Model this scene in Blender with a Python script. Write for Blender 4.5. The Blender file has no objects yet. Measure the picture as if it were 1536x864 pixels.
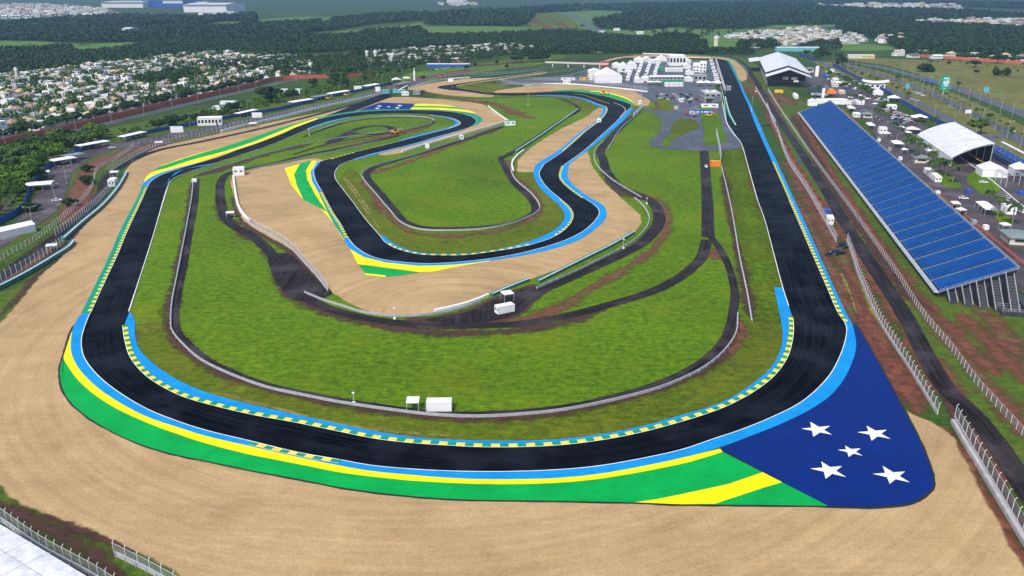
import bpy, math, random
from mathutils import Vector, Matrix
import numpy as np
R = random.Random(7)
D = bpy.data
SC = bpy.context.scene
COL = SC.collection

# ---------------------------------------------------------------- camera, sky, sun, exposure
H = 100.0                      # drone height above the ground, metres
F = 1200.0                     # focal length in photograph pixels (1536 wide)
PITCH = math.atan(450.0 / F)
cam_d = D.cameras.new('camera'); cam_d.sensor_width = 36.0; cam_d.lens = 36.0 * F / 1536.0
cam_d.clip_start = 1.0; cam_d.clip_end = 60000.0
cam = D.objects.new('camera', cam_d); COL.objects.link(cam)
cam.location = (0, 0, H); cam.rotation_euler = (math.pi / 2 - PITCH, 0, 0)
SC.camera = cam
SUN_EL, SUN_AZ = 52.0, 215.0   # degrees; azimuth clockwise from +Y (behind the camera, to its left)
W = D.worlds.new('World'); SC.world = W; W.use_nodes = True
nt = W.node_tree; bg = nt.nodes['Background']
sky = nt.nodes.new('ShaderNodeTexSky'); sky.sky_type = 'NISHITA'; sky.sun_disc = False
sky.sun_elevation = math.radians(SUN_EL); sky.sun_rotation = math.radians(SUN_AZ)
sky.air_density = 1.0; sky.dust_density = 2.0; sky.ozone_density = 1.0
nt.links.new(sky.outputs[0], bg.inputs[0]); bg.inputs[1].default_value = 0.072
sl = D.lights.new('sun', 'SUN'); sl.energy = 1.5; sl.angle = math.radians(12); sl.color = (1.0, 0.95, 0.88)
sun = D.objects.new('sun', sl); COL.objects.link(sun)
_az, _el = math.radians(SUN_AZ), math.radians(SUN_EL)
sdir = Vector((math.sin(_az) * math.cos(_el), math.cos(_az) * math.cos(_el), math.sin(_el)))
sun.rotation_euler = sdir.to_track_quat('Z', 'Y').to_euler()
SC.view_settings.view_transform = 'Standard'; SC.view_settings.look = 'None'
SC.view_settings.exposure = 1.45; SC.view_settings.gamma = 1.0
SC.view_settings.use_curve_mapping = False
SC.cycles.volume_bounces = 1; SC.cycles.max_bounces = 6; SC.cycles.transparent_max_bounces = 16

# ---------------------------------------------------------------- placing and mesh helpers
CP, SP = math.cos(PITCH), math.sin(PITCH)
def G(x, y, z=0.0):
    """ground point (at height z) that lies at a photograph pixel"""
    a = (x - 768.0) / F; b = -(y - 432.0) / F
    dy = CP + b * SP; dz = -SP + b * CP
    t = (H - z) / -dz
    return Vector((a * t, dy * t, z))
def P(s):
    return [tuple(float(v) for v in q.split(',')) for q in s.split()]
def GP(s, z=0.0):
    return [G(x, y, z) for x, y in (P(s) if isinstance(s, str) else s)]
def smooth(pts, closed=False, step=4.0):
    """Catmull-Rom (centripetal-ish) through world points, then resampled"""
    n = len(pts); out = []
    if n < 3: return resample(pts, step)
    rng = range(n) if closed else range(n - 1)
    for i in rng:
        p1, p2 = pts[i], pts[(i + 1) % n]
        p0 = pts[(i - 1) % n] if (closed or i > 0) else p1 - (p2 - p1)
        p3 = pts[(i + 2) % n] if (closed or i + 2 < n) else p2 + (p2 - p1)
        L = (p2 - p1).length
        m1 = (p2 - p0); m1 = m1 * (L / max(1e-6, (p1 - p0).length + L))
        m2 = (p3 - p1); m2 = m2 * (L / max(1e-6, (p3 - p2).length + L))
        k = max(2, int(L / step) + 1)
        for j in range(k):
            t = j / k; t2 = t * t; t3 = t2 * t
            out.append(p1 * (2*t3 - 3*t2 + 1) + m1 * (t3 - 2*t2 + t) + p2 * (-2*t3 + 3*t2) + m2 * (t3 - t2))
    if not closed: out.append(pts[-1].copy())
    return out
def resample(pts, step=None, n=None):
    ds = [0.0]
    for a, b in zip(pts, pts[1:]): ds.append(ds[-1] + (b - a).length)
    L = ds[-1]
    if n is None: n = max(2, int(round(L / step)) + 1)
    out = []; j = 0
    for i in range(n):
        d = L * i / (n - 1)
        while j < len(ds) - 2 and ds[j + 1] < d: j += 1
        t = (d - ds[j]) / max(1e-9, ds[j + 1] - ds[j])
        out.append(pts[j].lerp(pts[j + 1], min(1, t)))
    return out
def normals(pts, closed=False):
    n = len(pts); out = []
    for i in range(n):
        a = pts[(i - 1) % n] if (closed or i > 0) else pts[i]
        b = pts[(i + 1) % n] if (closed or i < n - 1) else pts[i]
        d = b - a; d.z = 0
        if d.length < 1e-9: d = Vector((1, 0, 0))
        d.normalize(); out.append(Vector((-d.y, d.x, 0)))
    return out
def plen(pts): return sum((b - a).length for a, b in zip(pts, pts[1:]))

class MB:
    """collects shapes for ONE mesh"""
    def __init__(s): s.v = []; s.f = []
    def add(s, vs, fs):
        o = len(s.v); s.v += [tuple(v) for v in vs]; s.f += [tuple(i + o for i in f) for f in fs]; return s
    def box(s, c, d, rz=0.0, taper=1.0):
        cx, cy, cz = c; x, y, z = d[0]/2, d[1]/2, d[2]/2; ca, sa = math.cos(rz), math.sin(rz); vs = []
        for sz in (-1, 1):
            k = taper if sz > 0 else 1.0
            for sx, sy in ((-1,-1),(1,-1),(1,1),(-1,1)):
                X, Y = sx*x*k, sy*y*k
                vs.append((cx + X*ca - Y*sa, cy + X*sa + Y*ca, cz + sz*z))
        return s.add(vs, [(0,3,2,1),(4,5,6,7),(0,1,5,4),(1,2,6,5),(2,3,7,6),(3,0,4,7)])
    def prism(s, poly, y0, y1, axis='y'):
        """profile poly [(a,z)] swept along an axis"""
        n = len(poly)
        if axis == 'y': vs = [(a, y0, z) for a, z in poly] + [(a, y1, z) for a, z in poly]
        else: vs = [(y0, a, z) for a, z in poly] + [(y1, a, z) for a, z in poly]
        fs = [tuple(range(n - 1, -1, -1)), tuple(range(n, 2*n))] + [(i, (i+1) % n, n + (i+1) % n, n + i) for i in range(n)]
        return s.add(vs, fs)
    def tube(s, p0, p1, r0, r1=None, n=6):
        r1 = r0 if r1 is None else r1
        p0, p1 = Vector(p0), Vector(p1); d = (p1 - p0)
        if d.length < 1e-9: return s
        d.normalize(); u = d.orthogonal().normalized(); w = d.cross(u); vs = []
        for p, r in ((p0, r0), (p1, r1)):
            for i in range(n):
                a = 2*math.pi*i/n; vs.append(p + (u*math.cos(a) + w*math.sin(a))*r)
        fs = [(i, (i+1) % n, n + (i+1) % n, n + i) for i in range(n)] + [tuple(range(n-1, -1, -1)), tuple(range(n, 2*n))]
        return s.add(vs, fs)
    def beam(s, p0, p1, w, h=None):
        return s.tube(p0, p1, w * 0.7, None, 4)
    def mesh(s, name, m, smooth_=False):
        me = D.meshes.new(name); me.from_pydata(s.v, [], s.f); me.update()
        if m is not None: me.materials.append(m)
        if smooth_: me.polygons.foreach_set('use_smooth', [True]*len(me.polygons))
        return me
    def obj(s, name, m, parent=None, **k): return link(name, s.mesh(name, m, k.pop('sm', False)), parent, **k)

def link(name, me, parent=None, loc=None, rz=None, sc=None, mat4=None):
    o = D.objects.new(name, me); COL.objects.link(o)
    if parent is not None: o.parent = parent
    if mat4 is not None: o.matrix_basis = mat4
    if loc is not None: o.location = loc
    if rz is not None: o.rotation_euler = (0, 0, rz)
    if sc is not None: o.scale = sc if hasattr(sc, '__len__') else (sc, sc, sc)
    return o
def tag(o, label, cat, group=None):
    o['label'] = label; o['category'] = cat
    if group: o['group'] = group
    return o
def thing(name, label, cat, loc=(0,0,0), rz=0.0, group=None, sc=None):
    o = D.objects.new(name, None); COL.objects.link(o); o.empty_display_size = 0.5
    o.location = loc; o.rotation_euler = (0, 0, rz)
    if sc: o.scale = (sc, sc, sc)
    return tag(o, label, cat, group)
def struct(o): o['kind'] = 'structure'; return o
def stuff(o, label=None, cat=None):
    o['kind'] = 'stuff'
    if label: o['label'] = label
    if cat: o['category'] = cat
    return o
def kids(o, c={}):
    k = o.name
    if k not in c: c[k] = [x for x in D.objects if x.parent == o]
    return c[k]
def dup(root, loc, rz=0.0, sc=None, label=None, group=None):
    """copy of a thing with copies of its parts and sub-parts"""
    r = root.copy(); COL.objects.link(r); r.location = loc; r.rotation_euler = (0, 0, rz)
    if sc is not None: r.scale = sc if hasattr(sc, '__len__') else (sc, sc, sc)
    if label: r['label'] = label
    if group: r['group'] = group
    for ch in kids(root):
        c = ch.copy(); COL.objects.link(c); c.parent = r
        for g in kids(ch):
            d = g.copy(); COL.objects.link(d); d.parent = c
    return r

# ---------------------------------------------------------------- materials (all procedural)
def nodes(name):
    m = D.materials.new(name); m.use_nodes = True; t = m.node_tree
    return m, t, t.nodes['Principled BSDF']
def N(t, typ, **k):
    n = t.nodes.new(typ)
    for a, b in k.items():
        if a.startswith('i_'): n.inputs[int(a[2:])].default_value = b
        else: setattr(n, a, b)
    return n
def noise(t, scale, detail=4.0, rough=0.6, vec=None, dist=0.0):
    n = N(t, 'ShaderNodeTexNoise'); n.inputs['Scale'].default_value = scale
    n.inputs['Detail'].default_value = detail; n.inputs['Roughness'].default_value = rough
    n.inputs['Distortion'].default_value = dist
    if vec is None: vec = N(t, 'ShaderNodeNewGeometry').outputs['Position']
    t.links.new(vec, n.inputs['Vector']); return n.outputs['Fac']
def ramp(t, fac, stops):
    r = N(t, 'ShaderNodeValToRGB'); t.links.new(fac, r.inputs[0]); e = r.color_ramp.elements
    while len(e) < len(stops): e.new(0.5)
    for el, (p, c) in zip(e, stops):
        el.position = p; el.color = (c, c, c, 1) if not hasattr(c, '__len__') else (*c, 1)
    return r.outputs[0]
def mix(t, a, b, fac, mode='MIX'):
    m = N(t, 'ShaderNodeMix', data_type='RGBA', blend_type=mode)
    for s, i in ((fac, 0), (a, 6), (b, 7)):
        if hasattr(s, 'is_linked') or hasattr(s, 'links'): t.links.new(s, m.inputs[i])
        elif hasattr(s, '__len__'): m.inputs[i].default_value = (*s, 1)
        else: m.inputs[i].default_value = s
    return m.outputs[2]
def math_(t, op, a, b=None, clamp=False):
    m = N(t, 'ShaderNodeMath', operation=op, use_clamp=clamp)
    for i, s in enumerate((a, b)):
        if s is None: continue
        if isinstance(s, (int, float)): m.inputs[i].default_value = s
        else: t.links.new(s, m.inputs[i])
    return m.outputs[0]
def mapping(t, scale, rot=(0,0,0), src=None):
    mp = N(t, 'ShaderNodeMapping'); mp.inputs['Scale'].default_value = scale; mp.inputs['Rotation'].default_value = rot
    if src is None: src = N(t, 'ShaderNodeNewGeometry').outputs['Position']
    t.links.new(src, mp.inputs['Vector']); return mp.outputs[0]
def bump(t, b, fac, strength, dist=0.1):
    n = N(t, 'ShaderNodeBump'); n.inputs['Strength'].default_value = strength; n.inputs['Distance'].default_value = dist
    t.links.new(fac, n.inputs['Height']); t.links.new(n.outputs[0], b.inputs['Normal'])
def fade_out(t, b, rag=0.9, scale=0.35):
    """ragged, worn-away edge of a thin ground sheet: mesh attribute 'fade' 0 at the rim, 1 inside"""
    at = N(t, 'ShaderNodeAttribute', attribute_name='fade').outputs['Fac']
    n1 = math_(t, 'ADD', math_(t, 'MULTIPLY', noise(t, scale, 6, 0.7), 0.6), math_(t, 'MULTIPLY', noise(t, scale * 0.25, 4, 0.6), 0.4))
    a = math_(t, 'ADD', at, math_(t, 'MULTIPLY', math_(t, 'SUBTRACT', n1, 0.5), rag * 2))
    a = ramp(t, a, [(0.15, 0.0), (0.85, 1.0)])
    t.links.new(a, b.inputs['Alpha'])
def pm(name, col, var=0.12, scale=0.5, rough=0.7, fine=None, rnd=0.0, bmp=0.0, metal=0.0, spec=None, streak=None):
    """painted / plain surface with blotches, grain and optional per-object shift"""
    m, t, b = nodes(name)
    f = noise(t, scale, 5, 0.65)
    c = mix(t, tuple(x * (1 - var) for x in col), tuple(min(1, x * (1 + var)) for x in col), ramp(t, f, [(0.3, 0), (0.7, 1)]))
    if fine:
        g = noise(t, fine, 3, 0.7)
        c = mix(t, c, ramp(t, g, [(0.25, 0.72), (0.75, 1.18)]), 0.8, 'MULTIPLY')
    if rnd:
        oi = N(t, 'ShaderNodeObjectInfo').outputs['Random']
        c = mix(t, c, ramp(t, oi, [(0.0, 1 - rnd), (1.0, 1.0)]), 1.0, 'MULTIPLY')
    t.links.new(c, b.inputs['Base Color']); b.inputs['Roughness'].default_value = rough; b.inputs['Metallic'].default_value = metal
    if spec is not None: b.inputs['Specular IOR Level'].default_value = spec
    if bmp: bump(t, b, noise(t, scale * 6, 4), bmp)
    return m
def grass_mat(name, c_lo, c_hi, c_dry, dry=0.5, fade=False, brown=None, stripes=0.0, rag=0.9):
    m, t, b = nodes(name)
    f1 = noise(t, 0.035, 5, 0.6); f2 = noise(t, 0.45, 5, 0.7); f3 = noise(t, 2.6, 3, 0.7)
    c = mix(t, c_lo, c_hi, ramp(t, f2, [(0.36, 0), (0.62, 1)]))
    c = mix(t, c, c_dry, ramp(t, f1, [(0.62 - 0.3 * dry, 0), (0.95 - 0.3 * dry, 0.8)]))
    st = noise(t, 1.0, 4, 0.6, mapping(t, (0.16, 0.9, 1), (0, 0, 0.25)))
    c = mix(t, c, ramp(t, st, [(0.3, 0.68), (0.7, 1.24)]), 0.9, 'MULTIPLY')
    c = mix(t, c, ramp(t, f3, [(0.2, 0.42), (0.5, 0.92), (0.8, 1.5)]), 0.9, 'MULTIPLY')
    big = noise(t, 0.012, 4, 0.6, None, 0.5)
    c = mix(t, c, ramp(t, big, [(0.3, 0.72), (0.5, 0.98), (0.72, 1.16)]), 0.9, 'MULTIPLY')
    if brown:
        g = noise(t, 0.09, 6, 0.7, None, 0.4)
        c = mix(t, c, brown, ramp(t, g, [(0.56, 0), (0.7, 0.75)]))
    t.links.new(c, b.inputs['Base Color']); b.inputs['Roughness'].default_value = 0.85
    b.inputs['Specular IOR Level'].default_value = 0.15
    bump(t, b, f3, 0.5, 0.3)
    if fade: fade_out(t, b, rag)
    return m
def soil_mat(name, c1, c2, fade=True, rough=0.8, green=None, rag=1.5):
    m, t, b = nodes(name)
    f = noise(t, 0.25, 6, 0.7, None, 0.3); g = noise(t, 1.6, 4, 0.7)
    c = mix(t, c1, c2, ramp(t, f, [(0.3, 0), (0.7, 1)]))
    if green: c = mix(t, c, green, ramp(t, noise(t, 0.14, 6, 0.75), [(0.52, 0), (0.6, 0.9)]))
    c = mix(t, c, ramp(t, g, [(0.2, 0.65), (0.8, 1.2)]), 0.8, 'MULTIPLY')
    t.links.new(c, b.inputs['Base Color']); b.inputs['Roughness'].default_value = rough
    bump(t, b, g, 0.5, 0.15)
    if fade: fade_out(t, b, rag)
    return m
def asphalt_mat(name, c1, c2, r1, r2, wet=(1, 0.05), fade=False, spec=0.5, patch=0.0):
    """UV: u = metres across, v = metres along the road"""
    m, t, b = nodes(name)
    uv = N(t, 'ShaderNodeUVMap').outputs[0]
    s1 = noise(t, 1.0, 5, 0.6, mapping(t, (0.9, 0.02, 1), src=uv)); s2 = noise(t, 1.0, 4, 0.6, mapping(t, (1.5, 0.035, 1), src=uv))
    f = noise(t, 0.06, 5, 0.6); g = noise(t, 3.0, 3, 0.7)
    k = math_(t, 'ADD', math_(t, 'MULTIPLY', s1, 0.55), math_(t, 'MULTIPLY', s2, 0.45))
    c = mix(t, c1, c2, ramp(t, k, [(0.42, 0), (0.62, 1)]))
    if patch: c = mix(t, c, tuple(x * patch for x in c2), ramp(t, f, [(0.5, 0), (0.62, 0.7)]))
    c = mix(t, c, ramp(t, g, [(0.2, 0.75), (0.8, 1.2)]), 0.7, 'MULTIPLY')
    t.links.new(c, b.inputs['Base Color'])
    rr = math_(t, 'ADD', math_(t, 'MULTIPLY', k, 0.6), math_(t, 'MULTIPLY', f, 0.4))
    t.links.new(ramp(t, rr, [(0.38, r1), (0.62, r2)]), b.inputs['Roughness'])
    t.links.new(ramp(t, math_(t, 'ADD', math_(t, 'MULTIPLY', k, 0.5), math_(t, 'MULTIPLY', f, 0.5)), [(0.44, spec * 0.15), (0.53, spec), (0.64, spec * 3.2)]), b.inputs['Specular IOR Level'])
    bump(t, b, g, 0.15, 0.02)
    if fade: fade_out(t, b)
    return m
def stripe_mat(name, ca, cb, per=4.2):
    m, t, b = nodes(name)
    uv = N(t, 'ShaderNodeUVMap').outputs[0]; sep = N(t, 'ShaderNodeSeparateXYZ'); t.links.new(uv, sep.inputs[0])
    s = math_(t, 'GREATER_THAN', math_(t, 'FRACT', math_(t, 'DIVIDE', sep.outputs[1], per)), 0.5)
    c = mix(t, ca, cb, s); c = mix(t, c, ramp(t, noise(t, 0.8, 4), [(0.3, 0.8), (0.7, 1.1)]), 0.8, 'MULTIPLY')
    t.links.new(c, b.inputs['Base Color']); b.inputs['Roughness'].default_value = 0.6
    return m
def paint(name, col, rough=0.55):
    """road paint: slightly patchy coat with drag marks"""
    m, t, b = nodes(name)
    f = noise(t, 0.12, 5, 0.65); st = noise(t, 1.0, 4, 0.6, mapping(t, (0.25, 1.6, 1), (0, 0, 0.1))); g = noise(t, 2.5, 3, 0.7)
    c = mix(t, tuple(x * 0.82 for x in col), tuple(min(1, x * 1.12) for x in col), ramp(t, f, [(0.3, 0), (0.7, 1)]))
    c = mix(t, c, ramp(t, st, [(0.3, 0.9), (0.7, 1.06)]), 1.0, 'MULTIPLY')
    c = mix(t, c, ramp(t, g, [(0.2, 0.85), (0.8, 1.1)]), 0.7, 'MULTIPLY')
    sc = noise(t, 1.0, 6, 0.75, mapping(t, (0.10, 1.1, 1), (0, 0, 0.5)))
    c = mix(t, c, ramp(t, sc, [(0.60, 1.0), (0.72, 0.72)]), 1.0, 'MULTIPLY')
    du = noise(t, 0.3, 6, 0.75); c = mix(t, c, (0.30, 0.22, 0.12), ramp(t, du, [(0.62, 0.0), (0.85, 0.22)]))
    t.links.new(c, b.inputs['Base Color']); b.inputs['Roughness'].default_value = rough
    b.inputs['Specular IOR Level'].default_value = 0.12
    return m

M = {}
M['field'] = grass_mat('field_grass', (0.022, 0.058, 0.008), (0.048, 0.098, 0.012), (0.070, 0.085, 0.015), 0.5)
M['grass'] = grass_mat('infield_grass', (0.044, 0.114, 0.0005), (0.118, 0.214, 0.0012), (0.172, 0.192, 0.003), 0.42, fade=True)
M['verge'] = grass_mat('verge_grass', (0.052, 0.095, 0.002), (0.122, 0.160, 0.004), (0.165, 0.145, 0.010), 0.5, fade=True, brown=(0.075, 0.050, 0.014), rag=1.0)
M['bank'] = grass_mat('bank_grass', (0.040, 0.080, 0.008), (0.085, 0.140, 0.012), (0.13, 0.12, 0.03), 0.4, fade=True, brown=(0.10, 0.035, 0.018))
M['meadow'] = grass_mat('dry_meadow', (0.085, 0.105, 0.02), (0.15, 0.155, 0.035), (0.21, 0.175, 0.055), 0.8, fade=True)
M['far_field'] = grass_mat('far_field', (0.07, 0.15, 0.025), (0.11, 0.21, 0.035), (0.12, 0.17, 0.04), 0.5, fade=True, rag=0.5)
M['red'] = soil_mat('red_soil', (0.090, 0.024, 0.010), (0.20, 0.062, 0.026))
M['dred'] = soil_mat('wet_red_soil', (0.030, 0.010, 0.007), (0.085, 0.025, 0.013))
M['redg'] = soil_mat('red_soil_with_tufts', (0.085, 0.024, 0.012), (0.19, 0.06, 0.026), green=(0.07, 0.10, 0.012))
M['dry'] = soil_mat('dry_grass_strip', (0.13, 0.13, 0.012), (0.25, 0.21, 0.04))
M['gravel'] = None
def gravel_mat():
    m, t, b = nodes('gravel')
    f = noise(t, 0.05, 6, 0.65, None, 0.3); g = noise(t, 1.5, 5, 0.75); h = noise(t, 6.0, 3, 0.8)
    st = noise(t, 1.0, 5, 0.6, mapping(t, (0.03, 0.8, 1), (0, 0, 0.05)))
    c = mix(t, (0.375, 0.250, 0.120), (0.475, 0.330, 0.172), ramp(t, f, [(0.3, 0), (0.7, 1)]))
    c = mix(t, c, ramp(t, st, [(0.3, 0.90), (0.55, 1.0), (0.75, 1.08)]), 0.7, 'MULTIPLY')
    c = mix(t, c, ramp(t, g, [(0.25, 0.72), (0.5, 0.98), (0.75, 1.2)]), 0.75, 'MULTIPLY')
    c = mix(t, c, ramp(t, noise(t, 0.16, 6, 0.7, None, 0.6), [(0.32, 0.90), (0.5, 1.0), (0.68, 1.06)]), 0.8, 'MULTIPLY')
    c = mix(t, c, ramp(t, h, [(0.2, 0.6), (0.8, 1.3)]), 0.8, 'MULTIPLY')
    vm = N(t, 'ShaderNodeVectorMath', operation='SUBTRACT'); t.links.new(N(t, 'ShaderNodeNewGeometry').outputs['Position'], vm.inputs[0]); vm.inputs[1].default_value = (-20, 245, 0)
    vl = N(t, 'ShaderNodeVectorMath', operation='LENGTH'); t.links.new(vm.outputs[0], vl.inputs[0])
    cx = N(t, 'ShaderNodeCombineXYZ'); t.links.new(math_(t, 'MULTIPLY', vl.outputs['Value'], 0.42), cx.inputs[0]); sx = N(t, 'ShaderNodeSeparateXYZ'); t.links.new(vm.outputs[0], sx.inputs[0])
    t.links.new(math_(t, 'MULTIPLY', sx.outputs[0], 0.012), cx.inputs[1]); t.links.new(math_(t, 'MULTIPLY', sx.outputs[1], 0.012), cx.inputs[2])
    rk = noise(t, 1.0, 5, 0.65, cx.outputs[0]); c = mix(t, c, ramp(t, rk, [(0.34, 0.86), (0.5, 1.0), (0.66, 1.13)]), 0.9, 'MULTIPLY')
    damp = noise(t, 0.022, 5, 0.6, None, 0.8); c = mix(t, c, ramp(t, damp, [(0.36, 0.84), (0.52, 1.0)]), 0.8, 'MULTIPLY')
    t.links.new(c, b.inputs['Base Color']); b.inputs['Roughness'].default_value = 0.95
    b.inputs['Specular IOR Level'].default_value = 0.1
    bump(t, b, g, 0.6, 0.2); fade_out(t, b, 0.6, 0.5)
    return m
M['gravel'] = gravel_mat()
M['track'] = asphalt_mat('wet_track_asphalt', (0.0007, 0.0011, 0.0024), (0.0065, 0.0078, 0.0120), 0.34, 0.62, spec=0.03, patch=1.5)
M['road'] = asphalt_mat('service_road_asphalt', (0.010, 0.0075, 0.0082), (0.034, 0.026, 0.0265), 0.35, 0.75, fade=True, patch=1.6, spec=0.1)
M['lot'] = asphalt_mat('parking_lot_asphalt', (0.040, 0.028, 0.029), (0.088, 0.064, 0.064), 0.35, 0.75, fade=True, patch=1.3)
M['street'] = asphalt_mat('street_asphalt', (0.040, 0.042, 0.05), (0.095, 0.095, 0.105), 0.3, 0.6, fade=True)
M['apron'] = asphalt_mat('apron_asphalt', (0.030, 0.029, 0.034), (0.078, 0.075, 0.086), 0.25, 0.6, fade=True, patch=1.5)
M['rim'] = pm('apron_rim', (0.012, 0.011, 0.011), 0.3, 0.5, 0.6)
M['white'] = paint('white_paint', (0.78, 0.78, 0.78)); M['yellow'] = paint('yellow_paint', (0.90, 0.72, 0.0))
M['green'] = paint('green_paint', (0.0, 0.32, 0.055)); M['teal'] = paint('teal_paint', (0.0, 0.26, 0.16))
M['blue'] = paint('blue_paint', (0.004, 0.245, 0.60)); M['navy'] = paint('navy_paint', (0.0003, 0.017, 0.145))
M['kerb'] = stripe_mat('kerb_stripes', (0.80, 0.60, 0.01), (0.0, 0.25, 0.12))

# ---------------------------------------------------------------- ground sheets
ZC = [0]
def zup(z):
    ZC[0] += 1; return z + 0.00041 * ZC[0]      # no two sheets on one plane
def set_attr(me, name, vals):
    a = me.attributes.new(name, 'FLOAT', 'POINT'); a.data.foreach_set('value', vals)
def set_uv(me, uvs):
    u = me.uv_layers.new(name='UVMap'); li = np.empty(len(me.loops), dtype=np.int32); me.loops.foreach_get('vertex_index', li)
    a = np.array(uvs, dtype=np.float32)[li]; u.data.foreach_set('uv', a.ravel())
def strip_mesh(name, rows, z, m, fades=None, us=None, along=None):
    """rows: list of cross rows (each a list of k points)"""
    z = zup(z); k = len(rows[0]); vs = [(p.x, p.y, z) for r in rows for p in r]; fs = []
    for i in range(len(rows) - 1):
        for j in range(k - 1): a = i*k + j; fs.append((a, a+1, a+k+1, a+k))
    me = D.meshes.new(name); me.from_pydata(vs, [], fs); me.materials.append(m)
    if fades is not None: set_attr(me, 'fade', [f for _ in rows for f in fades])
    if us is not None: set_uv(me, [(u, along[i]) for i in range(len(rows)) for u in us])
    me.update(); return me
def ribbon(name, s, width, z, m, fade=0.0, off=0.0, step=4.0, sm=True, parent=None, w2=None):
    pts = GP(s) if isinstance(s, str) else s
    pts = smooth(pts, step=step) if sm else resample(pts, step)
    nn = normals(pts); n = len(pts); rows = []; al = [0.0]
    for a, b in zip(pts, pts[1:]): al.append(al[-1] + (b - a).length)
    for i, (p, q) in enumerate(zip(pts, nn)):
        w = width if w2 is None else width + (w2 - width) * i / (n - 1)
        xs = [-w/2, w/2] if not fade else [-w/2 - fade, -w/2, 0, w/2, w/2 + fade]
        rows.append([p + q * (x + off) for x in xs])
    us = xs; fd = None if not fade else [0, 1, 1, 1, 0]
    return link(name, strip_mesh(name, rows, z, m, fd if fade else [1, 1], us, al), parent)
def sheet(name, s, z, m, fade=0.0, sm=True, step=5.0, rag=0.0, parent=None, closed_step=None):
    pts = GP(s) if isinstance(s, str) else s; z = zup(z)
    pts = smooth(pts, True, step) if sm else pts
    area = sum(a.x*b.y - b.x*a.y for a, b in zip(pts, pts[1:] + pts[:1]))
    if area < 0: pts = pts[::-1]
    if rag:
        nn = normals(pts, True)
        pts = [p + q * R.uniform(-rag, rag) for p, q in zip(pts, nn)]
    n = len(pts); vs = [(p.x, p.y, z) for p in pts]; fd = [1.0]*n
    if fade:
        nn = normals(pts, True); out = [p - q * fade for p, q in zip(pts, nn)]
        vs += [(p.x, p.y, z) for p in out]; fd += [0.0]*n
        fs = [(n+i, n+(i+1) % n, (i+1) % n, i) for i in range(n)] + [tuple(range(n))]
    else: fs = [tuple(range(n))]
    me = D.meshes.new(name); me.from_pydata(vs, [], fs); me.materials.append(m); set_attr(me, 'fade', fd)
    set_uv(me, [(v[0], v[1]) for v in vs]); me.update()
    return link(name, me, parent)
# ---------------------------------------------------------------- the setting: ground sheets, circuit, roads
def between(name, sa, sb, z, m, n=80, fades=(1, 1, 1), parent=None, sm=True):
    A, B = (GP(s) if isinstance(s, str) else s for s in (sa, sb))
    if sm: A, B = smooth(A, step=2.5), smooth(B, step=2.5)
    A, B = resample(A, n=n), resample(B, n=n); k = len(fades)
    rows = [[a.lerp(b, j / (k - 1)) for j in range(k)] for a, b in zip(A, B)]
    al = [0.0]
    for i in range(n - 1): al.append(al[-1] + ((A[i+1] + B[i+1]) / 2 - (A[i] + B[i]) / 2).length)
    w = sum((a - b).length for a, b in zip(A, B)) / n
    return link(name, strip_mesh(name, rows, z, m, list(fades), [w * j / (k - 1) for j in range(k)], al), parent)

gm = D.meshes.new('ground'); S_ = 13500.0
gm.from_pydata([(-S_, -900, 0), (S_, -900, 0), (S_, 2*S_, 0), (-S_, 2*S_, 0)], [], [(0, 1, 2, 3)]); gm.materials.append(M['field'])
ground = struct(link('ground', gm))

# --- grass
INF = "253,277 230,353 213,407 190,478 190,505 225,562 311,600 444,629 556,652 690,670 823,669 956,649 1062,619 1162,562 1190,500 1174,432 1147,330 1111,214 1085,160 1070,146 1020,156 985,140 965,160 930,150 905,140 860,132 800,134 740,133 690,136 640,150 560,168 470,190 400,214 300,250"
struct(sheet('infield_grass', INF, 0.02, M['grass']))
struct(sheet('outer_grass', "1100,120 1150,160 1200,250 1280,380 1400,560 1536,760 1640,900 1800,700 1600,480 1420,440 1250,200 1180,130 1130,95 1100,84", 0.02, M['bank'], 2.0))
struct(sheet('outer_grass', "0,395 80,345 140,300 150,262 200,232 330,200 420,182 560,150 600,128 640,116 760,100 840,88 840,76 700,100 560,130 470,150 330,182 200,205 130,225 95,262 70,310 0,355 -80,400", 0.02, M['bank'], 2.0))
struct(sheet('outer_grass', "-90,520 0,487 20,467 50,423 0,440 -90,470", 0.03, M['bank'], 2.0))
struct(sheet('outer_grass', "-120,690 0,715 60,758 130,795 212,835 330,900 120,900 0,775 -120,740", 0.03, M['bank'], 1.0))

# verge between the circuit's inner kerb and the ring guardrail
ING = "184,489 187,511 196,538 222,567 267,593 311,607 378,623 444,635 512,649 556,658 601,664 667,669 734,672 823,670 890,663 956,651 1024,633 1062,621 1097,607 1133,587 1162,564 1182,535 1190,502 1190,480"
GUARD1 = "290,272 287,300 278,350 267,407 258,453 256,480 258,498 276,520 302,542 347,564 400,583 450,594 512,606 579,616 645,624 712,627 779,624 845,617 912,604 979,587 1024,570 1060,551 1086,529 1104,502 1107,472"
GUARD1B = "256,480 258,498 276,520 302,542 347,564 400,583 450,594 512,606 579,616 645,624 712,627 779,624 845,617 912,604 979,587 1024,570 1060,551 1086,529 1104,502 1107,480"
struct(between('verge', ING, GUARD1B, 0.04, M['verge'], 140, (1, 1, 1, 0.9, 0.8)))
struct(between('verge', "1190,487 1174,432 1161,383 1147,330 1131,277 1111,216", "1128,482 1121,440 1109,383 1099,323 1089,277 1078,222", 0.04, M['verge'], 60, (0.6, 0.35, 0.3, 0.5, 0.6)))
struct(sheet('verge', "512,282 549,332 579,368 629,384 699,386 795,370 852,342 860,325 842,300 815,272 809,255 800,262 775,268 810,312 800,324 772,337 729,346 672,349 629,347 602,337 585,319 562,292 542,268 525,256", 0.045, M['verge'], 1.5))
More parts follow.
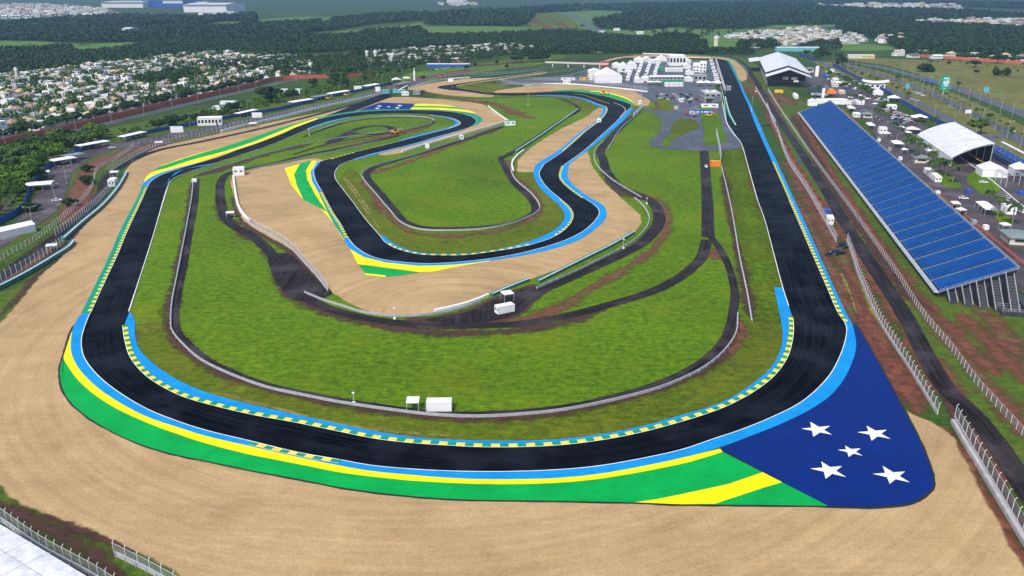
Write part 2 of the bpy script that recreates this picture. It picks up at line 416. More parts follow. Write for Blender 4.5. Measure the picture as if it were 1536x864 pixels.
struct(sheet('verge', "683,131 711,136 739,140 775,139 810,135 770,131 740,126 700,124", 0.05, M['verge'], 2.0))
struct(sheet('verge', "830,145 868,162 872,168 905,160 898,155 875,148", 0.05, M['verge'], 1.5))

# --- red soil along tracks and barriers
def soil(s, w, fade, mat='red', z=0.06, off=0.0):
    pts = smooth(GP(s), step=3.0); nn = normals(pts); W_ = w * 0.5 + fade * 1.1; al = [0.0]; n = len(pts); rows = []
    for a, c in zip(pts, pts[1:]): al.append(al[-1] + (c - a).length)
    wob = [R.uniform(0.55, 1.25) for _ in range(n // 4 + 3)]
    for i, (p, q) in enumerate(zip(pts, nn)):
        k = wob[i // 4] + (wob[i // 4 + 1] - wob[i // 4]) * (i % 4) / 4; k *= min(1.0, 0.25 + i / 5, 0.25 + (n - 1 - i) / 5)
        rows.append([p + q * (x * W_ * k + off) for x in (-1, -0.5, 0, 0.5, 1)])
    return struct(link('bare_soil', strip_mesh('bare_soil', rows, z, M[mat], [0, 0.5, 0.85, 0.5, 0], [-W_, -W_/2, 0, W_/2, W_], al)))
soil(GUARD1, 2.6, 2.2, 'dred')
soil("330,292 337,325 372,352 410,385 420,425 450,452 512,474 579,490 645,498 712,500 779,496 845,482 912,464", 3.5, 2.5, 'dred')
soil("739,474 779,480 835,464 885,434 935,405 980,374 1000,340 994,308 965,290", 3.5, 2.5, 'redg')
soil("545,268 565,300 590,330 625,350 690,354 760,343 805,322 800,292 770,265 760,240", 2.5, 2.5, 'redg')
soil("552,262 600,247 690,214 755,190", 5.0, 3.0, 'red')
soil("690,150 740,156 780,172 800,178", 12.0, 4.0, 'red'); soil("640,140 690,148 740,156", 4.0, 3.0, 'red')
soil("1085,255 1095,323 1108,383 1120,440 1127,478", 1.6, 2.0, 'dred'); soil("1110,480 1112,500 1098,530", 4.0, 3.0, 'red')
soil("1074,372 1070,385 1090,392", 4.0, 2.0, 'red')
soil("290,266 330,255 400,232 470,215", 3.0, 3.0, 'dred'); soil("470,222 560,208 620,196 650,186", 4.0, 3.0, 'red')
soil("905,252 930,287 965,300", 3.0, 3.0, 'dred')
soil("1180,240 1230,330 1262,385 1290,440 1330,520 1365,600 1380,622", 10.0, 3.0, 'redg')
soil("1270,420 1310,520 1350,600", 9.0, 2.0, 'red', 0.0755)
soil("1150,170 1175,215 1215,290 1245,345", 5.0, 1.5, 'red', 0.075)
soil("1195,170 1245,260 1300,345 1370,440 1440,510 1500,565", 6.0, 3.0, 'red')
soil("1440,470 1500,530 1560,590", 7.0, 4.0, 'red'); soil("1430,450 1470,462 1536,540", 5.0, 4.0, 'redg')
soil("1395,540 1420,600 1480,700 1560,830", 3.0, 2.0, 'dred'); soil("1412,640 1440,680 1480,755 1560,900", 3.0, 2.5, 'red')
soil("140,290 122,330 95,345", 10.0, 5.0, 'redg'); soil("130,262 175,235 240,218", 6.0, 4.0, 'redg')
soil("0,474 22,452 45,427 75,403 100,381 113,366", 1.5, 1.6, 'dred', 0.09)
soil("-40,745 20,765 80,800 140,835 200,880", 3.5, 1.6, 'dred', 0.09); soil("66,772 120,795 200,828", 1.6, 1.4, 'dred', 0.092)
soil("20,418 90,370 150,318 185,275", 2.0, 2.0, 'dred', 0.05)
soil("0,425 60,385 130,330 150,297", 2.0, 3.0, 'redg', 0.05)
soil("1115,128 1150,150 1165,185", 12.0, 5.0, 'red'); soil("1160,140 1190,158", 18.0, 6.0, 'redg'); soil("985,150 1000,168 1020,176", 12, 5, 'red')
soil("700,100 800,92 850,90 900,96", 20.0, 8.0, 'dred'); soil("620,118 720,104 820,100", 6.0, 5.0, 'redg')
soil("1100,105 1125,118 1135,128", 8.0, 4.0, 'red')

struct(sheet('bare_soil', "610,478 650,477 700,466 740,449 800,428 815,436 800,452 775,474 740,484 690,488 640,486", 0.062, M['dred'], 1.5)); struct(sheet('service_apron', "640,480 700,470 742,452 800,431 810,438 792,452 764,474 700,485", 0.1035, M['road'], 1.0))
soil("352,275 356,312 372,340 410,362 440,382 470,412 492,440", 3.0, 1.5, 'dred'); soil("560,478 600,484 680,482 740,466", 4.0, 2.0, 'dred')
soil("1120,215 1130,260 1150,330", 2.0, 3.0, 'redg', 0.05); soil("1195,300 1230,372 1262,440 1285,487", 5.0, 2.0, 'redg', 0.07); soil("1300,470 1335,540 1370,610", 8.0, 2.0, 'red', 0.072)
soil("1215,225 1260,290 1310,362 1365,440 1430,520 1500,600 1560,680", 3.0, 3.0, 'redg', 0.07); soil("1385,520 1440,600 1500,690 1560,770", 4.0, 2.0, 'red', 0.071); soil("1235,300 1300,400 1360,492 1410,590", 8.5, 1.5, 'red', 0.073)
for q in ("513,262 528,284 545,310 575,350", "520,268 540,295 560,325", "585,377 640,385 700,385 770,376 825,358", "805,318 830,314 845,318", "1290,425 1312,475 1330,520", "1262,410 1275,440 1285,470", "330,590 450,622 560,645 700,655"): soil(q, 0.5, 0.9, 'dry', 0.068)
struct(sheet('bare_soil', "100,340 128,305 137,280 141,258 170,236 250,216 250,212 168,231 136,246 118,268 104,300 92,330", 0.058, M['redg'], 3.0)); soil("1188,172 1236,258 1292,345 1360,440 1402,468", 5.0, 1.2, 'dred', 0.0745); soil("1198,168 1246,255 1302,340 1372,440", 2.0, 1.5, 'red', 0.0747)
# --- gravel traps
def gravel(s, rag=0.35, fade=0.9, z=0.08): return struct(sheet('gravel_trap', s, z, M['gravel'], fade, rag=rag, step=3.0))
gravel("556,151 500,165 420,181 332,200 282,211 250,218 227,226 208,238 196,248 187,262 178,283 155,312 125,343 110,363 92,389 69,408 45,436 20,467 0,487 -60,530 -160,600 -160,700 0,725 11,738 38,755 66,766 106,783 161,804 212,829 260,850 330,900 900,960 1560,920 1535,864 1495,791 1468,738 1437,676 1424,653 1406,640 1380,629 1355,617 1300,560 1240,600 1110,650 900,690 734,696 512,675 267,618 165,560 150,500 175,430 208,330 230,280 300,248 400,210 500,180 560,168 580,160 600,148", fade=1.0)
gravel("349,268 353,297 360,317 370,333 400,353 437,373 473,407 497,437 512,446 539,462 572,470 619,472 652,468 699,455 739,440 789,421 880,387 945,352 959,338 959,323 942,307 912,280 888,250 881,229 872,222 840,245 828,262 860,300 878,322 850,352 750,382 650,391 570,382 530,364 500,310 478,262 492,246 470,238 430,245 370,257")
gravel("777,250 779,240 800,220 840,195 880,175 899,162 908,165 895,187 865,210 845,230 819,252 802,258 779,258")
gravel("571,153 592,146 635,147 690,152 720,156 733,163 760,181 757,184 692,203 635,219 603,229 575,233 569,226 620,210 680,194 706,184 690,174 640,167 570,168")
gravel("611,134 635,127 673,121 704,118 749,116 815,107 818,110 745,120 690,128 668,132 700,137 740,143 735,146 702,145 658,141 632,136")
gravel("741,138 786,130 813,128 850,127 896,131 939,135 971,139 974,146 971,159 959,159 940,156 902,148 862,140 805,140 770,142")
gravel("904,92.5 927,86 964,82 1026,83 1089,87 1106,94.5 1118,107 1119,119 1112,122 1104,110 1090,92 1075,89.5 1002,89 935,89")

# --- service roads, streets, car parks
def road(name, s, w, mat='road', fade=0.5, z=0.10, off=0.0): return struct(ribbon(name, s, w, z, M[mat], fade, off))
road('service_road', "295,268 293,300 284,350 274,405 264,453 262,480 266,500 284,520 312,542 355,563 405,580 455,591 512,602 579,612 645,620 712,622 779,619 845,612 910,599 975,581 1018,564 1050,546 1075,525 1091,502 1099,472 1102,440 1093,400 1076,368 1063,352", 2.4)
road('service_road', "1062,356 1061,307 1059,273 1057,240 1054,210 1052,186 1050,170", 5.0)
road('service_road', "1060,360 1053,385 1040,400 1020,416 979,437 912,458 845,475 779,486 712,489 645,489 579,482 532,474 483,459 450,440 425,415 414,390 383,357 347,337 334,317 330,287 333,270 347,259 400,248 467,231 510,223 560,212 600,203", 4.0)
struct(sheet('service_apron', "405,383 415,420 443,450 470,450 497,441 480,425 458,405 430,380", 0.104, M['road'], 0.6))
road('service_road', "765,470 802,441 860,414 912,391 955,370 978,350 989,328 978,303 955,291 929,280 910,257 905,240 901,228 909,215 932,190 957,168", 5.0)
road('service_road', "769,232 752,236 757,250 771,274 797,300 803,316 790,326 765,335 720,341 672,343 632,341 608,333 592,316 570,289 551,266 556,255 585,244 640,228 700,209 755,190", 3.2)
road('service_road', "752,238 780,222 845,179 868,165 858,155 829,146 760,146 700,148 650,146 620,142", 3.0)
road('service_road', "440,232 500,214 560,204 610,196 645,187 650,181 635,177 600,176 560,178 520,184 480,196 455,206", 2.0)
ring = "520,202 532,195 552,190 575,189 588,193 582,199 560,202 540,201"
struct(ribbon('service_road', smooth(GP(ring), True, 3.0), 5.0, 0.10, M['road'], 0.6, sm=False)); road('service_road', "530,199 510,207 495,215", 8.0)
road('service_road', "-90,470 0,416 42,386 83,356 125,322 150,294 157,275 167,260 200,240 240,225 300,213 400,191 520,160 600,136 640,124 700,112 800,102 880,95 930,85 1026,80.5 1090,84.5 1112,93 1124,107 1137,127 1154,157 1174,187 1211,243 1237,283 1264,330 1307,397 1357,473 1415,578 1468,631 1536,729 1640,900", 5.0)
struct(sheet('car_park', "-60,375 0,361 28,330 47,305 67,278 83,247 119,233 155,217 200,211 330,187 470,160 600,128 640,118 640,121 600,132 470,166 330,194 200,221 167,226 133,240 108,258 100,281 83,317 56,337 0,372 -60,400", 0.102, M['lot'], 1.0))
struct(sheet('car_park', "1200,128 1225,135 1280,165 1330,225 1372,290 1440,350 1536,440 1700,560 1700,330 1536,250 1440,215 1370,180 1320,152 1270,122 1235,104 1215,100", 0.102, M['lot'], 1.0))
struct(sheet('paddock_apron', "975,150 1000,158 985,168 1000,185 1030,195 1045,225 1060,226 1085,225 1110,222 1100,200 1085,165 1070,140 1085,105 1070,88 1000,92 900,100 850,112 770,122 745,127 780,128 850,124 900,128 940,132", 0.101, M['apron'], 1.0))
struct(sheet('paddock_apron', "1002,224 1008,210 1046,193 1052,186 1060,186 1062,226", 0.0995, M['apron'], 0.8, sm=False)); struct(sheet('grass_island', "986,146 1000,150 1010,160 1000,168 992,162", 0.106, M['verge'], 1.0)); struct(sheet('grass_island', "1052,160 1075,168 1082,190 1087,214 1060,218 1057,200", 0.106, M['grass'], 0.8)); struct(sheet('grass_island', "1004,211 1006,200 1013,183 1025,178 1037,179 1047,186 1045,193 1030,199 1018,205", 0.106, M['verge'], 1.0))
road('service_road', "942,168 960,163 985,168 1000,180 997,200 984,212 990,220 1030,222 1060,224 1100,220", 8.0, 'apron')
struct(sheet('grass_island', "1470,253 1485,262 1500,285 1480,293 1465,285 1450,270", 0.106, M['grass'], 0.6)); struct(sheet('grass_island', "1395,248 1420,262 1440,275 1437,283 1420,280 1400,262", 0.106, M['grass'], 0.6))
struct(sheet('grass_island', "1492,315 1512,325 1520,337 1500,335", 0.106, M['grass'], 0.6)); struct(sheet('grass_island', "1236,102 1262,118 1275,128 1268,128 1240,112", 0.106, M['grass'], 0.6))
# avenue right of the circuit: two carriageways and a frontage road
struct(sheet('meadow', "1255,86 1400,90 1536,92 1800,110 1800,330 1536,175 1440,135 1380,112 1330,98", 0.02, M['meadow'], 4.0)); struct(sheet('outer_grass', "1220,92 1270,96 1400,130 1536,190 1800,330 1800,420 1536,262 1400,175 1300,125", 0.03, M['meadow'], 2.0))
road('avenue', "1250,92 1310,99 1362,111 1425,130 1480,150 1536,172 1700,246", 13.0, 'street', 0.4); road('avenue', "1262,96 1330,116 1395,140 1450,166 1500,192 1536,214 1700,310", 9.0, 'street', 0.4)
road('frontage_road', "1228,92 1290,117 1350,142 1400,166 1450,195 1500,225 1536,246 1700,345", 8.0, 'street', 0.4); road('avenue_link', "1440,130 1395,138 1370,136", 6.0, 'street', 0.4, 0.104); road('avenue_link', "1460,215 1490,205 1520,208", 14.0, 'street', 0.4, 0.104)
# street left of the circuit, along the red wall
road('street', "-80,262 0,226 100,199 200,176 300,152 380,134 440,120 520,108 600,98", 11.0, 'street', 0.4); road('street', "-80,245 0,214 100,190 200,168 300,146 380,128", 5.0, 'street', 0.4)
struct(sheet('lawn', "-60,380 0,330 40,305 60,270 90,240 160,212 330,182 450,150 450,135 330,160 200,185 100,208 0,236 -60,262", 0.025, M['bank'], 3.0)); road('garden_path', "-10,322 15,300 25,280 32,272", 4.0, 'lot', 0.5)
struct(sheet('red_yard', "560,150 620,122 700,110 700,104 600,124", 0.03, M['redg'], 2.0))
struct(sheet('lawn', "600,130 690,112 800,98 830,88 760,92 690,98 600,115", 0.025, M['grass'], 4.0))
road('street', "600,118 700,107 760,100 800,96", 8.0, 'street', 0.6)

# --- far fields and roads
for s in ("-80,74 0,61 60,62 112,66 108,73 60,77 0,78", "95,81 140,66.5 222,62.5 230,69 180,77 130,83", "450,52 500,48 560,42 620,36 640,32 680,38 768,40 840,42 840,46 700,52 600,52 500,55", "392,68 440,60 505,63 500,71 430,73", "298,40 330,33 368,32 362,42 310,44",
          "390,30 460,25 500,26 490,32 420,34", "800,20 900,16 1000,17 1000,24 920,28 900,40 960,44 1010,42 960,30 1010,25 1080,25 1090,40 1150,42 1152,60 1060,62 980,56 900,46 860,42 800,40", "1000,42 1160,42 1250,40 1270,36 1160,36 1080,40", "1040,62 1152,60 1300,66 1340,74 1260,76 1160,70 1060,70", "1350,27 1400,24 1400,20 1360,20"):
    struct(sheet('far_field', s, 0.05, M['far_field'], 6.0))
struct(sheet('earthworks', "785,20 800,18 840,20 850,28 862,42 820,46 800,40", 0.06, M['verge'], 10.0)); struct(sheet('bare_field', "50,76 85,74 84,80 55,80", 0.06, M['redg'], 10.0)); struct(sheet('bare_field', "1520,18 1560,16 1560,25 1522,24", 0.06, M['redg'], 10.0))
soil("790,22 806,34 830,44", 10, 14, 'redg', 0.066); soil("812,42 845,44 862,42", 10, 14, 'red', 0.066); soil("800,22 830,30 850,42", 6, 12, 'redg', 0.066)
road('highway', "893,47 872,33 855,25 840,21 810,18", 14, 'street', 1, 0.07); road('highway', "904,47 888,33 872,27 850,21", 14, 'street', 1, 0.07); road('street', "905,50 960,54 1040,55 1100,50 1150,50", 10, 'street', 1, 0.07)

# --- circuit asphalt: matched edges, one segment after another
SEG = [
 ("1136,300 1147,330 1161,383 1174,432 1183,460 1190,487 1190,502 1182,535 1162,564 1133,587 1097,607 1062,621 1024,633 956,651 890,663 823,670 734,672", "1183,300 1200.5,340 1219,383 1240.5,432 1257,470 1268,486 1270,497 1264,524 1248,558 1226,584 1197,607 1157,627 1113,645 1068,660 1024,675 956,690 890,701 823,706.5 756,708.5"),
 ("734,672 667,669 601,664 556,658 512,649 444,635 378,623 311,607 267,593 222,567 196,538 187,511 187,492 193,468", "756,708.5 690,708 623,705 556,699 512,691 444,679 378,663 311,647 267,633 222,615 178,589 147,564 127,538 122,515 125,497 135,470"),
 ("193.5,468 213,407 230,353 247.5,294 252,280 255,273 265,265.5 281,259.5 320,246 400,220 463,194 494,183 525,176 556,172 603,170.5 645,172.5 673,176.5 688,181.5 690,186.5 673,193.5 635,203 598,212.5 560,222 530,229", "135.5,471 154,430 177,381 191,347 213.5,298.6 222,279 228,271 243,262.5 272,252.5 333,234 400,206 447,190 478,179 517,171 556,167 607,165.5 654,166.5 683,169 704,174 713,179 714,184 707,190 692,195.5 654,206 617,217 560,231 530,240"),
 ("530,229 510,235 480,243 470,255 473,270 483,288 500,320 512,338 522,357 535,372 562,387 595,393 645,396 695,393 745,387 795,377 845,362 875,347 892,332 899,320 894,310 875,297 862,288 845,273 841,263 845,249", "530,240 512,247 503,257 503,268 512,281 529,303 549,330 569,353 579,365 599,375 629,382 662,383.5 699,383 745,377 795,368 832,355 852,340 860,325 855,312 842,300 822,283 811,268 809,259 816,247"),
 ("845,249 875,227 902,203 925,182 943,164 947,157 930,151 902,143.5 862,137.5 829,137.5 795,139.5 768,141 739,140 711,136 683,131.5 678,129.5 692,127 730,121 745,119 800,111 860,102.5 907,94.5 935,89 970,88.8 1002,88.8 1060,90 1083,92", "816,247 845,227 879,197 899,182 909,170 910,161 899,157 875,148 845,143.5 805,143 768,144 730,142 702,138 673,135 656,132 662,129 692,125 730,119.5 745,117.5 800,109.5 860,101 907,92.8 935,87.5 970,87 1002,87 1066,87.5 1093,91"),
]
struct(sheet('old_track', "470,181 500,170 530,158 573,141.5 592,143.5 560,156 530,167.5 505,173", 0.1362, M['track'], sm=False))
fl = []
PIT = ("1074,90 1079,120 1086,150 1090,184 1099,200 1111,214 1122,250 1136,300", "1092,91.5 1108,125 1114,140 1122,157 1132,184 1146,216 1158.5,244 1170,270 1183,300")
allrows = []; EDGE = []
for k, (a, b) in enumerate([PIT] + SEG):
    A, B = smooth(GP(a), step=2.0), smooth(GP(b), step=2.0)
    n = int(max(plen(A), plen(B)) / 3.0) + 2
    A, B = resample(A, n=n), resample(B, n=n); EDGE.append((A, B))
    allrows += [[p.lerp(q, j/4) for j in range(5)] for p, q in zip(A, B)]
al = [0.0]
for i in range(len(allrows) - 1): al.append(al[-1] + (allrows[i+1][2] - allrows[i][2]).length)
track = struct(link('racetrack', strip_mesh('racetrack', allrows, 0.14, M['track'], [1]*5, [-7, -3.5, 0, 3.5, 7], al)))

# --- painted run-offs (each a sheet of its own under one run-off)
def runoff(parts, z0=0.15):
    root = None
    for i, (nm, s, mat) in enumerate(parts):
        o = sheet(nm if root else nm, s, z0 + 0.012 * i, M[mat], sm=True, step=2.5, parent=None)
        if root is None: root = struct(o)
        else: o.parent = root
    return root
GO = "118,553 107,529 107,507 111,489 120,473"
BLUE_OUT = "1279,489 1284,520 1273,556 1251,589 1219,613 1180,633 1131,653 1077,673 1024,687.5 956,702 890,713 823,718.7 734,720 667,717.5 601,712 556,707.5 512,700 444,686 378,671 311,655.5 267,642 222,626.7 178,604 142,578.7 118,553 107,529 107,507 111,489 120,473"
YEL_OUT = "1084,679 1055,688 1024,696.5 956,710 890,720.5 823,726 734,727.3 667,725 601,720.5 512,710 444,696.5 378,683.6 311,666.7 267,652.4 222,635.6 178,615.6 142,593 115.6,569 100,546.7 95.6,538 100,522 106.7,500"
GRN_OUT = "1242,760 1150,758.5 1024,757.5 952,754.7 823,752 690,750 601,743.6 512,732 444,718.7 378,706.7 311,692.4 267,683.6 222,671 178,653 142,633 111,609 95.6,586.7 90,560 94,540"
def edge_strip(nm, sa, sb, mat, z, n=160, parent=None): return between(nm, sa, sb, z, M[mat], n, (1, 1), parent)
rim = struct(sheet('run_off', "1283,485 1308,525 1338,578 1378,653 1400,706 1403,728 1396,742 1367,758 1304,764.5 1242,762.5 1150,761 1024,760 952,757 823,754.5 690,752.3 601,746 512,734.5 444,721 378,709 311,694.5 267,686 222,673.5 178,655 140,635 108,610 92,587 87,560 92,538 103,500 112,487 127,484 150,560 222,612 378,660 512,690 756,705 956,688 1113,643 1226,582 1264,524 1266,490", 0.12, M['rim'], sm=True, step=3.0, rag=0.12))
def grn(i): return rim
OUT1 = SEG[0][1].split()[4:] + SEG[1][1].split()[1:]
edge_strip('green_band', YEL_OUT, GRN_OUT, 'green', 0.150, 170, rim)
edge_strip('yellow_band', "1080,674 " + " ".join(BLUE_OUT.split()[8:]), YEL_OUT, 'yellow', 0.154, 170, rim)
o = sheet('navy_field', "1079.6,674 1131,653.5 1180,633.5 1219,613.5 1251,589.5 1273,556.5 1284,520 1280,490 1285,490 1308,529 1335,578 1375,653 1397,706.7 1399.6,726.7 1393,740 1366,755.6 1304,761.8 1242,760 1160,716.5", 0.158, M['navy'], sm=False); o.parent = rim
o = sheet('yellow_band', "952,754.7 985,750 1024,742 1091,727.6 1144,709.5 1173,724.4 1144,733 1073,756.6 1024,757.6", 0.156, M['yellow'], sm=False); o.parent = rim
edge_strip('blue_band', "1266,484 " + " ".join(SEG[0][1].split()[6:]) + " " + " ".join(SEG[1][1].split()[1:]), "1277,484 " + BLUE_OUT, 'blue', 0.162, 190, rim)
def star(tips, parent, z=0.30):
    T = [G(*t) for t in tips]; c = sum(T, Vector()) / 5; vs = []
    def isect(a, b, p, q):
        d1, d2 = b - a, q - p; den = d1.x*d2.y - d1.y*d2.x; t = ((p.x - a.x)*d2.y - (p.y - a.y)*d2.x) / den; return a + d1 * t
    for i in range(5):
        vs.append(T[i]); vs.append(isect(T[i], T[(i+2) % 5], T[(i+1) % 5], T[(i-1) % 5]))
    mb = MB(); mb.add([(v.x, v.y, z) for v in vs] + [(c.x, c.y, z)], [(10, i, (i+1) % 10) for i in range(10)])
    me = mb.mesh('star', M['white']); set_attr(me, 'fade', [1]*11); return link('star', me, parent)
for q in ("400,370 430,347 497,361 504,391 440,398", "588,382 620,360 688,374 701,405 637,411", "522,442 547,427 600,437 607,462 560,466", "430,505 467,481 537,497 551,534 482,540", "640,523 674,496 750,515 766,552 698,557"):
    star([(1024 + x / 2.25, 480 + y / 2.25) for x, y in P(q)], rim)
# inner blue band of the long corner
ir = struct(between('run_off', "1174,432 1183,460 1189,480 1190,502 1182,535 1162,564 1133,587 1097,607 1062,621 1024,633 956,651 890,663 823,670 734,672 667,669 601,664 556,658 512,649 444,635 378,623 311,607 267,593 222,567 196,538 187,511 188,485 195,469", "1161,432 1167,460 1171,480 1174,502 1171,524 1157,551 1133,573 1097,597 1062,612 1024,623 956,642 890,654 823,661 756,662 690,661 623,657 556,646.7 512,637.5 444,623 378,608 311,590 267,571 231,547 209,524 202,498 203,484 196,468", 0.150, M['blue'], 190, (1, 1)))
# blue strip on the right of the main straight
sr = struct(between('run_off', PIT[1] + " " + " ".join(SEG[0][1].split()[1:5]) + " 1267,484", "1094,91.5 1111,125 1117.5,140 1126,157 1138.5,184 1152,216 1166,244 1178,270 1191.5,300 1210,340 1229,383 1251,432 1269,470 1278,486", 0.150, M['blue'], 120, (1, 1)))
# left straight: green strip, then blue, yellow and green bands on to the next corner
lr = struct(between('run_off', "135.5,471 154,430 177,381 191,347 213.5,298.6 222,279", "121.6,471 142,430 166,380 180,347 205.4,298.6 213.5,279", 0.150, M['teal'], 60, (1, 1)))
l2 = struct(between('run_off', "222,279 228,271 243,262.5 272,252.5 300,244", "213.5,279 216.7,272.7 227,266 243.5,259 269,251.6 300,243.5", 0.150, M['blue'], 40, (1, 1)))
edge_strip('yellow_band', "216.5,274 227,266 243.5,259 269,251.6 300,243.3 336,231.5 383,216 420,202 447,190 487,175", "216.5,270 221,264 231,257.5 253,251 289,240 336,227.5 383,212 420,197 447,186 486,174.5", 'yellow', 0.154, 60, l2)
edge_strip('green_band', "231,257 250,252.5 289,240 336,227.5 383,212 420,197 447,186.5 486,174.5", "231,256 242,249.5 289,234 336,220.6 383,205 420,192.5 447,184.5 485,174", 'green', 0.154, 60, l2)
edge_strip('yellow_line', "242,249.5 289,234 336,220.6", "242,248.7 289,233 336,220.3", 'yellow', 0.158, 40, l2)
edge_strip('blue_band', "253,269 263,262 277,254 300,250 320,246", "250,280 256,267 270,256 295,250 320,245.5", 'blue', 0.15, 30, l2)
edge_strip('blue_band', "463,194.5 494,184 525,176.5", "461,193 494,182 525,175.5", 'blue', 0.15, 30, l2)
# second starred run-off at the hairpin
h2 = struct(sheet('run_off', "532,168 551,160.5 570,154 623,156 615,164.3 575,165", 0.150, M['navy'], sm=False))
for c, r in (((569, 159.5), 4.2), ((583, 160.6), 3.0), ((599.5, 158.8), 4.4), ((566, 163), 4.2), ((596, 162.2), 4.2)):
    star([(c[0] + r * 1.15 * math.sin(a), c[1] - r * 0.30 * math.cos(a)) for a in [2*math.pi*i/5 for i in range(5)]], h2)
edge_strip('yellow_band', "623,156 650,156.6 672,158", "620,159 655,159.4 684,161", 'yellow', 0.154, 20, h2)
edge_strip('green_band', "620,159 655,159.4 684,161", "618,161.5 660,162 700,165", 'green', 0.154, 20, h2)
edge_strip('yellow_band', "618,161.5 660,162 700,165.5 715,170.5", "615,164.3 654,164.7 690,167.5 713,170.5", 'yellow', 0.154, 30, h2)
edge_strip('teal_band', "478,179 517,171 556,167 607,165.5 654,166.5 683,169 704,174 713,179 714,184 707,190", "476,177.5 517,169 556,165 607,164.2 654,165 686,167.3 709,171 722,177 723,182 709,190.5", 'teal', 0.158, 80, h2)
edge_strip('blue_band', "690,196 654,206 617,217 560,230.5 531,239", "700,194 660,206 623,217 563,232 531,240.5", 'blue', 0.154, 60, h2)
edge_strip('blue_band', "645,172.5 673,176.5 688,181.5 690,186.5 673,193.5 635,203 598,212.5", "645,173.5 668,177 682,182 683,186 668,192.7 632,201.5 597,211.3", 'blue', 0.154, 60, h2)
# corner by the central trap
c1 = struct(sheet('run_off', "470,241 480,243 469,256 472,271 483,290 500,321 512,340 522,358 517,362 500,335 481,313 455,300 437,278 427,253 450,246", 0.150, M['yellow'], sm=False))
for nm, s, mt in (('green_band', "450,246 468,241 459,256 461,270 475,296 492,320 481,313 455,300 445,278 441,262", 'green'), ('blue_band', "475,243 481,243 471,256 474,271 482,287 478,290 468,272 466,258", 'blue'), ('teal_band', "482,287 500,320 512,338 522,357 518,362 500,335 492,320 478,290", 'teal')):
    o = sheet(nm, s, 0.154, M[mt], sm=False); o.parent = c1
c2 = struct(between('run_off', "522,357 535,372 562,387 595,393 645,396 695,393 745,387 795,377 845,362 875,347 892,332 899,320 894,310 875,297 862,288 845,273 841,263 845,249 875,227 902,203 925,182 943,164", "516,361 525,373 545,385 579,394 629,399 679,398 745,390 812,378 862,363 889,347 907,330 910,320 904,308 882,295 862,280 852,267 852,255 856,245 879,228 912,201 934,182 951,162", 0.158, M['blue'], 170, (1, 1)))
o = sheet('yellow_band', "525,374 545,386 579,394.5 629,399.5 679,398 735,391.5 735,392.5 690,400 650,408 629,409 600,405 562,400 537,397", 0.152, M['yellow'], sm=False); o.parent = c2
o = sheet('green_band', "537,397.5 562,400.5 600,405.5 630,409 600,414 579,415.5 549,412", 0.155, M['green'], sm=False); o.parent = c2
o = sheet('yellow_line', "547,410.5 578,414 579,416.5 549,413.5", 0.158, M['yellow'], sm=False); o.parent = c2
c3 = struct(between('run_off', "569,353 579,365 599,375 629,382 662,383.5 699,383 745,377 795,368 832,355 852,340 860,325 855,312 842,300 822,283 811,268 809,259 816,247 845,227 879,197 899,182 909,170 910,161 899,157 875,148 845,143.5 805,143", "575,354 586,363 603,372 630,379.5 662,381.5 699,381 745,375 790,364 826,349 844,334 847,323 842,312 829,300 812,284 803,270 800,259 806,246 836,227 874,196 895,181 903,169 904,162 893,157.5 873,149 845,144.6 805,144", 0.150, M['blue'], 200, (1, 1)))
g4 = struct(between('run_off', "829,137.5 862,137.5 902,143.5 930,151 948,157.5", "829,136 862,134.5 905,139 935,147 953,157", 0.150, M['green'], 50, (1, 1)))
edge_strip('yellow_band', "885,137.5 905,139 935,147 950,155", "885,136.8 906,138 937,146 951,154.5", 'yellow', 0.154, 30, g4)
g5 = struct(between('run_off', "935,87.6 970,87 1002,87 1040,87.3", "930,87 970,85.6 1002,85.8 1040,86.2", 0.150, M['navy'], 40, (1, 1)))
edge_strip('yellow_band', "1000,86.9 1030,87 1066,87.6", "1000,85.6 1030,85.8 1070,86.6", 'yellow', 0.154, 30, g5)
edge_strip('teal_band', "1090,91 1099,104 1108,125", "1094,91 1102,104 1110,124", 'teal', 0.17, 30, g5)

# --- white edge lines and pit-exit lines
ln = struct(link('edge_line', None)) if False else None
def line(s, w=0.3, off=0.0, mat='white', z=0.175, step=3.0, sm=True):
    return struct(ribbon('edge_line', s, w, z, M[mat], 0, off, step, sm))
for k, (A, B) in enumerate(EDGE):
    if k in (1, 2): line(B, 0.20, 0.0, z=0.176, sm=False)
    elif k == 0: line(A, 0.35, 0.0, z=0.176, sm=False)
    else: line(A, 0.22, 0.0, z=0.176, sm=False); line(B, 0.22, 0.0, z=0.176, sm=False)
line(ING, 0.14, z=0.20); line("1136,300 1147,330 1161,383 1174,432 1183,460", 0.25); line("193,468 213,407 230,353 248,290 253,277", 0.25)
line("1083,150 1086,165 1089,181 1099,198 1111,214", 0.4); line("1087,145 1093,170 1103,188", 1.6, 0, 'teal', 0.172); line("1088,145 1094.5,170 1104,188", 0.5, 0, 'white', 0.178)
line("862,141 875,143 888,147 902,152 915,156", 0.5, 0, 'yellow', 0.178); line("920,154 934,160 938,166 930,176", 0.4)

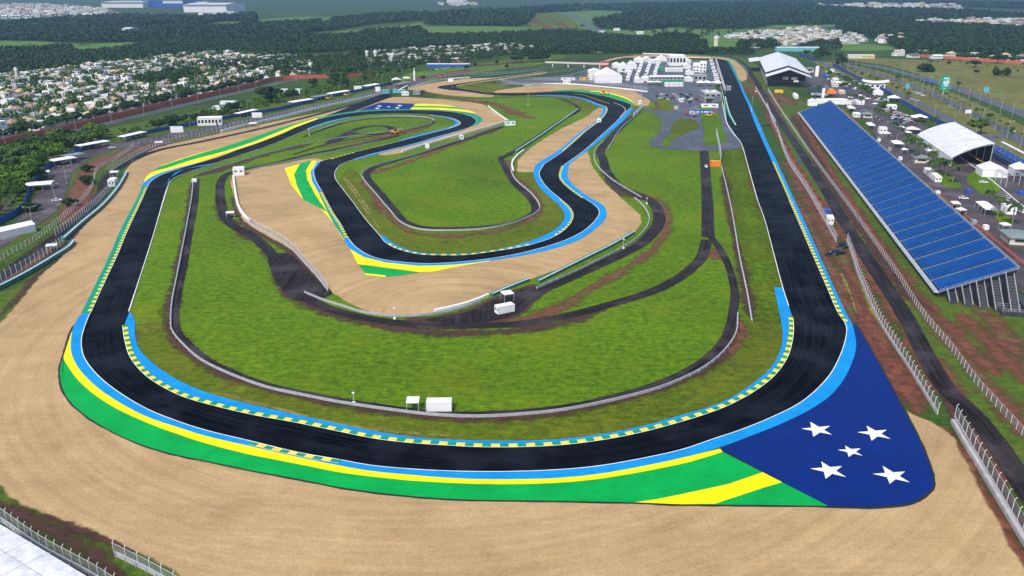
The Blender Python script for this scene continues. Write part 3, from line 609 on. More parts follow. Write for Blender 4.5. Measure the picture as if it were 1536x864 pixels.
# --- kerbs: painted blocks, each its own piece where they are large enough to pick apart
KM = {}
for nm, c in (('yellow', (0.80, 0.58, 0.02)), ('green', (0.0, 0.24, 0.085))): KM[nm] = pm('kerb_' + nm, c, 0.2, 0.9, 0.6, fine=3.0)
white_k = pm('kerb_white', (0.75, 0.75, 0.76), 0.1, 0.6, 0.6)
def kerb(s, out, w=1.4, L=2.05, z=0.245, h=0.06, ends=True):
    """out = +1 (left of the direction) / -1: side of the polyline the kerb lies on"""
    pts = smooth(GP(s) if isinstance(s, str) else s, step=1.0); n = max(2, int(plen(pts) / L)); pts = resample(pts, n=n * 2 + 1)
    nn = normals(pts); root = None
    base = MB(); k = len(pts)
    vs = []; fs = []
    for p, q in zip(pts, nn):
        for d, zz in ((0.0, z), (w * out, z), (w * out, 0.1), (0.0, 0.1)): vs.append((p.x + q.x*d, p.y + q.y*d, zz))
    for i in range(k - 1):
        for j in range(4): a = i*4 + j; b = i*4 + (j+1) % 4; fs.append((a, b, b + 4, a + 4))
    base.add(vs, fs); root = struct(base.obj('kerb', white_k))
    for i in range(n):
        mb = MB(); a0 = pts[i*2]; vs = []
        for j in range(3):
            p, q = pts[i*2 + j], nn[i*2 + j]
            for d, zz in ((0.02, z + 0.002), (0.05, z + h * 0.4), (w*0.85, z + h), (w, z + h)):
                r = p + q * d * out - a0; vs.append((r.x, r.y, zz))
        fs = []
        for j in range(2):
            for c in range(3): a = j*4 + c; fs.append((a, a+1, a+5, a+4))
        fs += [(0, 1, 2, 3), (8, 11, 10, 9)]
        mb.add(vs, fs); mb.obj('kerb_block', KM['yellow' if i % 2 else 'green'], root, loc=(a0.x, a0.y, 0))
    return root
def kerb_far(s, out, w=1.1, z=0.172):
    return struct(ribbon('kerb', s, w, z, M['kerb'], 0, out * w / 2, 2.0))
kerb(ING + " 1188,474", 1)
kerb("512,691 480,686 444,679 412,672 378,663.5", 1, 1.3)
kerb("1183,300 1200.5,340 1219,383 1240.5,432 1257,470 1266,483", 1, 1.2)
kerb("135.5,471 154,430 177,381 191,347 213.5,298.6 221,281", 1, 1.1)
kerb_far("1158.5,244 1170,270 1183,300", 1, 1.2)
kerb("579,365 599,375 629,382 662,383.5 699,383 745,377 795,368", 1, 1.0)
kerb("832,355 852,340 860,325 855,312 842,300", 1, 1.0)
kerb("483,288 500,320 512,338 522,357", -1, 1.2)
kerb_far("875,297 862,288 845,273 841,263 845,249", 1); kerb_far("845,227 879,197 899,182 909,170 910,161 899,157", 1)
kerb_far("645,172.5 673,176.5 688,181.5 690,186.5 673,193.5", -1); kerb_far("530,229 512,234 495,239", 1)
# ---------------------------------------------------------------- barriers, guardrails, fences
B = {}
B['steel'] = pm('galvanised_steel', (0.50, 0.51, 0.54), 0.15, 0.6, 0.45, metal=0.35)
B['post'] = pm('white_post', (0.62, 0.63, 0.65), 0.1, 0.8, 0.5)
B['concrete'] = pm('barrier_concrete', (0.36, 0.35, 0.35), 0.2, 0.35, 0.8, fine=2.0)
B['wconc'] = pm('white_concrete', (0.78, 0.77, 0.76), 0.1, 0.25, 0.7, fine=2.0)
B['tealb'] = pm('teal_belt', (0.02, 0.17, 0.16), 0.25, 0.5, 0.5, fine=2.0)
B['pale'] = pm('pale_belt_top', (0.50, 0.55, 0.56), 0.15, 0.5, 0.6)
B['bluewall'] = pm('blue_hoarding', (0.010, 0.065, 0.30), 0.25, 0.25, 0.55, fine=1.0)
B['brick'] = pm('red_painted_wall', (0.48, 0.115, 0.07), 0.2, 0.15, 0.8, fine=0.8)
def net_mat(name, c, a):
    m, t, b = nodes(name); b.inputs['Base Color'].default_value = (*c, 1); b.inputs['Roughness'].default_value = 0.5
    w = noise(t, 0.5, 3); t.links.new(ramp(t, w, [(0.3, a * 0.7), (0.7, a * 1.3)]), b.inputs['Alpha']); return m
B['net'] = net_mat('wire_mesh', (0.40, 0.42, 0.44), 0.22)
def sweep(pts, prof, closed_prof=True):
    mb = MB(); nn = normals(pts); k = len(prof); vs = []; fs = []
    for p, q in zip(pts, nn):
        for d, z in prof: vs.append((p.x + q.x*d, p.y + q.y*d, z))
    for i in range(len(pts) - 1):
        for j in range(k if closed_prof else k - 1): a = i*k + j; b = i*k + (j+1) % k; fs.append((a, b, b + k, a + k))
    if closed_prof: fs += [tuple(range(k - 1, -1, -1)), tuple((len(pts)-1)*k + j for j in range(k))]
    return mb.add(vs, fs)
def line_root(name, s, label, cat, group=None, step=3.0, sm=True):
    pts = GP(s) if isinstance(s, str) else s
    pts = smooth(pts, step=step) if sm else resample(pts, step)
    o = pts[0].copy(); root = thing(name, label, cat, (o.x, o.y, 0), 0, group)
    return root, [p - o for p in pts]
_pm = {}
def post_mesh(h, lean, w=0.11, mat='post'):
    k = (h, lean, w, mat)
    if k not in _pm:
        mb = MB(); mb.box((0, 0, h/2), (w, w, h))
        if lean: mb.add([(-w/2, -w/2, h), (w/2, -w/2, h), (w/2, w/2, h), (-w/2, w/2, h), (-w/2, lean - w/2, h + 0.55), (w/2, lean - w/2, h + 0.55), (w/2, lean + w/2, h + 0.55), (-w/2, lean + w/2, h + 0.55)], [(0,1,5,4),(1,2,6,5),(2,3,7,6),(3,0,4,7),(4,5,6,7)])
        _pm[k] = mb.mesh('post', B[mat])
    return _pm[k]
_panel = MB().add([(0, 0, 0), (1, 0, 0), (1, 0, 1), (0, 0, 1)], [(0, 1, 2, 3)]).mesh('mesh_panel', B['net'])
def fence(s, label, h=2.6, sp=3.0, base=0.0, lean=0.0, net=True, group=None, w=0.11, cat='fence', name='fence', z0=0.1, sm=True, pmat='post', basemat='concrete'):
    root, pts = line_root(name, s, label, cat, group, sp, sm); pts = resample(pts, sp)
    pmh = post_mesh(h, lean, w, pmat)
    if base: sweep(pts, [(-0.18, 0), (0.18, 0), (0.12, base), (-0.12, base)]).obj('base_wall', B[basemat], root)
    for i, p in enumerate(pts):
        q = pts[min(i+1, len(pts)-1)] - pts[max(i-1, 0)]; a = math.atan2(q.y, q.x)
        link('post', pmh, root, loc=(p.x, p.y, z0), rz=a)
        if net and i < len(pts) - 1:
            d = pts[i+1] - p; link('mesh_panel', _panel, root, loc=(p.x, p.y, base + 0.1), rz=math.atan2(d.y, d.x), sc=(d.length, 1, h - base))
    MB_ = MB()
    for a, b in zip(pts, pts[1:]): MB_.tube((a.x, a.y, h + z0 - 0.05), (b.x, b.y, h + z0 - 0.05), 0.035, None, 3)
    MB_.obj('top_wire', B[pmat], root)
    return root
def guardrail(s, label, h=0.95, sp=4.0, group=None, beams=3, th=0.26, mat='steel', posts=True):
    root, pts = line_root('guardrail', s, label, 'guardrail', group, 2.0)
    for k in range(beams):
        z0 = 0.15 + k * (h - 0.12) / beams; z1 = z0 + (h - 0.15) / beams * 0.92; zm = (z0 + z1) / 2
        sweep(pts, [(0, z0), (th, z0 + 0.06), (th * 0.35, zm), (th, z1 - 0.06), (0, z1), (-0.03, z1), (-0.03, z0)]).obj('rail', B[mat], root)
    if posts:
        pmh = post_mesh(round(h - 0.08, 2), 0.0, 0.14, 'steel')
        for p, q in zip(resample(pts, sp), normals(resample(pts, sp))): link('post', pmh, root, loc=(p.x - q.x*0.12, p.y - q.y*0.12, 0.05))
    return root
def wall(s, label, h, th, mat, name='wall', cat='wall', group=None, cap=None, panel=None, sm=True, z0=0.0):
    root, pts = line_root(name, s, label, cat, group, 3.0, sm)
    if panel:                                   # separate panels with joints
        pp = resample(pts, panel)
        for a, b in zip(pp, pp[1:]):
            d = b - a; L = d.length; mb = MB().box((L/2, 0, h/2 + z0), (L - 0.08, th, h)); mb.box((L/2, 0, h + z0 + 0.02), (L - 0.3, th * 0.8, 0.05))
            mb.obj('panel', B[mat], root, loc=(a.x, a.y, 0), rz=math.atan2(d.y, d.x))
    else: sweep(pts, [(-th/2, z0), (th/2, z0), (th/2, z0 + h), (-th/2, z0 + h)]).obj('wall_face', B[mat], root)
    if cap: sweep(pts, [(-th/2 - 0.05, z0 + h), (th/2 + 0.05, z0 + h), (th/2 + 0.05, z0 + h + 0.12), (-th/2 - 0.05, z0 + h + 0.12)]).obj('coping', B[cap], root)
    return root
def belt(s, label, h=1.15, th=1.3, side=1, group=None):
    """tyre wall wrapped in teal conveyor belt, pale top"""
    root, pts = line_root('tyre_barrier', s, label, 'tyre barrier', group, 2.0)
    d0, d1 = (0, th * side)
    sweep(pts, [(d0, 0.05), (d1, 0.05), (d1, h), (d0, h)] if side > 0 else [(d1, 0.05), (d0, 0.05), (d0, h), (d1, h)]).obj('belt', B['tealb'], root)
    sweep(pts, [(d0 + 0.62*th*side, h + 0.01), (d1 + 0.06*side, h + 0.01), (d1 + 0.06*side, h + 0.07), (d0 + 0.62*th*side, h + 0.07)]).obj('cover', B['pale'], root)
    return root

guardrail(GUARD1, 'long grey triple guardrail ringing the big infield lawn inside the long corner')
guardrail("1128,482 1121,440 1109,383 1099,323 1089,277 1082,250", 'straight grey guardrail between the main straight and the infield service road', beams=2, h=0.8)
guardrail("457,440 483,451 512,460 545,470 595,476 645,473 695,463 720,454", 'grey guardrail curving round the foot of the central gravel trap')
guardrail("805,434 879,401 945,366 969,344 974,327 965,310 952,298", 'grey guardrail round the right end of the central gravel trap')
guardrail("962,297 922,273 899,253 892,240 893,226 905,213", 'pale guardrail along the outside of the S bend gravel')
guardrail("545,258 542,265 562,290 585,317 602,335 629,345 672,347 729,344 772,335 802,322 810,312 799,293 775,272 767,257 769,238", 'grey guardrail around the inner lawn within the loop of track')
guardrail("545,258 560,250 585,243 629,231 692,209 757,187", 'guardrail along the service road beside the hairpin gravel')
guardrail("296,262 330,252 400,231 470,214 540,203 600,195 640,187", 'guardrail inside the hairpin lawn beside the fast left bend', beams=2)
guardrail("350,262 400,250 450,239 510,226 560,215", 'guardrail above the central gravel by the white hut', beams=2)
guardrail("912,224 932,193 958,170", 'short guardrail on the service road up to the pit entry', beams=2)
guardrail("645,187 651,181 635,176.5 600,175 560,176.5 520,183 480,195", 'pale curved guardrail round the small skid pad lawn', beams=2)
guardrail("349,266 352,290 357,312 366,326 374,333", 'white padded barrier at the left end of the central gravel trap', h=1.3, th=0.9, mat='wconc', beams=1, posts=False)
belt("805,424 845,404 879,387 915,369 948,350", 'long teal tyre barrier on the right of the central gravel trap', side=-1)
belt("735,444 760,433 790,421", 'short teal tyre barrier beside the white canopy at the central trap', side=-1)
wall("652,468 675,463 705,455 733,444", 'low white block row at the foot of the central gravel trap', 0.9, 0.9, 'wconc', cat='barrier', name='barrier', panel=2.5)
belt("772,229 800,211 845,180 866,165", 'long teal barrier along the wedge of gravel by the back straight', 1.4, 1.2, -1)
wall("770,257 768,246 776,234 786,226", 'white block row at the low end of the teal barrier', 1.0, 0.8, 'wconc', cat='barrier', name='barrier', panel=2.5)
belt("-60,438 0,398 40,374 80,351 103,340 108,335", 'long teal tyre barrier beside the left service road, ending at the gap', 1.5, 1.6, -1) if False else None
belt("-50,455 0,432 40,411 75,390 100,374 107,365", 'teal tyre barrier at the lower left edge of the gravel', 1.6, 1.5, -1)
belt("92,362 120,337 150,312 172,287 184,268 187,260", 'teal tyre barrier beyond the gap, curving up the left edge of the gravel', 1.6, 1.5, -1)
wall("332,199 375,188 420,178 480,163 530,152 573,142", 'long white concrete wall above the upper gravel strip', 2.0, 0.6, 'wconc', name='concrete_wall', panel=4.0)
wall("613,133 640,125 673,119 704,117", 'curved white concrete wall behind the top left hairpin', 1.4, 0.5, 'wconc', name='concrete_wall', panel=4.0)
belt("706,118 750,113.5 790,109.5 815,106.5", 'dark green barrier beyond the top hairpin', 1.6, 1.0, 1)
wall("786,129 820,126.5 860,127 900,130.5 940,134.5 971,138.5", 'white concrete wall behind the gravel below the white marquees', 1.4, 0.5, 'wconc', name='concrete_wall', panel=4.0)
wall("964,81 1000,82 1026,83", 'white concrete wall at the far end of the pits', 1.6, 0.5, 'wconc', name='concrete_wall', panel=6.0)
wall("1026,83 1060,85 1089,87 1107,94 1120,107 1121,119", 'dark tyre wall round the far gravel trap', 1.6, 1.0, 'tealb', name='tyre_barrier', cat='tyre barrier')
wall("732,160 745,170 762,182", 'pale wall at the right tip of the hairpin gravel', 1.2, 0.6, 'wconc', name='barrier', cat='barrier', panel=4.0)
wall("603,229 635,219 692,202.5 757,184", 'long white wall along the lower edge of the hairpin gravel', 1.3, 0.8, 'wconc', name='barrier', cat='barrier', panel=4.0)
wall("950,175 958,168 966,161", 'slanted white advertising wall at the pit entry', 2.6, 0.4, 'wconc', name='hoarding', cat='hoarding', panel=4.0)

# right of the main straight
fence("1150,158 1157,178 1164,194", 'white post fence on a low wall at the far part of the main straight', 3.0, 3.0, 0.9, 0.0)
wall("1133,132 1142,147 1154,168 1163,183", 'grey concrete block wall beside the far part of the main straight', 1.2, 1.0, 'concrete', name='concrete_wall', panel=4.0)
fence("1165,196 1181,240 1211,287 1235,329 1254,363", 'white catch fence on a kerb wall, upstream of the black tarpaulin', 3.0, 3.0, 1.0, 0.35)
fence("1270,362 1278,385 1287,413 1317,480 1344,524 1362,551 1406,622", 'white catch fence on a kerb wall, downstream of the black tarpaulin', 3.0, 3.0, 1.0, 0.35)
fence("1432,625 1470,690 1510,756 1560,842", 'white catch fence above the grey wall beside the gravel corner', 3.0, 3.0, 0.3, 0.35)
wall("1428,634 1450,672 1480,722 1530,806 1560,855", 'long low grey concrete wall at the right edge of the gravel', 1.1, 0.9, 'concrete', name='concrete_wall', panel=5.0)
fence("1152,136 1170,165 1195,202 1221,240 1256,288 1291,337 1344,413 1388,480 1424,523 1468,582 1536,658 1600,735", 'long wire fence on the grass strip in front of the blue grandstand', 2.4, 2.8, 0.0, 0.0)
# left side
fence("-60,440 0,392 55,361 111,314 132,292 141,277 144,261 155,250 172,242 200,222", 'wire fence with white posts between the left service road and the car park', 2.6, 3.0)
fence("-60,465 0,424 40,402 75,381 95,366", 'white catch fence behind the lower left teal barrier', 3.2, 3.0, 0.0, 0.3)
fence("84,355 108,338 130,320 150,302 165,285 172,273", 'white catch fence behind the upper left teal barrier', 3.2, 3.0, 0.0, 0.3)
fence("165,259 175,252 190,243 208,233 232,222 262,214 300,206 330,199", 'white catch fence round the top left bend of the gravel', 3.2, 3.5, 0.8, 0.3)
fence("200,218 240,210 300,199 350,188 420,173 500,156 573,140", 'line of fence posts along the upper left car park', 2.6, 5.0)
fence("332,196 375,186 420,175 480,161 530,150 573,140", 'catch fence standing behind the long white concrete wall', 3.2, 5.0, 0.0, 0.3)
fence("606,132 640,123 690,114 750,111 815,104 870,98", 'fence behind the top hairpin by the far car park', 3.2, 6.0)
fence("746,124 770,122 800,120 850,122 900,126 940,131 972,136", 'brown fence line in front of the white marquees', 3.2, 4.0, 0.0, 0.0)
fence("760,118 800,113 850,107 900,98", 'fence along the road to the paddock', 3.2, 6.0)
fence("750,120 757,124 775,127.5 800,128 820,126", 'fence round the small lawn by the paddock car park', 3.0, 4.0)
fence("371,334 390,345 410,355 433,370 455,393 475,415 492,437", 'white catch fence along the left slope of the central gravel trap', 2.8, 1.8, 0.9, 0.3)
fence("-60,742 0,776 31,798 60,818 95,838 140,862 200,900", 'grey lattice fence with curved white posts beside the white marquee roof', 2.6, 2.6, 0.0, 0.35, cat='fence', net=True)
fence("172,832 195,843 225,858 300,900", 'grey lattice fence with braced gate post by the wet gap in the soil', 2.6, 3.2, 0.0, 0.35)
for s, lb in (("-60,750 0,783 60,824 140,868 200,905", 'grey slatted rail along the foot of the fence by the white marquee'), ("174,836 195,846 225,861 300,903", 'grey slatted rail along the foot of the fence past the wet gap')):
    guardrail(s, lb, 1.3, 3.0, beams=3)
# street walls
wall("-90,262 0,219 100,196 200,171.5 300,148 380,130 420,120 495,117", 'long red wall between the street and the housing estate', 4.2, 0.4, 'brick', name='estate_wall', panel=None, cap=None)
wall("520,116 560,113 560,113", 'short red wall by the trees beyond the street', 3.5, 0.4, 'brick', name='estate_wall', sm=False)
wall("1362,84 1400,87 1460,91 1536,96 1700,106", 'red wall at the far side of the dry meadow', 4.0, 0.4, 'brick', name='estate_wall')
wall("-60,365 0,336 33,317 42,297 53,275 72,253 97,239 125,225 158,212.5", 'blue hoarding between the lawn and the left car park', 3.0, 0.15, 'bluewall', name='hoarding', cat='hoarding', panel=4.0)
wall("190,208 240,197 300,187 360,175 420,165 480,150 520,141 560,133 590,126", 'blue hoarding behind the upper left car park', 2.6, 0.15, 'bluewall', name='hoarding', cat='hoarding', panel=6.0)
wall("1198,83 1225,92", 'blue hoarding beyond the white gabled stand', 3.0, 0.2, 'bluewall', name='hoarding', cat='hoarding')
wall("1249,98 1270,110 1295,123 1318,133 1345,150 1372,166 1398,181 1422,192", 'long blue hoarding between the car park and the avenue', 3.4, 0.2, 'bluewall', name='hoarding', cat='hoarding', panel=6.0)
guardrail("1438,235 1470,258 1500,282 1536,312 1600,360", 'pale kerb rail across the car park by the white box tent', 0.5, 6, beams=1, mat='wconc', th=0.5)
# pit wall
wall("1074,91 1078,105 1083,122 1087,136", 'grey pit wall between pit lane and the straight', 2.4, 2.2, 'concrete', name='pit_wall', panel=6.0)
fence("1082,146 1084,160 1086,170", 'low fence beside the pit exit lane', 2.4, 3.0, 0.6)
wall("1074,202 1077,215 1080,232 1081,243", 'tall grey screen panels beside the orange container', 4.5, 0.2, 'pale', name='screen', cat='screen', panel=4.0)
fence("960,160 962,148 963,138", 'white gate fence at the end of the gravel by the pit entry', 4.0, 2.0, 0.4)

B['rednet'] = pm('red_white_mesh', (0.55, 0.16, 0.11), 0.3, 0.6, 0.7)
wall("1262,163 1300,200 1340,236 1390,280 1440,318 1490,360 1540,400", 'low red and white crowd barrier along the back of the grandstand', 1.1, 0.12, 'rednet', name='crowd_barrier', cat='barrier', panel=2.5)
# ---------------------------------------------------------------- stands, tents, huts, vehicles
AX = math.radians(-12.6)           # local +y runs along the main straight, away from the camera
C = {}
C['white'] = pm('white_canvas', (0.80, 0.80, 0.81), 0.05, 0.12, 0.6, rnd=0.10)
C['canvas2'] = pm('white_pvc_roof', (0.64, 0.65, 0.67), 0.12, 0.15, 0.5, fine=0.6)
C['grey'] = pm('grey_panel', (0.30, 0.31, 0.33), 0.15, 0.2, 0.6); C['dgrey'] = pm('dark_frame', (0.035, 0.037, 0.045), 0.2, 0.4, 0.6)
C['teal_roof'] = pm('grey_green_roof', (0.17, 0.22, 0.22), 0.15, 0.3, 0.6, fine=1.5)
C['orange'] = pm('orange_paint', (0.75, 0.20, 0.025), 0.1, 0.5, 0.5); C['yellow'] = pm('yellow_machine_paint', (0.75, 0.45, 0.02), 0.1, 0.5, 0.5)
C['redp'] = pm('red_paint', (0.45, 0.05, 0.04), 0.15, 0.4, 0.5); C['black'] = pm('black_rubber', (0.012, 0.012, 0.013), 0.2, 1.0, 0.7)
C['glass'] = pm('dark_glass', (0.02, 0.025, 0.03), 0.1, 0.5, 0.12); C['greenp'] = pm('green_panel', (0.0, 0.30, 0.12), 0.15, 0.3, 0.5)
C['bluep'] = pm('blue_panel', (0.012, 0.09, 0.42), 0.15, 0.3, 0.5); C['cyan'] = pm('cyan_panel', (0.12, 0.42, 0.48), 0.15, 0.3, 0.5)
C['seat'] = pm('blue_plastic_seat', (0.006, 0.105, 0.39), 0.18, 0.15, 0.42, rnd=0.12); C['step'] = pm('stand_deck', (0.016, 0.030, 0.075), 0.2, 0.6, 0.6)
C['alu'] = pm('aluminium', (0.50, 0.52, 0.55), 0.12, 0.4, 0.4, metal=0.3); C['wood'] = pm('timber', (0.30, 0.17, 0.08), 0.2, 0.5, 0.7); C['tarp'] = pm('black_tarpaulin', (0.010, 0.011, 0.013), 0.3, 0.4, 0.35, bmp=0.4)
C['lgrey'] = pm('light_grey_roof', (0.40, 0.41, 0.42), 0.15, 0.3, 0.7); C['bluegrey'] = pm('blue_grey_cladding', (0.12, 0.15, 0.20), 0.12, 0.3, 0.6); C['stairs'] = pm('stair_grating', (0.36, 0.38, 0.41), 0.2, 0.4, 0.6); C['cream'] = pm('cream_render', (0.62, 0.57, 0.46), 0.08, 0.2, 0.75)
def at(px, py, z=0.0): return G(px, py, z)

# --- blue grandstand: sections of seat rows between stairs
def grandstand():
    p0 = at(1408, 446, 0); L, DEP, NR, NS = 436.0, 22.4, 28, 36
    root = thing('grandstand', 'long open grandstand of blue seats facing the main straight', 'grandstand', p0, AX)
    tread, rise, zf = DEP / NR, 0.36, 1.9; sec = L / NS
    sm = MB(); dk = MB()
    ns = 22; sw = (sec - 1.5) / ns
    for r in range(NR):
        x = r * tread; z = zf + r * rise
        dk.box((x + tread/2, sec/2, z - 0.1), (tread * 0.98, sec - 0.02, 0.2))
        for k in range(ns):
            y = 0.75 + (k + 0.5) * sw
            sm.box((x + 0.52, y, z + 0.40), (0.40, sw * 0.90, 0.07)); sm.box((x + 0.73, y, z + 0.62), (0.06, sw * 0.90, 0.40))
    seats = sm.mesh('seat_block', C['seat']); deck = dk.mesh('deck', C['step'])
    st = MB()
    for r in range(NR * 2): st.box((r * tread / 2 + tread/4, 0, zf + (r // 2) * rise + (0.19 if r % 2 else 0.08)), (tread/2 * 0.6, 0.8, 0.16))
    stair = st.mesh('stair', C['stairs'])
    for k in range(NS):
        link('seat_block', seats, root, loc=(0, k * sec, 0)); link('deck', deck, root, loc=(0, k * sec, 0))
        link('stair', stair, root, loc=(0, k * sec if k else 0.55, 0.02))
    zt = zf + NR * rise
    mb = MB(); mb.box((-0.9, L/2, zf - 0.25), (1.7, L, 0.14)); mb.obj('walkway', C['alu'], root)
    def rail(a, b, h=1.1, n=None, nm='handrail', fill=False):
        a, b = Vector(a), Vector(b); d = b - a; n = n or max(2, int(d.length / 2.0)); m = MB()
        for i in range(n + 1):
            p = a + d * (i / n); m.tube(p, p + Vector((0, 0, h)), 0.05, None, 4)
        for zz in (h, h * 0.5): m.tube(a + Vector((0, 0, zz)), b + Vector((0, 0, zz)), 0.045, None, 4)
        return m.obj(nm, C['alu'], root)
    rail((-1.7, 0, zf - 0.2), (-1.7, L, zf - 0.2)); rail((0, -0.1, zf), (DEP, -0.1, zt)); rail((0, L + 0.1, zf), (DEP, L + 0.1, zt))
    bp = MB(); pw = sec / 4
    for k in range(NS * 4): bp.box((DEP + 0.25, (k + 0.5) * pw, zt + 0.45), (0.08, pw - 0.25, 1.25))
    bp.obj('back_panel', C['alu'], root)
    # scaffold under the seats
    f = MB()
    for k in range(0, NS * 3 + 1):
        y = min(L, k * sec / 3)
        for r in range(0, NR + 1, 7):
            x = min(DEP, r * tread); z = zf + r * rise - 0.3; f.tube((x, y, 0), (x, y, z), 0.07, None, 4)
        f.tube((0, y, 0.4), (DEP, y, zt - 0.6), 0.05, None, 4); f.tube((DEP, y, 0.3), (DEP * 0.25, y, zf + 1.8), 0.05, None, 4)
    f.obj('scaffold', C['dgrey'], root)
    MB().box((-0.2, L/2, 0.8), (0.12, L, 1.5)).obj('front_skirt', C['dgrey'], root)
    e = MB(); e.prism([(0, 0.2), (DEP, 0.2), (DEP, zt - 0.4), (0, zf - 0.4)], 1.2, 1.3); e.obj('dark_end_sheet', C['dgrey'], root)  # plain dark sheet added behind the near-end understructure
    # access stair flights below the near end
    for i, x in enumerate((3.2, 7.4, 11.6, 15.8, 20.0)):
        zz = zf + x / tread * rise - 0.6; run = 5.0 + 1.6 * i; fl = MB()
        nst = 12
        for s_ in range(nst): fl.box((x, -0.6 - run * (s_ + 0.5) / nst, zz * (1 - (s_ + 1) / nst) * 0.92 + 0.3), (2.4, run / nst * 0.9, 0.14))
        fl.prism([(-0.6, 0.05), (-0.6, zz * 0.92), (-0.6 - run, 0.15), (-0.6 - run, 0.05)], x - 1.2, x + 1.2, 'x')
        fo = fl.obj('stair_flight', C['dgrey'], root)
        for sx in (-1.25, 1.25):
            m = MB()
            for s_ in range(nst + 1):
                y = -0.6 - run * s_ / nst; z = zz * (1 - s_ / nst) * 0.92 + 0.3; m.tube((x + sx, y, z), (x + sx, y, z + 1.1), 0.045, None, 4)
            for hh in (1.1, 0.6): m.tube((x + sx, -0.6, zz*0.92 + 0.3 + hh), (x + sx, -0.6 - run, 0.3 + hh), 0.045, None, 4)
            m.obj('handrail', C['alu'], fo)
    # lower platform with bare benches beyond the near end
    pl = MB(); pl.box((22.5, -8.5, 0.7), (14, 10, 1.2)); pl.box((26.5, -6, 2.2), (8, 12, 1.8)); po = pl.obj('landing', C['dgrey'], root)
    for y in (-3.5, -8.5, -13.4):
        m = MB()
        for k in range(9): m.tube((15.6 + k * 1.7, y, 1.3), (15.6 + k * 1.7, y, 2.5), 0.05, None, 4)
        for hh in (1.8, 2.5): m.tube((15.6, y, hh), (29.2, y, hh), 0.05, None, 4)
        m.obj('handrail', C['alu'], po)
    return root
grandstand()

# --- generic small architecture
def gable_tent(px, py, w, l, he, hr, label, rz=AX, name='marquee', cat='marquee', roof='white', wallm='white', open_=(), hip=False, over=0.15, group=None, legs=True, z=0.0):
    """w across x, l along y; base centre at pixel; open_ = sides without wall: subset of 'xXyY'"""
    root = thing(name, label, cat, at(px, py), rz, group); a, b = w/2 + over, l/2 + over
    ins = min(a, b) * 0.98 if hip else 0.0
    m = MB(); m.add([(-a, -b, he), (a, -b, he), (a, b, he), (-a, b, he), (0, -b + ins, hr), (0, b - ins, hr)], [(0, 1, 4), (1, 2, 5, 4), (2, 3, 5), (3, 0, 4, 5), (0, 3, 2, 1)])
    if not hip: m.f[-5] = m.f[-5]
    m.obj('roof', C[roof], root)
    n = max(2, int(l / 5) + 1)
    if legs:
        lm = MB().box((0, 0, he/2), (0.16, 0.16, he)).mesh('leg', C['alu'])
        for i in range(n):
            for sx in (-1, 1): link('leg', lm, root, loc=(sx * (w/2 - 0.1), -l/2 + 0.1 + (l - 0.2) * i / (n - 1), 0))
    for k, (c, d) in dict(x=((-w/2 + 0.02, 0, he/2), (0.05, l * 0.985, he)), X=((w/2 - 0.02, 0, he/2), (0.05, l * 0.985, he)), y=((0, -l/2 + 0.02, he/2), (w * 0.985, 0.05, he)), Y=((0, l/2 - 0.02, he/2), (w * 0.985, 0.05, he))).items():
        if k in open_: continue
        nb = max(1, int((l if k in 'xX' else w) / 5)); wm = MB()
        for i in range(nb):
            if k in 'xX': wm.box((c[0], -l/2 + l * (i + 0.5) / nb, c[2]), (d[0], l / nb - 0.12, d[2]))
            else: wm.box((-w/2 + w * (i + 0.5) / nb, c[1], c[2]), (w / nb - 0.12, d[1], d[2]))
        wm.obj('side_wall', C[wallm], root)
    return root
def canopy(px, py, w, l, h, label, rz=AX, roof='white', name='canopy', slope=0.5, legs=True, group=None):
    root = thing(name, label, 'canopy', at(px, py), rz, group); n = max(1, int(round(l / 5)))
    for i in range(n):
        y0, y1 = -l/2 + l*i/n, -l/2 + l*(i+1)/n; ym = (y0 + y1) / 2; m = MB(); g = 0.03
        m.add([(-w/2, y0+g, h), (w/2, y0+g, h), (w/2, y1-g, h), (-w/2, y1-g, h), (0, ym, h + slope * 2), (-w/2, y0+g, h-0.3), (w/2, y0+g, h-0.3), (w/2, y1-g, h-0.3), (-w/2, y1-g, h-0.3)], [(0,1,4),(1,2,4),(2,3,4),(3,0,4),(0,5,6,1),(1,6,7,2),(2,7,8,3),(3,8,5,0)])
        m.obj('roof', C[roof], root)
    if legs:
        lm = MB().box((0, 0, (h-0.05)/2), (0.13, 0.13, h - 0.05)).mesh('leg', C['alu'])
        for i in range(n + 1):
            for sx in (-1, 1): link('leg', lm, root, loc=(sx * (w/2 - 0.1), -l/2 + 0.1 + (l - 0.2) * i / n, 0))
    return root
def cabin(px, py, w, l, h, label, rz=AX, mat='white', name='cabin', cat='cabin', doors=1, roofm=None, group=None, win=2):
    """site cabin / container: ribbed body, frame, doors, windows"""
    root = thing(name, label, cat, at(px, py), rz, group)
    b = MB(); b.box((0, 0, h/2 + 0.1), (w, l, h - 0.2)); nr = max(3, int(l / 1.0))
    for i in range(nr):
        y = -l/2 + l * (i + 0.5) / nr
        for sx in (-1, 1): b.box((sx * (w/2 + 0.02), y, h/2 + 0.1), (0.06, l / nr * 0.55, h - 0.5))
    b.obj('body', C[mat], root)
    f = MB()
    for z in (0.1, h): f.box((0, 0, z), (w + 0.10, l + 0.10, 0.16))
    for sx in (-1, 1):
        for sy in (-1, 1): f.box((sx * w/2, sy * l/2, h/2 + 0.05), (0.16, 0.16, h - 0.1))
    f.obj('frame', C[roofm or mat], root)
    for i in range(doors): MB().box((-w/2 - 0.06, -l/2 + l * (i + 0.5) / doors, 1.15), (0.06, 0.95, 2.1)).obj('door', C['grey'], root)
    for i in range(win): MB().box((-w * 0.5 + w * (i + 0.5) / win, -l/2 - 0.05, h * 0.6), (w / win * 0.45, 0.06, 0.8)).obj('window', C['glass'], root)
    return root
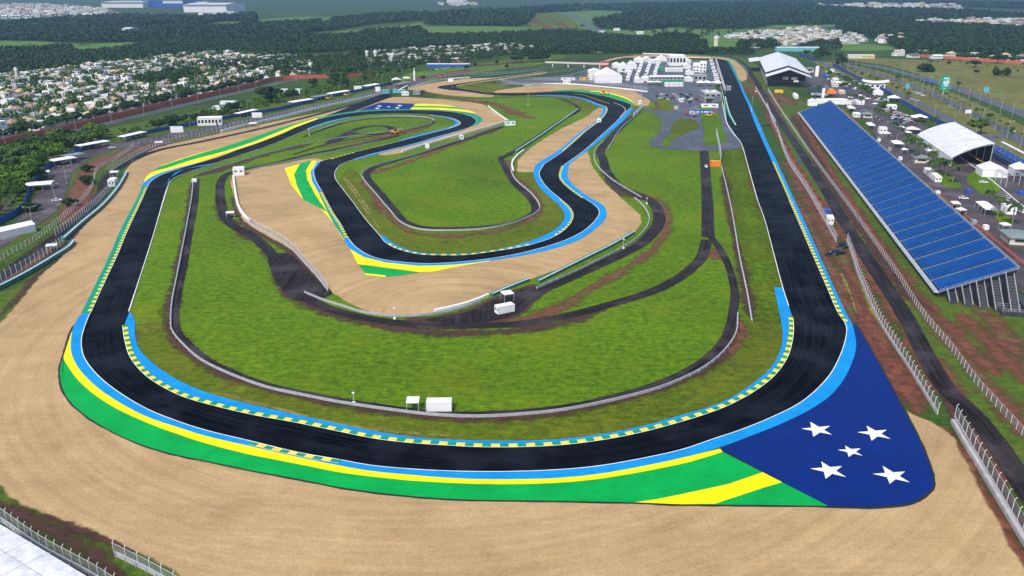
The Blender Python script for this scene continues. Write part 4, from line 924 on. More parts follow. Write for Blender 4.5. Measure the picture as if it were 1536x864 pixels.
def block(px, py, w, l, h, label, rz=AX, mat='white', name='building', cat='building', floors=1, cols=4, roofm='grey', parapet=0.5, side=True, group=None, z=0.0):
    """flat-roofed building: wall, parapet roof, door, rows of windows on the front (-y) and the track side (-x)"""
    root = thing(name, label, cat, at(px, py), rz, group)
    m = MB(); m.box((0, 0, h/2), (w, l, h)); m.obj('wall', C[mat], root)
    r = MB(); r.box((0, 0, h + 0.06), (w - 0.4, l - 0.4, 0.12))
    for c, d in (((0, -l/2, 0), (w + 0.2, 0.25)), ((0, l/2, 0), (w + 0.2, 0.25)), ((-w/2, 0, 0), (0.25, l - 0.26)), ((w/2, 0, 0), (0.25, l - 0.26))): r.box((c[0], c[1], h + parapet/2), (d[0], d[1], parapet))
    r.obj('roof', C[roofm], root)
    fh = h / floors; wn = MB().box((0, 0, 0), (w / cols * 0.6, 0.08, fh * 0.42)).mesh('window', C['glass'])
    for f in range(floors):
        for c in range(cols): link('window', wn, root, loc=(-w/2 + w * (c + 0.5) / cols, -l/2 - 0.03, fh * (f + 0.58)))
    if side:
        k = max(1, int(l / 5)); ws = MB().box((0, 0, 0), (0.08, l / k * 0.55, fh * 0.42)).mesh('window', C['glass'])
        for f in range(floors):
            for c in range(k): link('window', ws, root, loc=(-w/2 - 0.03, -l/2 + l * (c + 0.5) / k, fh * (f + 0.58)))
    MB().box((w * 0.3, -l/2 - 0.05, 1.1), (1.1, 0.08, 2.2)).obj('door', C['dgrey'], root)
    return root
def totem(px, py, w, th, h, label, mat='white', rz=AX, name='totem_sign'):
    root = thing(name, label, 'sign', at(px, py), rz); MB().box((0, 0, h/2), (w, th, h), 0, 0.98).obj('slab', C[mat], root); MB().box((0, 0, 0.2), (w + 0.5, th + 0.5, 0.4)).obj('plinth', C['grey'], root); return root

# --- white gabled stand at the far end of the straight
def gabled_stand():
    p0 = at(1151, 130); L = 225.0; Wd = 42.0
    root = thing('covered_stand', 'big white gabled pavilion stand with open dark front beyond the blue seats', 'pavilion', p0, AX - math.radians(1.5))
    he, hr = 13.0, 21.0
    for i in range(2):
        y0, y1 = (-3, 22) if i == 0 else (23, L); dz = -2.2 if i == 0 else 0.0; m = MB(); t = 0.35; a, b, c = -2.5, Wd/2, Wd + 2.5
        pr = [(a, he + dz), (b, hr + dz), (c, he + dz), (c, he + dz - t), (b, hr + dz - t), (a, he + dz - t)]
        m.prism(pr, y0, y1); m.obj('roof', C['canvas2'], root)
    seam = MB()
    for k in range(12):
        y = 23 + k * 16.5
        seam.tube((-2.5, y, he + 0.05), (Wd/2, y, hr + 0.05), 0.12, None, 4)
    seam.obj('roof_seam', C['grey'], root)
    MB().box((Wd/2, L/2 + 4, 5.0), (Wd - 4, L - 14, 0.4)).obj('floor', C['grey'], root)
    MB().box((0.2, L/2 + 3, 9.0), (0.3, L - 12, 5.6)).obj('glazing', C['glass'], root)
    lower = MB()
    for k in range(28): lower.box((0.4, 2 + k * 8, 2.5), (0.4, 0.4, 5.0))
    for k in range(12): lower.box((1 + k * 3.7, 0, 2.4), (0.35, 0.35, 4.8))
    lower.box((Wd/2, 0, 4.7), (Wd, 0.4, 0.4)); lower.box((Wd/2, 0, 2.4), (Wd, 0.25, 0.25)); lower.obj('column', C['dgrey'], root)
    MB().box((Wd/2, 12, 8.6), (Wd - 6, 0.3, 6.8)).obj('back_wall', C['dgrey'], root)
    for x in (18, 27): MB().box((x, 4, 9.0), (6, 0.3, 3.0)).obj('screen', C['grey'], root)
    MB().box((29, 1, 6.4), (5, 2, 1.6)).obj('counter', C['cream'], root)
    s = MB()
    for k in range(4): s.prism([(-0.8, 4.6 - k * 1.2), (-0.2 - 0.0, 4.6 - k * 1.2), (-0.2, 5.2 - k * 1.2), (-0.8, 5.2 - k * 1.2)], 2, L - 4)
    s.obj('louvre', C['grey'], root)
    w2 = MB(); w2.prism([(-16, 12.5), (-3, 14.5), (-3, 14.1), (-16, 12.1)], L - 60, L - 6); w2.obj('side_roof', C['canvas2'], root)
    return root
gabled_stand()

# --- hangar tent with open front beside the avenue
def hangar():
    p = at(1427, 237, 5.0); p.z = 0; root = thing('hangar_tent', 'large white ribbed hangar tent with open dark front by the avenue', 'hangar', p, AX)
    Wd, L, he, hr, SK = 25.0, 84.0, 5.0, 13.0, 9.0; n = 13; bay = L / n
    f = lambda u: he + (hr - he) * math.sin(u * 1.45) ** 0.85 / math.sin(1.45) ** 0.85
    for k in range(n):
        m = MB(); us = [j / 10 for j in range(11)]; vs = []; q = 22
        for yy, dz in ((0.04, 0.0), (0.5, 0.22), (0.96, 0.0)):
            vs += [(Wd*u, SK*u + (k + yy) * bay, f(u) + dz) for u in us] + [(Wd*u, SK*u + (k + yy) * bay, f(u) + dz - 0.15) for u in reversed(us)]
        fs = [(c*q + i, c*q + (i+1) % q, (c+1)*q + (i+1) % q, (c+1)*q + i) for c in range(2) for i in range(q)] + [tuple(range(q-1, -1, -1)), tuple(range(2*q, 3*q))]
        m.add(vs, fs); m.obj('roof_bay', C['canvas2'], root)
    MB().box((0.25, L/2, he/2 - 0.1), (0.15, L, he - 0.2)).obj('side_wall', C['white'], root); MB().box((Wd - 0.2, L/2 + SK, hr/2), (0.15, L, hr - 0.6)).obj('side_wall', C['dgrey'], root)
    MB().box((Wd/2, L + 2, he/2), (Wd - 0.6, 0.2, he)).obj('back_wall', C['dgrey'], root)  # right and back walls coloured dark to paint the shaded interior
    for k in range(0, n + 1, 2):
        t = MB(); t.box((0.6, k * bay, he/2 - 0.1), (0.3, 0.3, he - 0.2)); t.box((Wd - 0.7, k * bay + SK, hr/2 - 0.3), (0.35, 0.35, hr - 0.6))
        for i in range(8):
            u0, u1 = i/8, (i+1)/8; t.tube((Wd*u0, k*bay + SK*u0 + 0.2, f(u0) - 0.5), (Wd*u1, k*bay + SK*u1 + 0.2, f(u1) - 0.5), 0.2, None, 4)
        t.obj('truss', C['alu'], root)
    b = MB()
    for k in range(21): b.box((Wd - 3.0 - 0.9 * (k % 7), 12 + 12 * (k // 7), 0.8 + 0.45 * (k % 7)), (0.8, 10, 0.12))
    b.obj('bench_rows', C['wood'], root)
    return root
hangar()
# blue tiered seating bank running on from the hangar along the hoarding
def bank_seats():
    p = at(1482, 232); root = thing('seat_bank', 'steep blue seat bank under a white beam next to the hangar tent', 'seating', p, AX)
    m = MB(); L = 62.0
    for k in range(14):
        for r in range(6): m.box((r * 0.9, -L + (k + 0.5) * L / 14, 1.2 + r * 0.85), (0.7, L / 14 * 0.72, 0.55))
    m.obj('seats', C['bluep'], root); MB().box((2.6, -L/2, 1.6), (5.5, L, 2.2)).obj('frame', C['dgrey'], root)
    MB().box((6.6, -L/2, 8.4), (1.6, L, 0.5)).obj('beam', C['white'], root)
    t = MB()
    for k in range(8): t.box((6.6, -L * k / 7.05, 4.1), (0.3, 0.3, 8.1))
    t.obj('column', C['alu'], root); return root
bank_seats()
def truss_frame():
    p = at(1508, 282); root = thing('truss_frame', 'white open steel roof frame without cover in the car park', 'frame', p, AX)
    for x in (0, 9, 18):
        for y in (0, 8, 16): MB().tube((x, y, 0), (x, y, 6.2), 0.2, None, 6).obj('column', C['alu'], root)
    for x in (0, 9, 18):
        m = MB(); m.tube((x, 0, 6.2), (x, 16, 6.2), 0.16, None, 4); m.tube((x, 0, 7.0), (x, 16, 7.0), 0.12, None, 4)
        for k in range(9): m.tube((x, k * 2, 6.2), (x, min(16, k * 2 + 1), 7.0), 0.08, None, 4)
        m.obj('truss', C['alu'], root)
    for y in (0, 4, 8, 12, 16): MB().tube((0, y, 6.9), (18, y, 6.9), 0.12, None, 4).obj('beam', C['alu'], root)
    return root
truss_frame()

# --- right-hand service area
cabin(1398, 266, 3.2, 25, 3.0, 'long white modular cabin row behind the grandstand, beside the palms', doors=5)
def kiosk(px, py, w, l, h, label, rz=AX):
    root = gable_tent(px, py, w, l, h, h + 1.6, label, rz, 'kiosk', 'kiosk', 'teal_roof', 'cream', hip=True, over=0.9, legs=False); MB().box((0, -l/2 - 0.05, h * 0.6), (w * 0.6, 0.1, h * 0.35)).obj('counter_opening', C['dgrey'], root); return root
kiosk(1380, 243, 8, 8, 3.2, 'white kiosk with grey-green hipped roof by the long cabin row'); kiosk(1524, 362, 9, 12, 3.2, 'larger kiosk with grey-green roof below the white canopy tent'); kiosk(1300, 176, 7, 8, 3.0, 'small kiosk with grey-green roof between two white canopies')
canopy(1478, 318, 5.5, 15, 3.2, 'white canopy tent with tables behind the near part of the grandstand'); canopy(1345, 220, 6.5, 11, 3.0, 'white canopy over a counter, halfway along the grandstand back')
canopy(1305, 192, 5, 12, 3.0, 'white canopy joined to a white box hut behind the grandstand'); cabin(1323, 200, 5, 6, 4.6, 'square white box hut at the end of a canopy', doors=1, win=2)
canopy(1276, 166, 5.5, 13, 3.0, 'white canopy nearest the white fence building behind the grandstand'); cabin(1284, 175, 5, 8, 3.2, 'low white hut below the far canopy', doors=2)
cabin(1512, 319, 4, 8, 3.4, 'white box cabin standing on the grass by two palms'); gable_tent(1486, 263, 13, 12, 4.2, 7.0, 'white box marquee with peaked roof beside the open frame'); gable_tent(1530, 262, 10, 10, 4.0, 6.5, 'white marquee behind the open steel frame', open_='y')
gable_tent(1259, 156, 42, 6, 4.0, 5.2, 'long white marquee wall across the far end of the blue seats', hip=True); gable_tent(1218, 158, 8, 8, 4, 6, 'square white marquee at the far corner of the blue seats')
gable_tent(1340, 152, 10, 10, 3.6, 6.0, 'white pyramid marquee by the blue hoarding', hip=True, open_='y'); gable_tent(1378, 182, 12, 10, 3.6, 5.8, 'white pyramid marquee among palms near the hangar', hip=True, open_='yx')
cabin(1337, 163, 7, 8, 3.4, 'white box truck body amid the parked cars', name='box_body'); gable_tent(1369, 200, 9, 8, 3.2, 4.6, 'small white tent beside the hangar left eave', open_='y')
def saddle():
    root = thing('entrance_pavilion', 'entrance pavilion under a wide curved white roof by the blue hoarding', 'pavilion', at(1311, 133), AX)
    m = MB(); n = 10; vs = []
    for i in range(n + 1):
        u = i / n; x = -13 + 26 * u; zz = 7.5 + 1.6 * abs(2*u - 1) ** 2
        vs += [(x, -5, zz - 1), (x, 0, zz + 0.6), (x, 5, zz - 1), (x, 5, zz - 1.3), (x, -5, zz - 1.3)]
    fs = [(i*5 + j, i*5 + (j+1) % 5, (i+1)*5 + (j+1) % 5, (i+1)*5 + j) for i in range(n) for j in range(5)] + [(4, 3, 2, 1, 0), tuple(n*5 + j for j in range(5))]
    m.add(vs, fs).obj('roof', C['white'], root); MB().box((0, 0, 3), (20, 7, 6)).obj('wall', C['white'], root)
    for k in range(4): MB().box((-7.5 + k * 5, -3.55, 3.2), (2.4, 0.1, 2.0)).obj('window', C['glass'], root)
    return root
saddle(); gable_tent(1316, 142, 9, 8, 3.4, 5.6, 'white marquee below the curved entrance roof', hip=True)
totem(1224.5, 115, 4.0, 1.0, 12.5, 'tall white blank totem slab near the gabled stand'); totem(1234, 147, 2.6, 1.0, 9.5, 'narrow white totem slab above the long marquee wall')
cabin(1193, 146, 3.2, 22, 3.0, 'long white cabin on the soil below the gabled stand', doors=4); kiosk(1214, 108, 9, 12, 4.5, 'pale building with roof right of the gabled stand')
canopy(1258, 128, 8, 8, 3.2, 'square white pagoda canopy in the far car park'); cabin(1252, 130, 6, 8, 3.0, 'cream food trailer in the far car park', mat='cream'); cabin(1262, 140, 5, 12, 3.0, 'cream trailer beside a blue awning', mat='cream'); cabin(1251, 124, 7, 7, 5.0, 'white cube kiosk in the middle of the far car park')
for i, (x, y, c, lb) in enumerate(((1238, 117, 'bluep', 'small blue box stall in the far car park'), (1248, 108, 'white', 'white box truck at the top of the far car park'))): cabin(x, y, 4, 6, 3.4, lb, mat=c, name='stall', cat='stall')
def small_stand():
    root = thing('small_stand', 'small dark grandstand with orange fascia below the gabled stand', 'grandstand', at(1213, 143), AX)
    for r in range(12): MB().box((2 + r * 1.2, 9, 1 + r * 0.55), (1.1, 30, 0.3)).obj('bench', C['step'], root)
    MB().box((17.5, 9, 4), (0.5, 30, 8)).obj('back_wall', C['grey'], root)
    for k in range(3): MB().box((20, -4 + k * 11, 4.0), (9, 8, 2.4)).obj('fascia', C['orange'], root)
    MB().box((9, -7, 2.2), (16, 0.4, 2.4)).obj('end_wall', C['alu'], root); return root
small_stand()
cabin(1168, 139, 3, 8, 2.8, 'yellow site container on the soil below the gabled stand', rz=AX + 1.57, mat='yellow', name='container', cat='container')
def green_sign():
    root = thing('billboard', 'tall green roadside sign board with white patches on a pole', 'sign', at(1414.5, 142), 0.0)
    MB().box((0, 0, 11), (8.4, 0.7, 14.5)).obj('board', C['greenp'], root); MB().box((0.6, -0.38, 12.3), (6.6, 0.06, 9.5)).obj('panel', C['cyan'], root)
    for x, z, w, h in ((-0.2, 11.8, 3.6, 2.0), (2.4, 12.4, 2.4, 2.8), (0.4, 15.9, 4.8, 0.9), (1.2, 9.3, 4.0, 1.2), (0.0, 6.2, 2.0, 1.0)): MB().box((x, -0.43, z), (w, 0.06, h)).obj('print', C['white'], root)
    MB().box((0, 0.1, 1.9), (0.9, 0.5, 3.8)).obj('pole', C['alu'], root); return root
green_sign()
def board(px, py, w, h, z, mat, label, rz=0.0, cat='sign', name='roadside_sign', pole=True):
    root = thing(name, label, cat, at(px, py), rz); MB().box((0, 0, z + h/2), (w, 0.25, h)).obj('board', C[mat], root)
    if pole: MB().tube((0, 0.2, 0), (0, 0.2, z + h), 0.16, None, 6).obj('pole', C['alu'], root)
    return root
board(1478, 144, 5, 5, 3.5, 'cyan', 'pale blue sign panel beside the near avenue carriageway'); board(1360, 138, 4, 5, 3.5, 'cyan', 'pale blue sign panel above the parked cars by the hoarding'); board(1452, 171, 5.5, 3, 0.6, 'white', 'white notice board by the palm row on the avenue')
board(1399, 118, 4, 1.6, 2.5, 'greenp', 'small green direction sign at the far avenue bend'); board(1500, 143, 4, 1.6, 2.5, 'greenp', 'green direction sign on the meadow side of the avenue')
for x, y, w in ((1388, 124, 9), (1398, 126, 11)): canopy(x, y, w, 6, 3.0, 'blue peaked canopy on the grass by the tall green sign', rz=0.2, roof='bluep', group='blue canopies by the green sign')

for k, (x, y) in enumerate(((1290, 147), (1300, 152), (1312, 160), (1352, 196), (1362, 204), (1330, 205), (1356, 230), (1392, 232), (1440, 322), (1432, 312), (1506, 345), (1275, 150), (1243, 122), (1268, 132), (1282, 136))):
    canopy(x, y, 3.6, 3.6 + (k % 2), 2.8, 'small white stall canopy on the tarmac behind the grandstand', rz=AX + 0.2 * (k % 3), slope=0.4, group='small stall canopies behind the grandstand')
for k, (x, y, c_) in enumerate(((1318, 212, 'white'), (1334, 226, 'grey'), (1350, 240, 'white'), (1296, 170, 'bluep'), (1406, 292, 'white'), (1460, 336, 'grey'), (1478, 344, 'white'), (1452, 290, 'bluep'), (1530, 292, 'bluep'), (1352, 176, 'redp'), (1340, 172, 'redp'))):
    cabin(x, y, 1.8, 2.6, 1.9, {'white': 'small white crate', 'grey': 'small grey crate', 'bluep': 'small blue crate', 'redp': 'small red booth'}[c_] + ' on the tarmac behind the grandstand', rz=AX, mat=c_, name='crate', cat='crate', doors=0, win=0, group=c_ + ' crates behind the grandstand')
# --- pits and paddock
gable_tent(911, 123, 30, 24, 8.0, 15.5, 'huge white gabled marquee with pale front at the paddock edge', rz=0.0); gable_tent(892, 115, 16, 18, 7.0, 9.5, 'lower white marquee left of the huge gabled one', rz=0.0)
gable_tent(935, 108, 14, 18, 7, 12, 'white marquee behind the palms of the paddock', rz=0.0); gable_tent(947, 103, 12, 14, 6, 10, 'white marquee at the back of the paddock rows', rz=0.0)
cabin(876, 120, 10, 3, 2.8, 'yellow and white trailer at the paddock fence', rz=0.0, mat='yellow', name='trailer', cat='trailer'); cabin(886, 120, 8, 3, 3.0, 'white trailer at the paddock fence', rz=0.0, name='trailer', cat='trailer')
cabin(852, 120, 16, 3, 2.6, 'row of low white trailers by the paddock palms', rz=0.0, name='trailer', cat='trailer'); cabin(850, 126, 8, 0.6, 4.0, 'white screen by the fence of the far corner', rz=0.0, name='screen', cat='screen'); cabin(906, 99, 12, 10, 6, 'red block behind the white marquees', rz=0.0, mat='redp')
block(1014, 98, 22, 20, 13, 'tall white cube hall behind the team trucks', rz=0.0, floors=1, cols=5, roofm='white'); block(999, 124, 38, 12, 7, 'paddock building with green stripe and flat white roof', rz=0.0, floors=2, cols=9, roofm='white', mat='grey')
o = MB().box((0, -6.4, 2.4), (34, 0.3, 2.2)).obj('stripe', C['greenp'], D.objects['building.001'])
i = 0
for gx in range(4):
    for gy in range(6):
        x = 950 + gx * 12.5 - gy * 1.5; y = 98 + gy * 4.4
        if 975 < x < 1025 and y > 112: continue
        cabin(x, y, 4.0, 13, 4.2, 'white team truck parked in rows inside the paddock', rz=-0.25, name='team_truck', cat='truck', group='team trucks in the paddock rows', doors=1, win=1)
for gx in range(5): cabin(1000 + gx * 5.2, 107, 3.6, 12, 4.2, 'white team truck parked beneath the tall cube hall', rz=-0.1, name='team_truck', cat='truck', group='team trucks beneath the cube hall', doors=1, win=1)
cabin(991, 106, 5, 9, 4.6, 'bright green truck among the white paddock trucks', rz=-0.1, mat='greenp', name='team_truck', cat='truck')
canopy(976, 127, 9, 6, 3.2, 'first white peaked canopy in front of the green striped building', rz=0.0); canopy(986, 127, 9, 6, 3.2, 'second white peaked canopy in front of the green striped building', rz=0.0)
for k in range(4): cabin(1000 + k * 7, 129.5, 4.4, 3.6, 4.2, 'white cube cabin in front of the green striped building', rz=0.0, group='cube cabins at the paddock front')
block(1046, 106, 12, 40, 8, 'white stepped pit building with pale roofs', rz=AX, floors=2, cols=3, roofm='white'); block(1054, 107, 8, 34, 11, 'taller white pit block beside the stepped building', rz=AX, floors=3, cols=2, roofm='white'); block(1050, 121, 14, 14, 6.5, 'grey pit garage block above the pagoda canopies', rz=AX, floors=1, cols=3, mat='grey')
for x in (1051, 1061, 1075): canopy(x, 129, 9.5, 8, 4.0, 'wide white pagoda canopy behind the grey control tower', rz=0.0, slope=0.9, group='pagoda canopies behind the control tower')
ct = block(1065, 151, 15, 26, 8.0, 'grey flat-roofed race control building beside the pit exit', rz=-0.05, mat='grey', floors=2, cols=3, roofm='lgrey')
MB().box((-3.2, -13.15, 2.0), (5.5, 0.3, 3.6)).obj('dark_opening', C['dgrey'], ct); MB().box((3.6, -13.4, 3.2), (6.2, 0.8, 5.6)).obj('bay', C['bluegrey'], ct)  # the dark panel paints the shade inside the lower opening
for x, y in ((-4, -4), (2, 0), (5, 6), (-3, 7)): MB().box((x, y, 8.8), (1.6, 1.4, 1.3)).obj('roof_unit', C['white'], ct)
for k in range(7): cabin(1066.5 + k * 1.6, 92 + k * 5.5, 4.5, 4, 3.0, 'white pit lane stand by the pit wall', rz=AX, name='pit_stand', cat='stand', group='pit wall stands', doors=1, win=1)
for k, (x, y, w, l, he, hr) in enumerate(((958, 93.5, 14, 10, 5, 8), (970, 93, 12, 10, 5, 8), (984, 95, 12, 10, 5, 7), (992, 91.5, 14, 10, 5, 8), (924, 102, 10, 10, 5, 8), (958, 124, 9, 8, 4, 6), (968, 121, 9, 8, 4, 6), (1030, 103, 9, 9, 5, 7), (1030, 95, 10, 9, 5, 7), (1034, 112, 9, 9, 4, 6), (1032, 122, 9, 8, 4, 6))):
    gable_tent(x, y, w, l, he, hr, 'plain white tent squeezed between the paddock rows', rz=0.1 * (k % 3), hip=k % 2 == 0, group='plain white tents in the paddock')
def banner():
    root = thing('podium_banner', 'long blue banner with white lettering marks on the paddock tarmac', 'banner', at(1051, 170.5), 0.02)
    MB().box((0, 0, 1.6), (26, 0.4, 3.0)).obj('board', C['bluep'], root)
    for x in (-12.2, 12.2): MB().box((x, -0.02, 1.6), (1.8, 0.5, 3.1)).obj('end_panel', C['redp'], root)
    for x, w in ((-9, 2.0), (-6, 2.4), (-2.5, 2.6), (1.0, 1.8), (5, 4.4), (9, 1.6)): MB().box((x, -0.23, 1.5), (w, 0.05, 0.9)).obj('lettering', C['white'], root)
    return root
banner()
cabin(1064, 161, 15, 3, 3.0, 'white truck parked at the foot of the control tower', rz=0.0, name='truck', cat='truck')
cabin(1022, 153, 3, 4, 3.2, 'white hut on the tarmac by the soil heap', rz=0.3); cabin(960, 156, 3, 3, 3.0, 'white hut at the pit entry gate', rz=0.0)
def gantry():
    root = thing('start_gantry', 'slim gantry with small dark screens over the pit exit', 'gantry', at(1088, 141), AX)
    MB().tube((0, 0, 0), (0, 0, 9), 0.22, 0.15, 6).obj('pole', C['alu'], root)
    for z in (4.6, 7.2): MB().box((3.0, 0, z), (4.2, 0.3, 1.9)).obj('screen', C['grey'], root)
    MB().tube((0, 0, 8.2), (5, 0, 8.2), 0.12, None, 4).obj('arm', C['alu'], root); return root
gantry()
def overpass():
    a, b = at(818, 100), at(912, 103); d = b - a; L = d.length
    root = thing('footbridge', 'white bridge deck crossing the road to the paddock', 'bridge', a, math.atan2(d.y, d.x))
    MB().box((L/2, 0, 5.6), (L, 6, 1.0)).obj('deck', C['cream'], root)
    for k in range(4): MB().box((L * (k + 0.5) / 4, 0, 2.5), (1.4, 4, 5.0)).obj('pier', C['cream'], root)
    for y in (-3.4, 3.4): MB().box((L/2, y * 0.85, 6.5), (L, 0.15, 0.8)).obj('parapet', C['lgrey'], root)
    return root
overpass()

# --- huts and posts round the circuit
cabin(757, 468, 2.5, 6.0, 2.6, 'white container on the soil beside the central gravel trap', rz=math.radians(-62), name='container', cat='container', doors=0, win=2)
cabin(659, 614, 6.2, 2.5, 2.6, 'white container by the ring guardrail on the big lawn', rz=0.02, name='container', cat='container', doors=0, win=0)
canopy(620, 613, 3.2, 3.2, 2.7, 'small white marshal canopy next to the container on the lawn', rz=0.02, slope=0.2); canopy(761, 450, 3.6, 3.6, 2.9, 'small white marshal canopy over the central trap barrier', rz=0.4, slope=0.2)
canopy(346, 326, 3.6, 3.2, 2.6, 'small white marshal canopy at the left end of the central trap', rz=0.3, slope=0.2); canopy(79, 376, 4.0, 3.4, 2.6, 'small white marshal canopy at the gap of the teal barriers', rz=0.4, slope=0.2); canopy(239, 219, 5.0, 4.0, 2.8, 'small white marshal canopy on the top left bend', rz=0.3, slope=0.2); canopy(380, 190, 6, 4, 2.8, 'small white marshal canopy behind the long white wall', rz=0.3, slope=0.2)
cabin(359, 262, 6, 5, 4.2, 'white box hut above the central gravel trap', rz=0.2); cabin(292, 273, 2.4, 2.0, 1.6, 'tiny white cabinet at the start of the ring guardrail', rz=0.1, doors=0, win=0, name='cabinet', cat='cabinet')
cabin(170, 278, 3.4, 6.5, 3.6, 'white hut and truck at the left service road bend', rz=0.2); canopy(173, 266, 4.2, 4.2, 3.4, 'white canopy above the hut at the left service road bend', rz=0.2, slope=0.2)
cabin(692, 209, 2.6, 2.4, 3.0, 'white hut on the long wall below the hairpin gravel', rz=0.2, doors=1, win=1); cabin(765, 188, 8, 4, 3.6, 'pale green hut at the right tip of the hairpin gravel', rz=0.2, roofm='greenp'); cabin(641, 222, 2.4, 2.4, 2.6, 'small white cabinet on the wall by the fast bend', rz=0.2, doors=0, win=0, name='cabinet', cat='cabinet')
cabin(1072.5, 249, 5.4, 4.2, 3.0, 'orange container beside the tall grey screens', rz=0.0, mat='orange', name='container', cat='container', doors=0, win=0)
cabin(1244, 335, 2.6, 4.6, 3.4, 'white van body parked behind the catch fence', rz=AX, name='van_body', cat='van'); cabin(1240, 319, 3.0, 2.6, 1.6, 'low blue crate stack beside the white van body', rz=AX, mat='bluep', name='crate', cat='crate', doors=0, win=0); cabin(1199, 242, 1.6, 1.6, 1.2, 'small blue crate on the red tyre row', rz=AX, mat='bluep', name='crate', cat='crate', doors=0, win=0)
cabin(899, 183, 3, 4, 2.6, 'white vehicle standing on the track edge by the S bend', rz=-0.3, name='service_van', cat='van', doors=1, win=1)
for x, y in ((1037, 171), (1014, 164)): cabin(x, y, 2.4, 3.0, 2.4, 'small cream hut on the pit entry grass', rz=0.2, mat='cream', group='cream huts at the pit entry', doors=1, win=1)
# red soil and tyre heaps behind the main straight fence
def heap(px, py, w, l, h, label, mat, cat='heap', name='soil_heap', group=None, seed=1, rz=AX):
    rr = random.Random(seed); n, k = 12, 5; vs = []; fs = []
    for j in range(k):
        u = j / (k - 1); r = math.cos(u * 1.45); z = h * math.sin(u * 1.57)
        for i in range(n):
            a = 2*math.pi*i/n; q = r * rr.uniform(0.75, 1.2); vs.append((w/2*q*math.cos(a), l/2*q*math.sin(a), max(0, z * rr.uniform(0.75, 1.15))))
    for j in range(k - 1):
        for i in range(n): fs.append((j*n + i, j*n + (i+1) % n, (j+1)*n + (i+1) % n, (j+1)*n + i))
    fs.append(tuple((k-1)*n + i for i in range(n)))
    o = MB().add(vs, fs).obj(name, mat, None, loc=at(px, py) + Vector((0, 0, 0.08)), rz=rz); tag(o, label, cat, group); return o
clay = soil_mat('red_clay', (0.10, 0.022, 0.010), (0.24, 0.06, 0.025), fade=False)
for k in range(13):
    t = k / 12; x = 1168 + (1243 - 1168) * t; y = 200 + (325 - 200) * t + 2; heap(x, y, 3.4, 7.5, 1.5, 'red soil heap in the row behind the catch fence', clay, group='row of red soil heaps behind the catch fence', seed=k)
heap(1252, 381, 5.5, 10, 1.5, 'crumpled black tarpaulin heap in the catch fence gap', C['tarp'], 'tarpaulin', 'tarpaulin', seed=31, rz=math.radians(-60)); heap(1263, 371, 4.5, 6, 1.9, 'upper fold of black tarpaulin hanging at the fence end', C['tarp'], 'tarpaulin', 'tarpaulin', seed=33, rz=math.radians(-50)); heap(1150, 189, 4, 7, 1.2, 'black tarpaulin roll across the fence gap up the straight', C['tarp'], 'tarpaulin', 'tarpaulin', seed=35, rz=1.4)
# white marquee roof at the lower left corner
def corner_marquee():
    p = at(-40, 850); root = thing('large_marquee', 'large white panelled marquee roof cut by the lower left corner', 'marquee', (-84.3, 118.3, 0), math.radians(-31.3))
    for i in range(5):
        for j in range(4):
            m = MB(); x0, y0 = -16 + i * 6.0, -17 + j * 4.2; sl = 0.07
            z = lambda x, y: 5.6 - 0.10 * (y + 0.2)
            pts = []
            for a in range(4):
                for b in range(4):
                    x, y = x0 + 5.94 * a / 3, y0 + 4.14 * b / 3; pts.append((x, y, z(x, y) + 0.16 * math.sin(math.pi * a / 3) * math.sin(math.pi * b / 3)))
            m.add(pts, [(a*4 + b, (a+1)*4 + b, (a+1)*4 + b + 1, a*4 + b + 1) for a in range(3) for b in range(3)]); m.obj('roof_panel', C['canvas2'], root, sm=True)
    MB().box((-1, -0.3, 2.7), (29.6, 0.15, 5.2)).obj('side_wall', C['white'], root)
    for i in range(6): MB().box((-15.9 + i * 5.97, -0.1, 2.8), (0.2, 0.2, 5.5)).obj('leg', C['alu'], root)
    return root
corner_marquee()
# left car park shelters
for x, y, w, l, r, lb in ((140, 222, 7, 22, 62, 'long white shelter roof at the bend of the left car park'), (95, 246, 8, 14, 55, 'white shelter roof by the blue hoarding, next to a grey one'), (60, 284, 9, 13, 20, 'white shelter roof lowest along the blue hoarding'), (67, 266, 6, 6, 25, 'small white shelter roof between two larger ones'), (200, 208, 6, 22, 72, 'low white shelter roof where the fence meets the car park'), (452, 156, 8, 26, 60, 'white shelter roof on the upper car park by the trees'), (508, 143, 8, 28, 62, 'long white shelter roof in the row of yellow machines'), (557, 132, 8, 22, 64, 'white shelter roof near the white pylon'), (370, 173, 6, 24, 70, 'white shelter roof by the white signboard')):
    canopy(x, y, w, l, 3.4, lb, rz=math.radians(-90 + r), slope=0.3)
canopy(112, 240, 8, 12, 3.6, 'grey shelter roof beside the white one in the left car park', rz=math.radians(-32), roof='teal_roof', slope=0.4); canopy(482, 149, 8, 22, 3.6, 'grey shelter roof beside yellow machines', rz=math.radians(-28), roof='teal_roof', slope=0.3); canopy(605, 128, 8, 26, 3.0, 'grey flat shelter left of the white pylon', rz=math.radians(-25), roof='teal_roof', slope=0.1)
gable_tent(14, 354, 6, 20, 3.4, 4.6, 'white ridge marquee at the left end of the car park', rz=math.radians(-33)); block(316, 187, 18, 8, 5.5, 'white flat-roofed hall with pillars behind the upper car park', rz=math.radians(12), cols=7, roofm='white'); board(266, 200, 9, 4.6, 0.6, 'white', 'white signboard on the upper left car park', rz=0.15); board(386, 178, 8, 4.4, 0.6, 'white', 'smaller white signboard further up the car park', rz=0.15); board(537, 136, 8, 4.4, 0.6, 'white', 'white signboard beyond the yellow machines', rz=0.15); board(567, 138, 5, 5, 0.3, 'white', 'white panel at the end of the long white wall', rz=0.1); board(676, 123, 6, 3.6, 0.3, 'white', 'white panel on the wall of the top hairpin', rz=0.1)
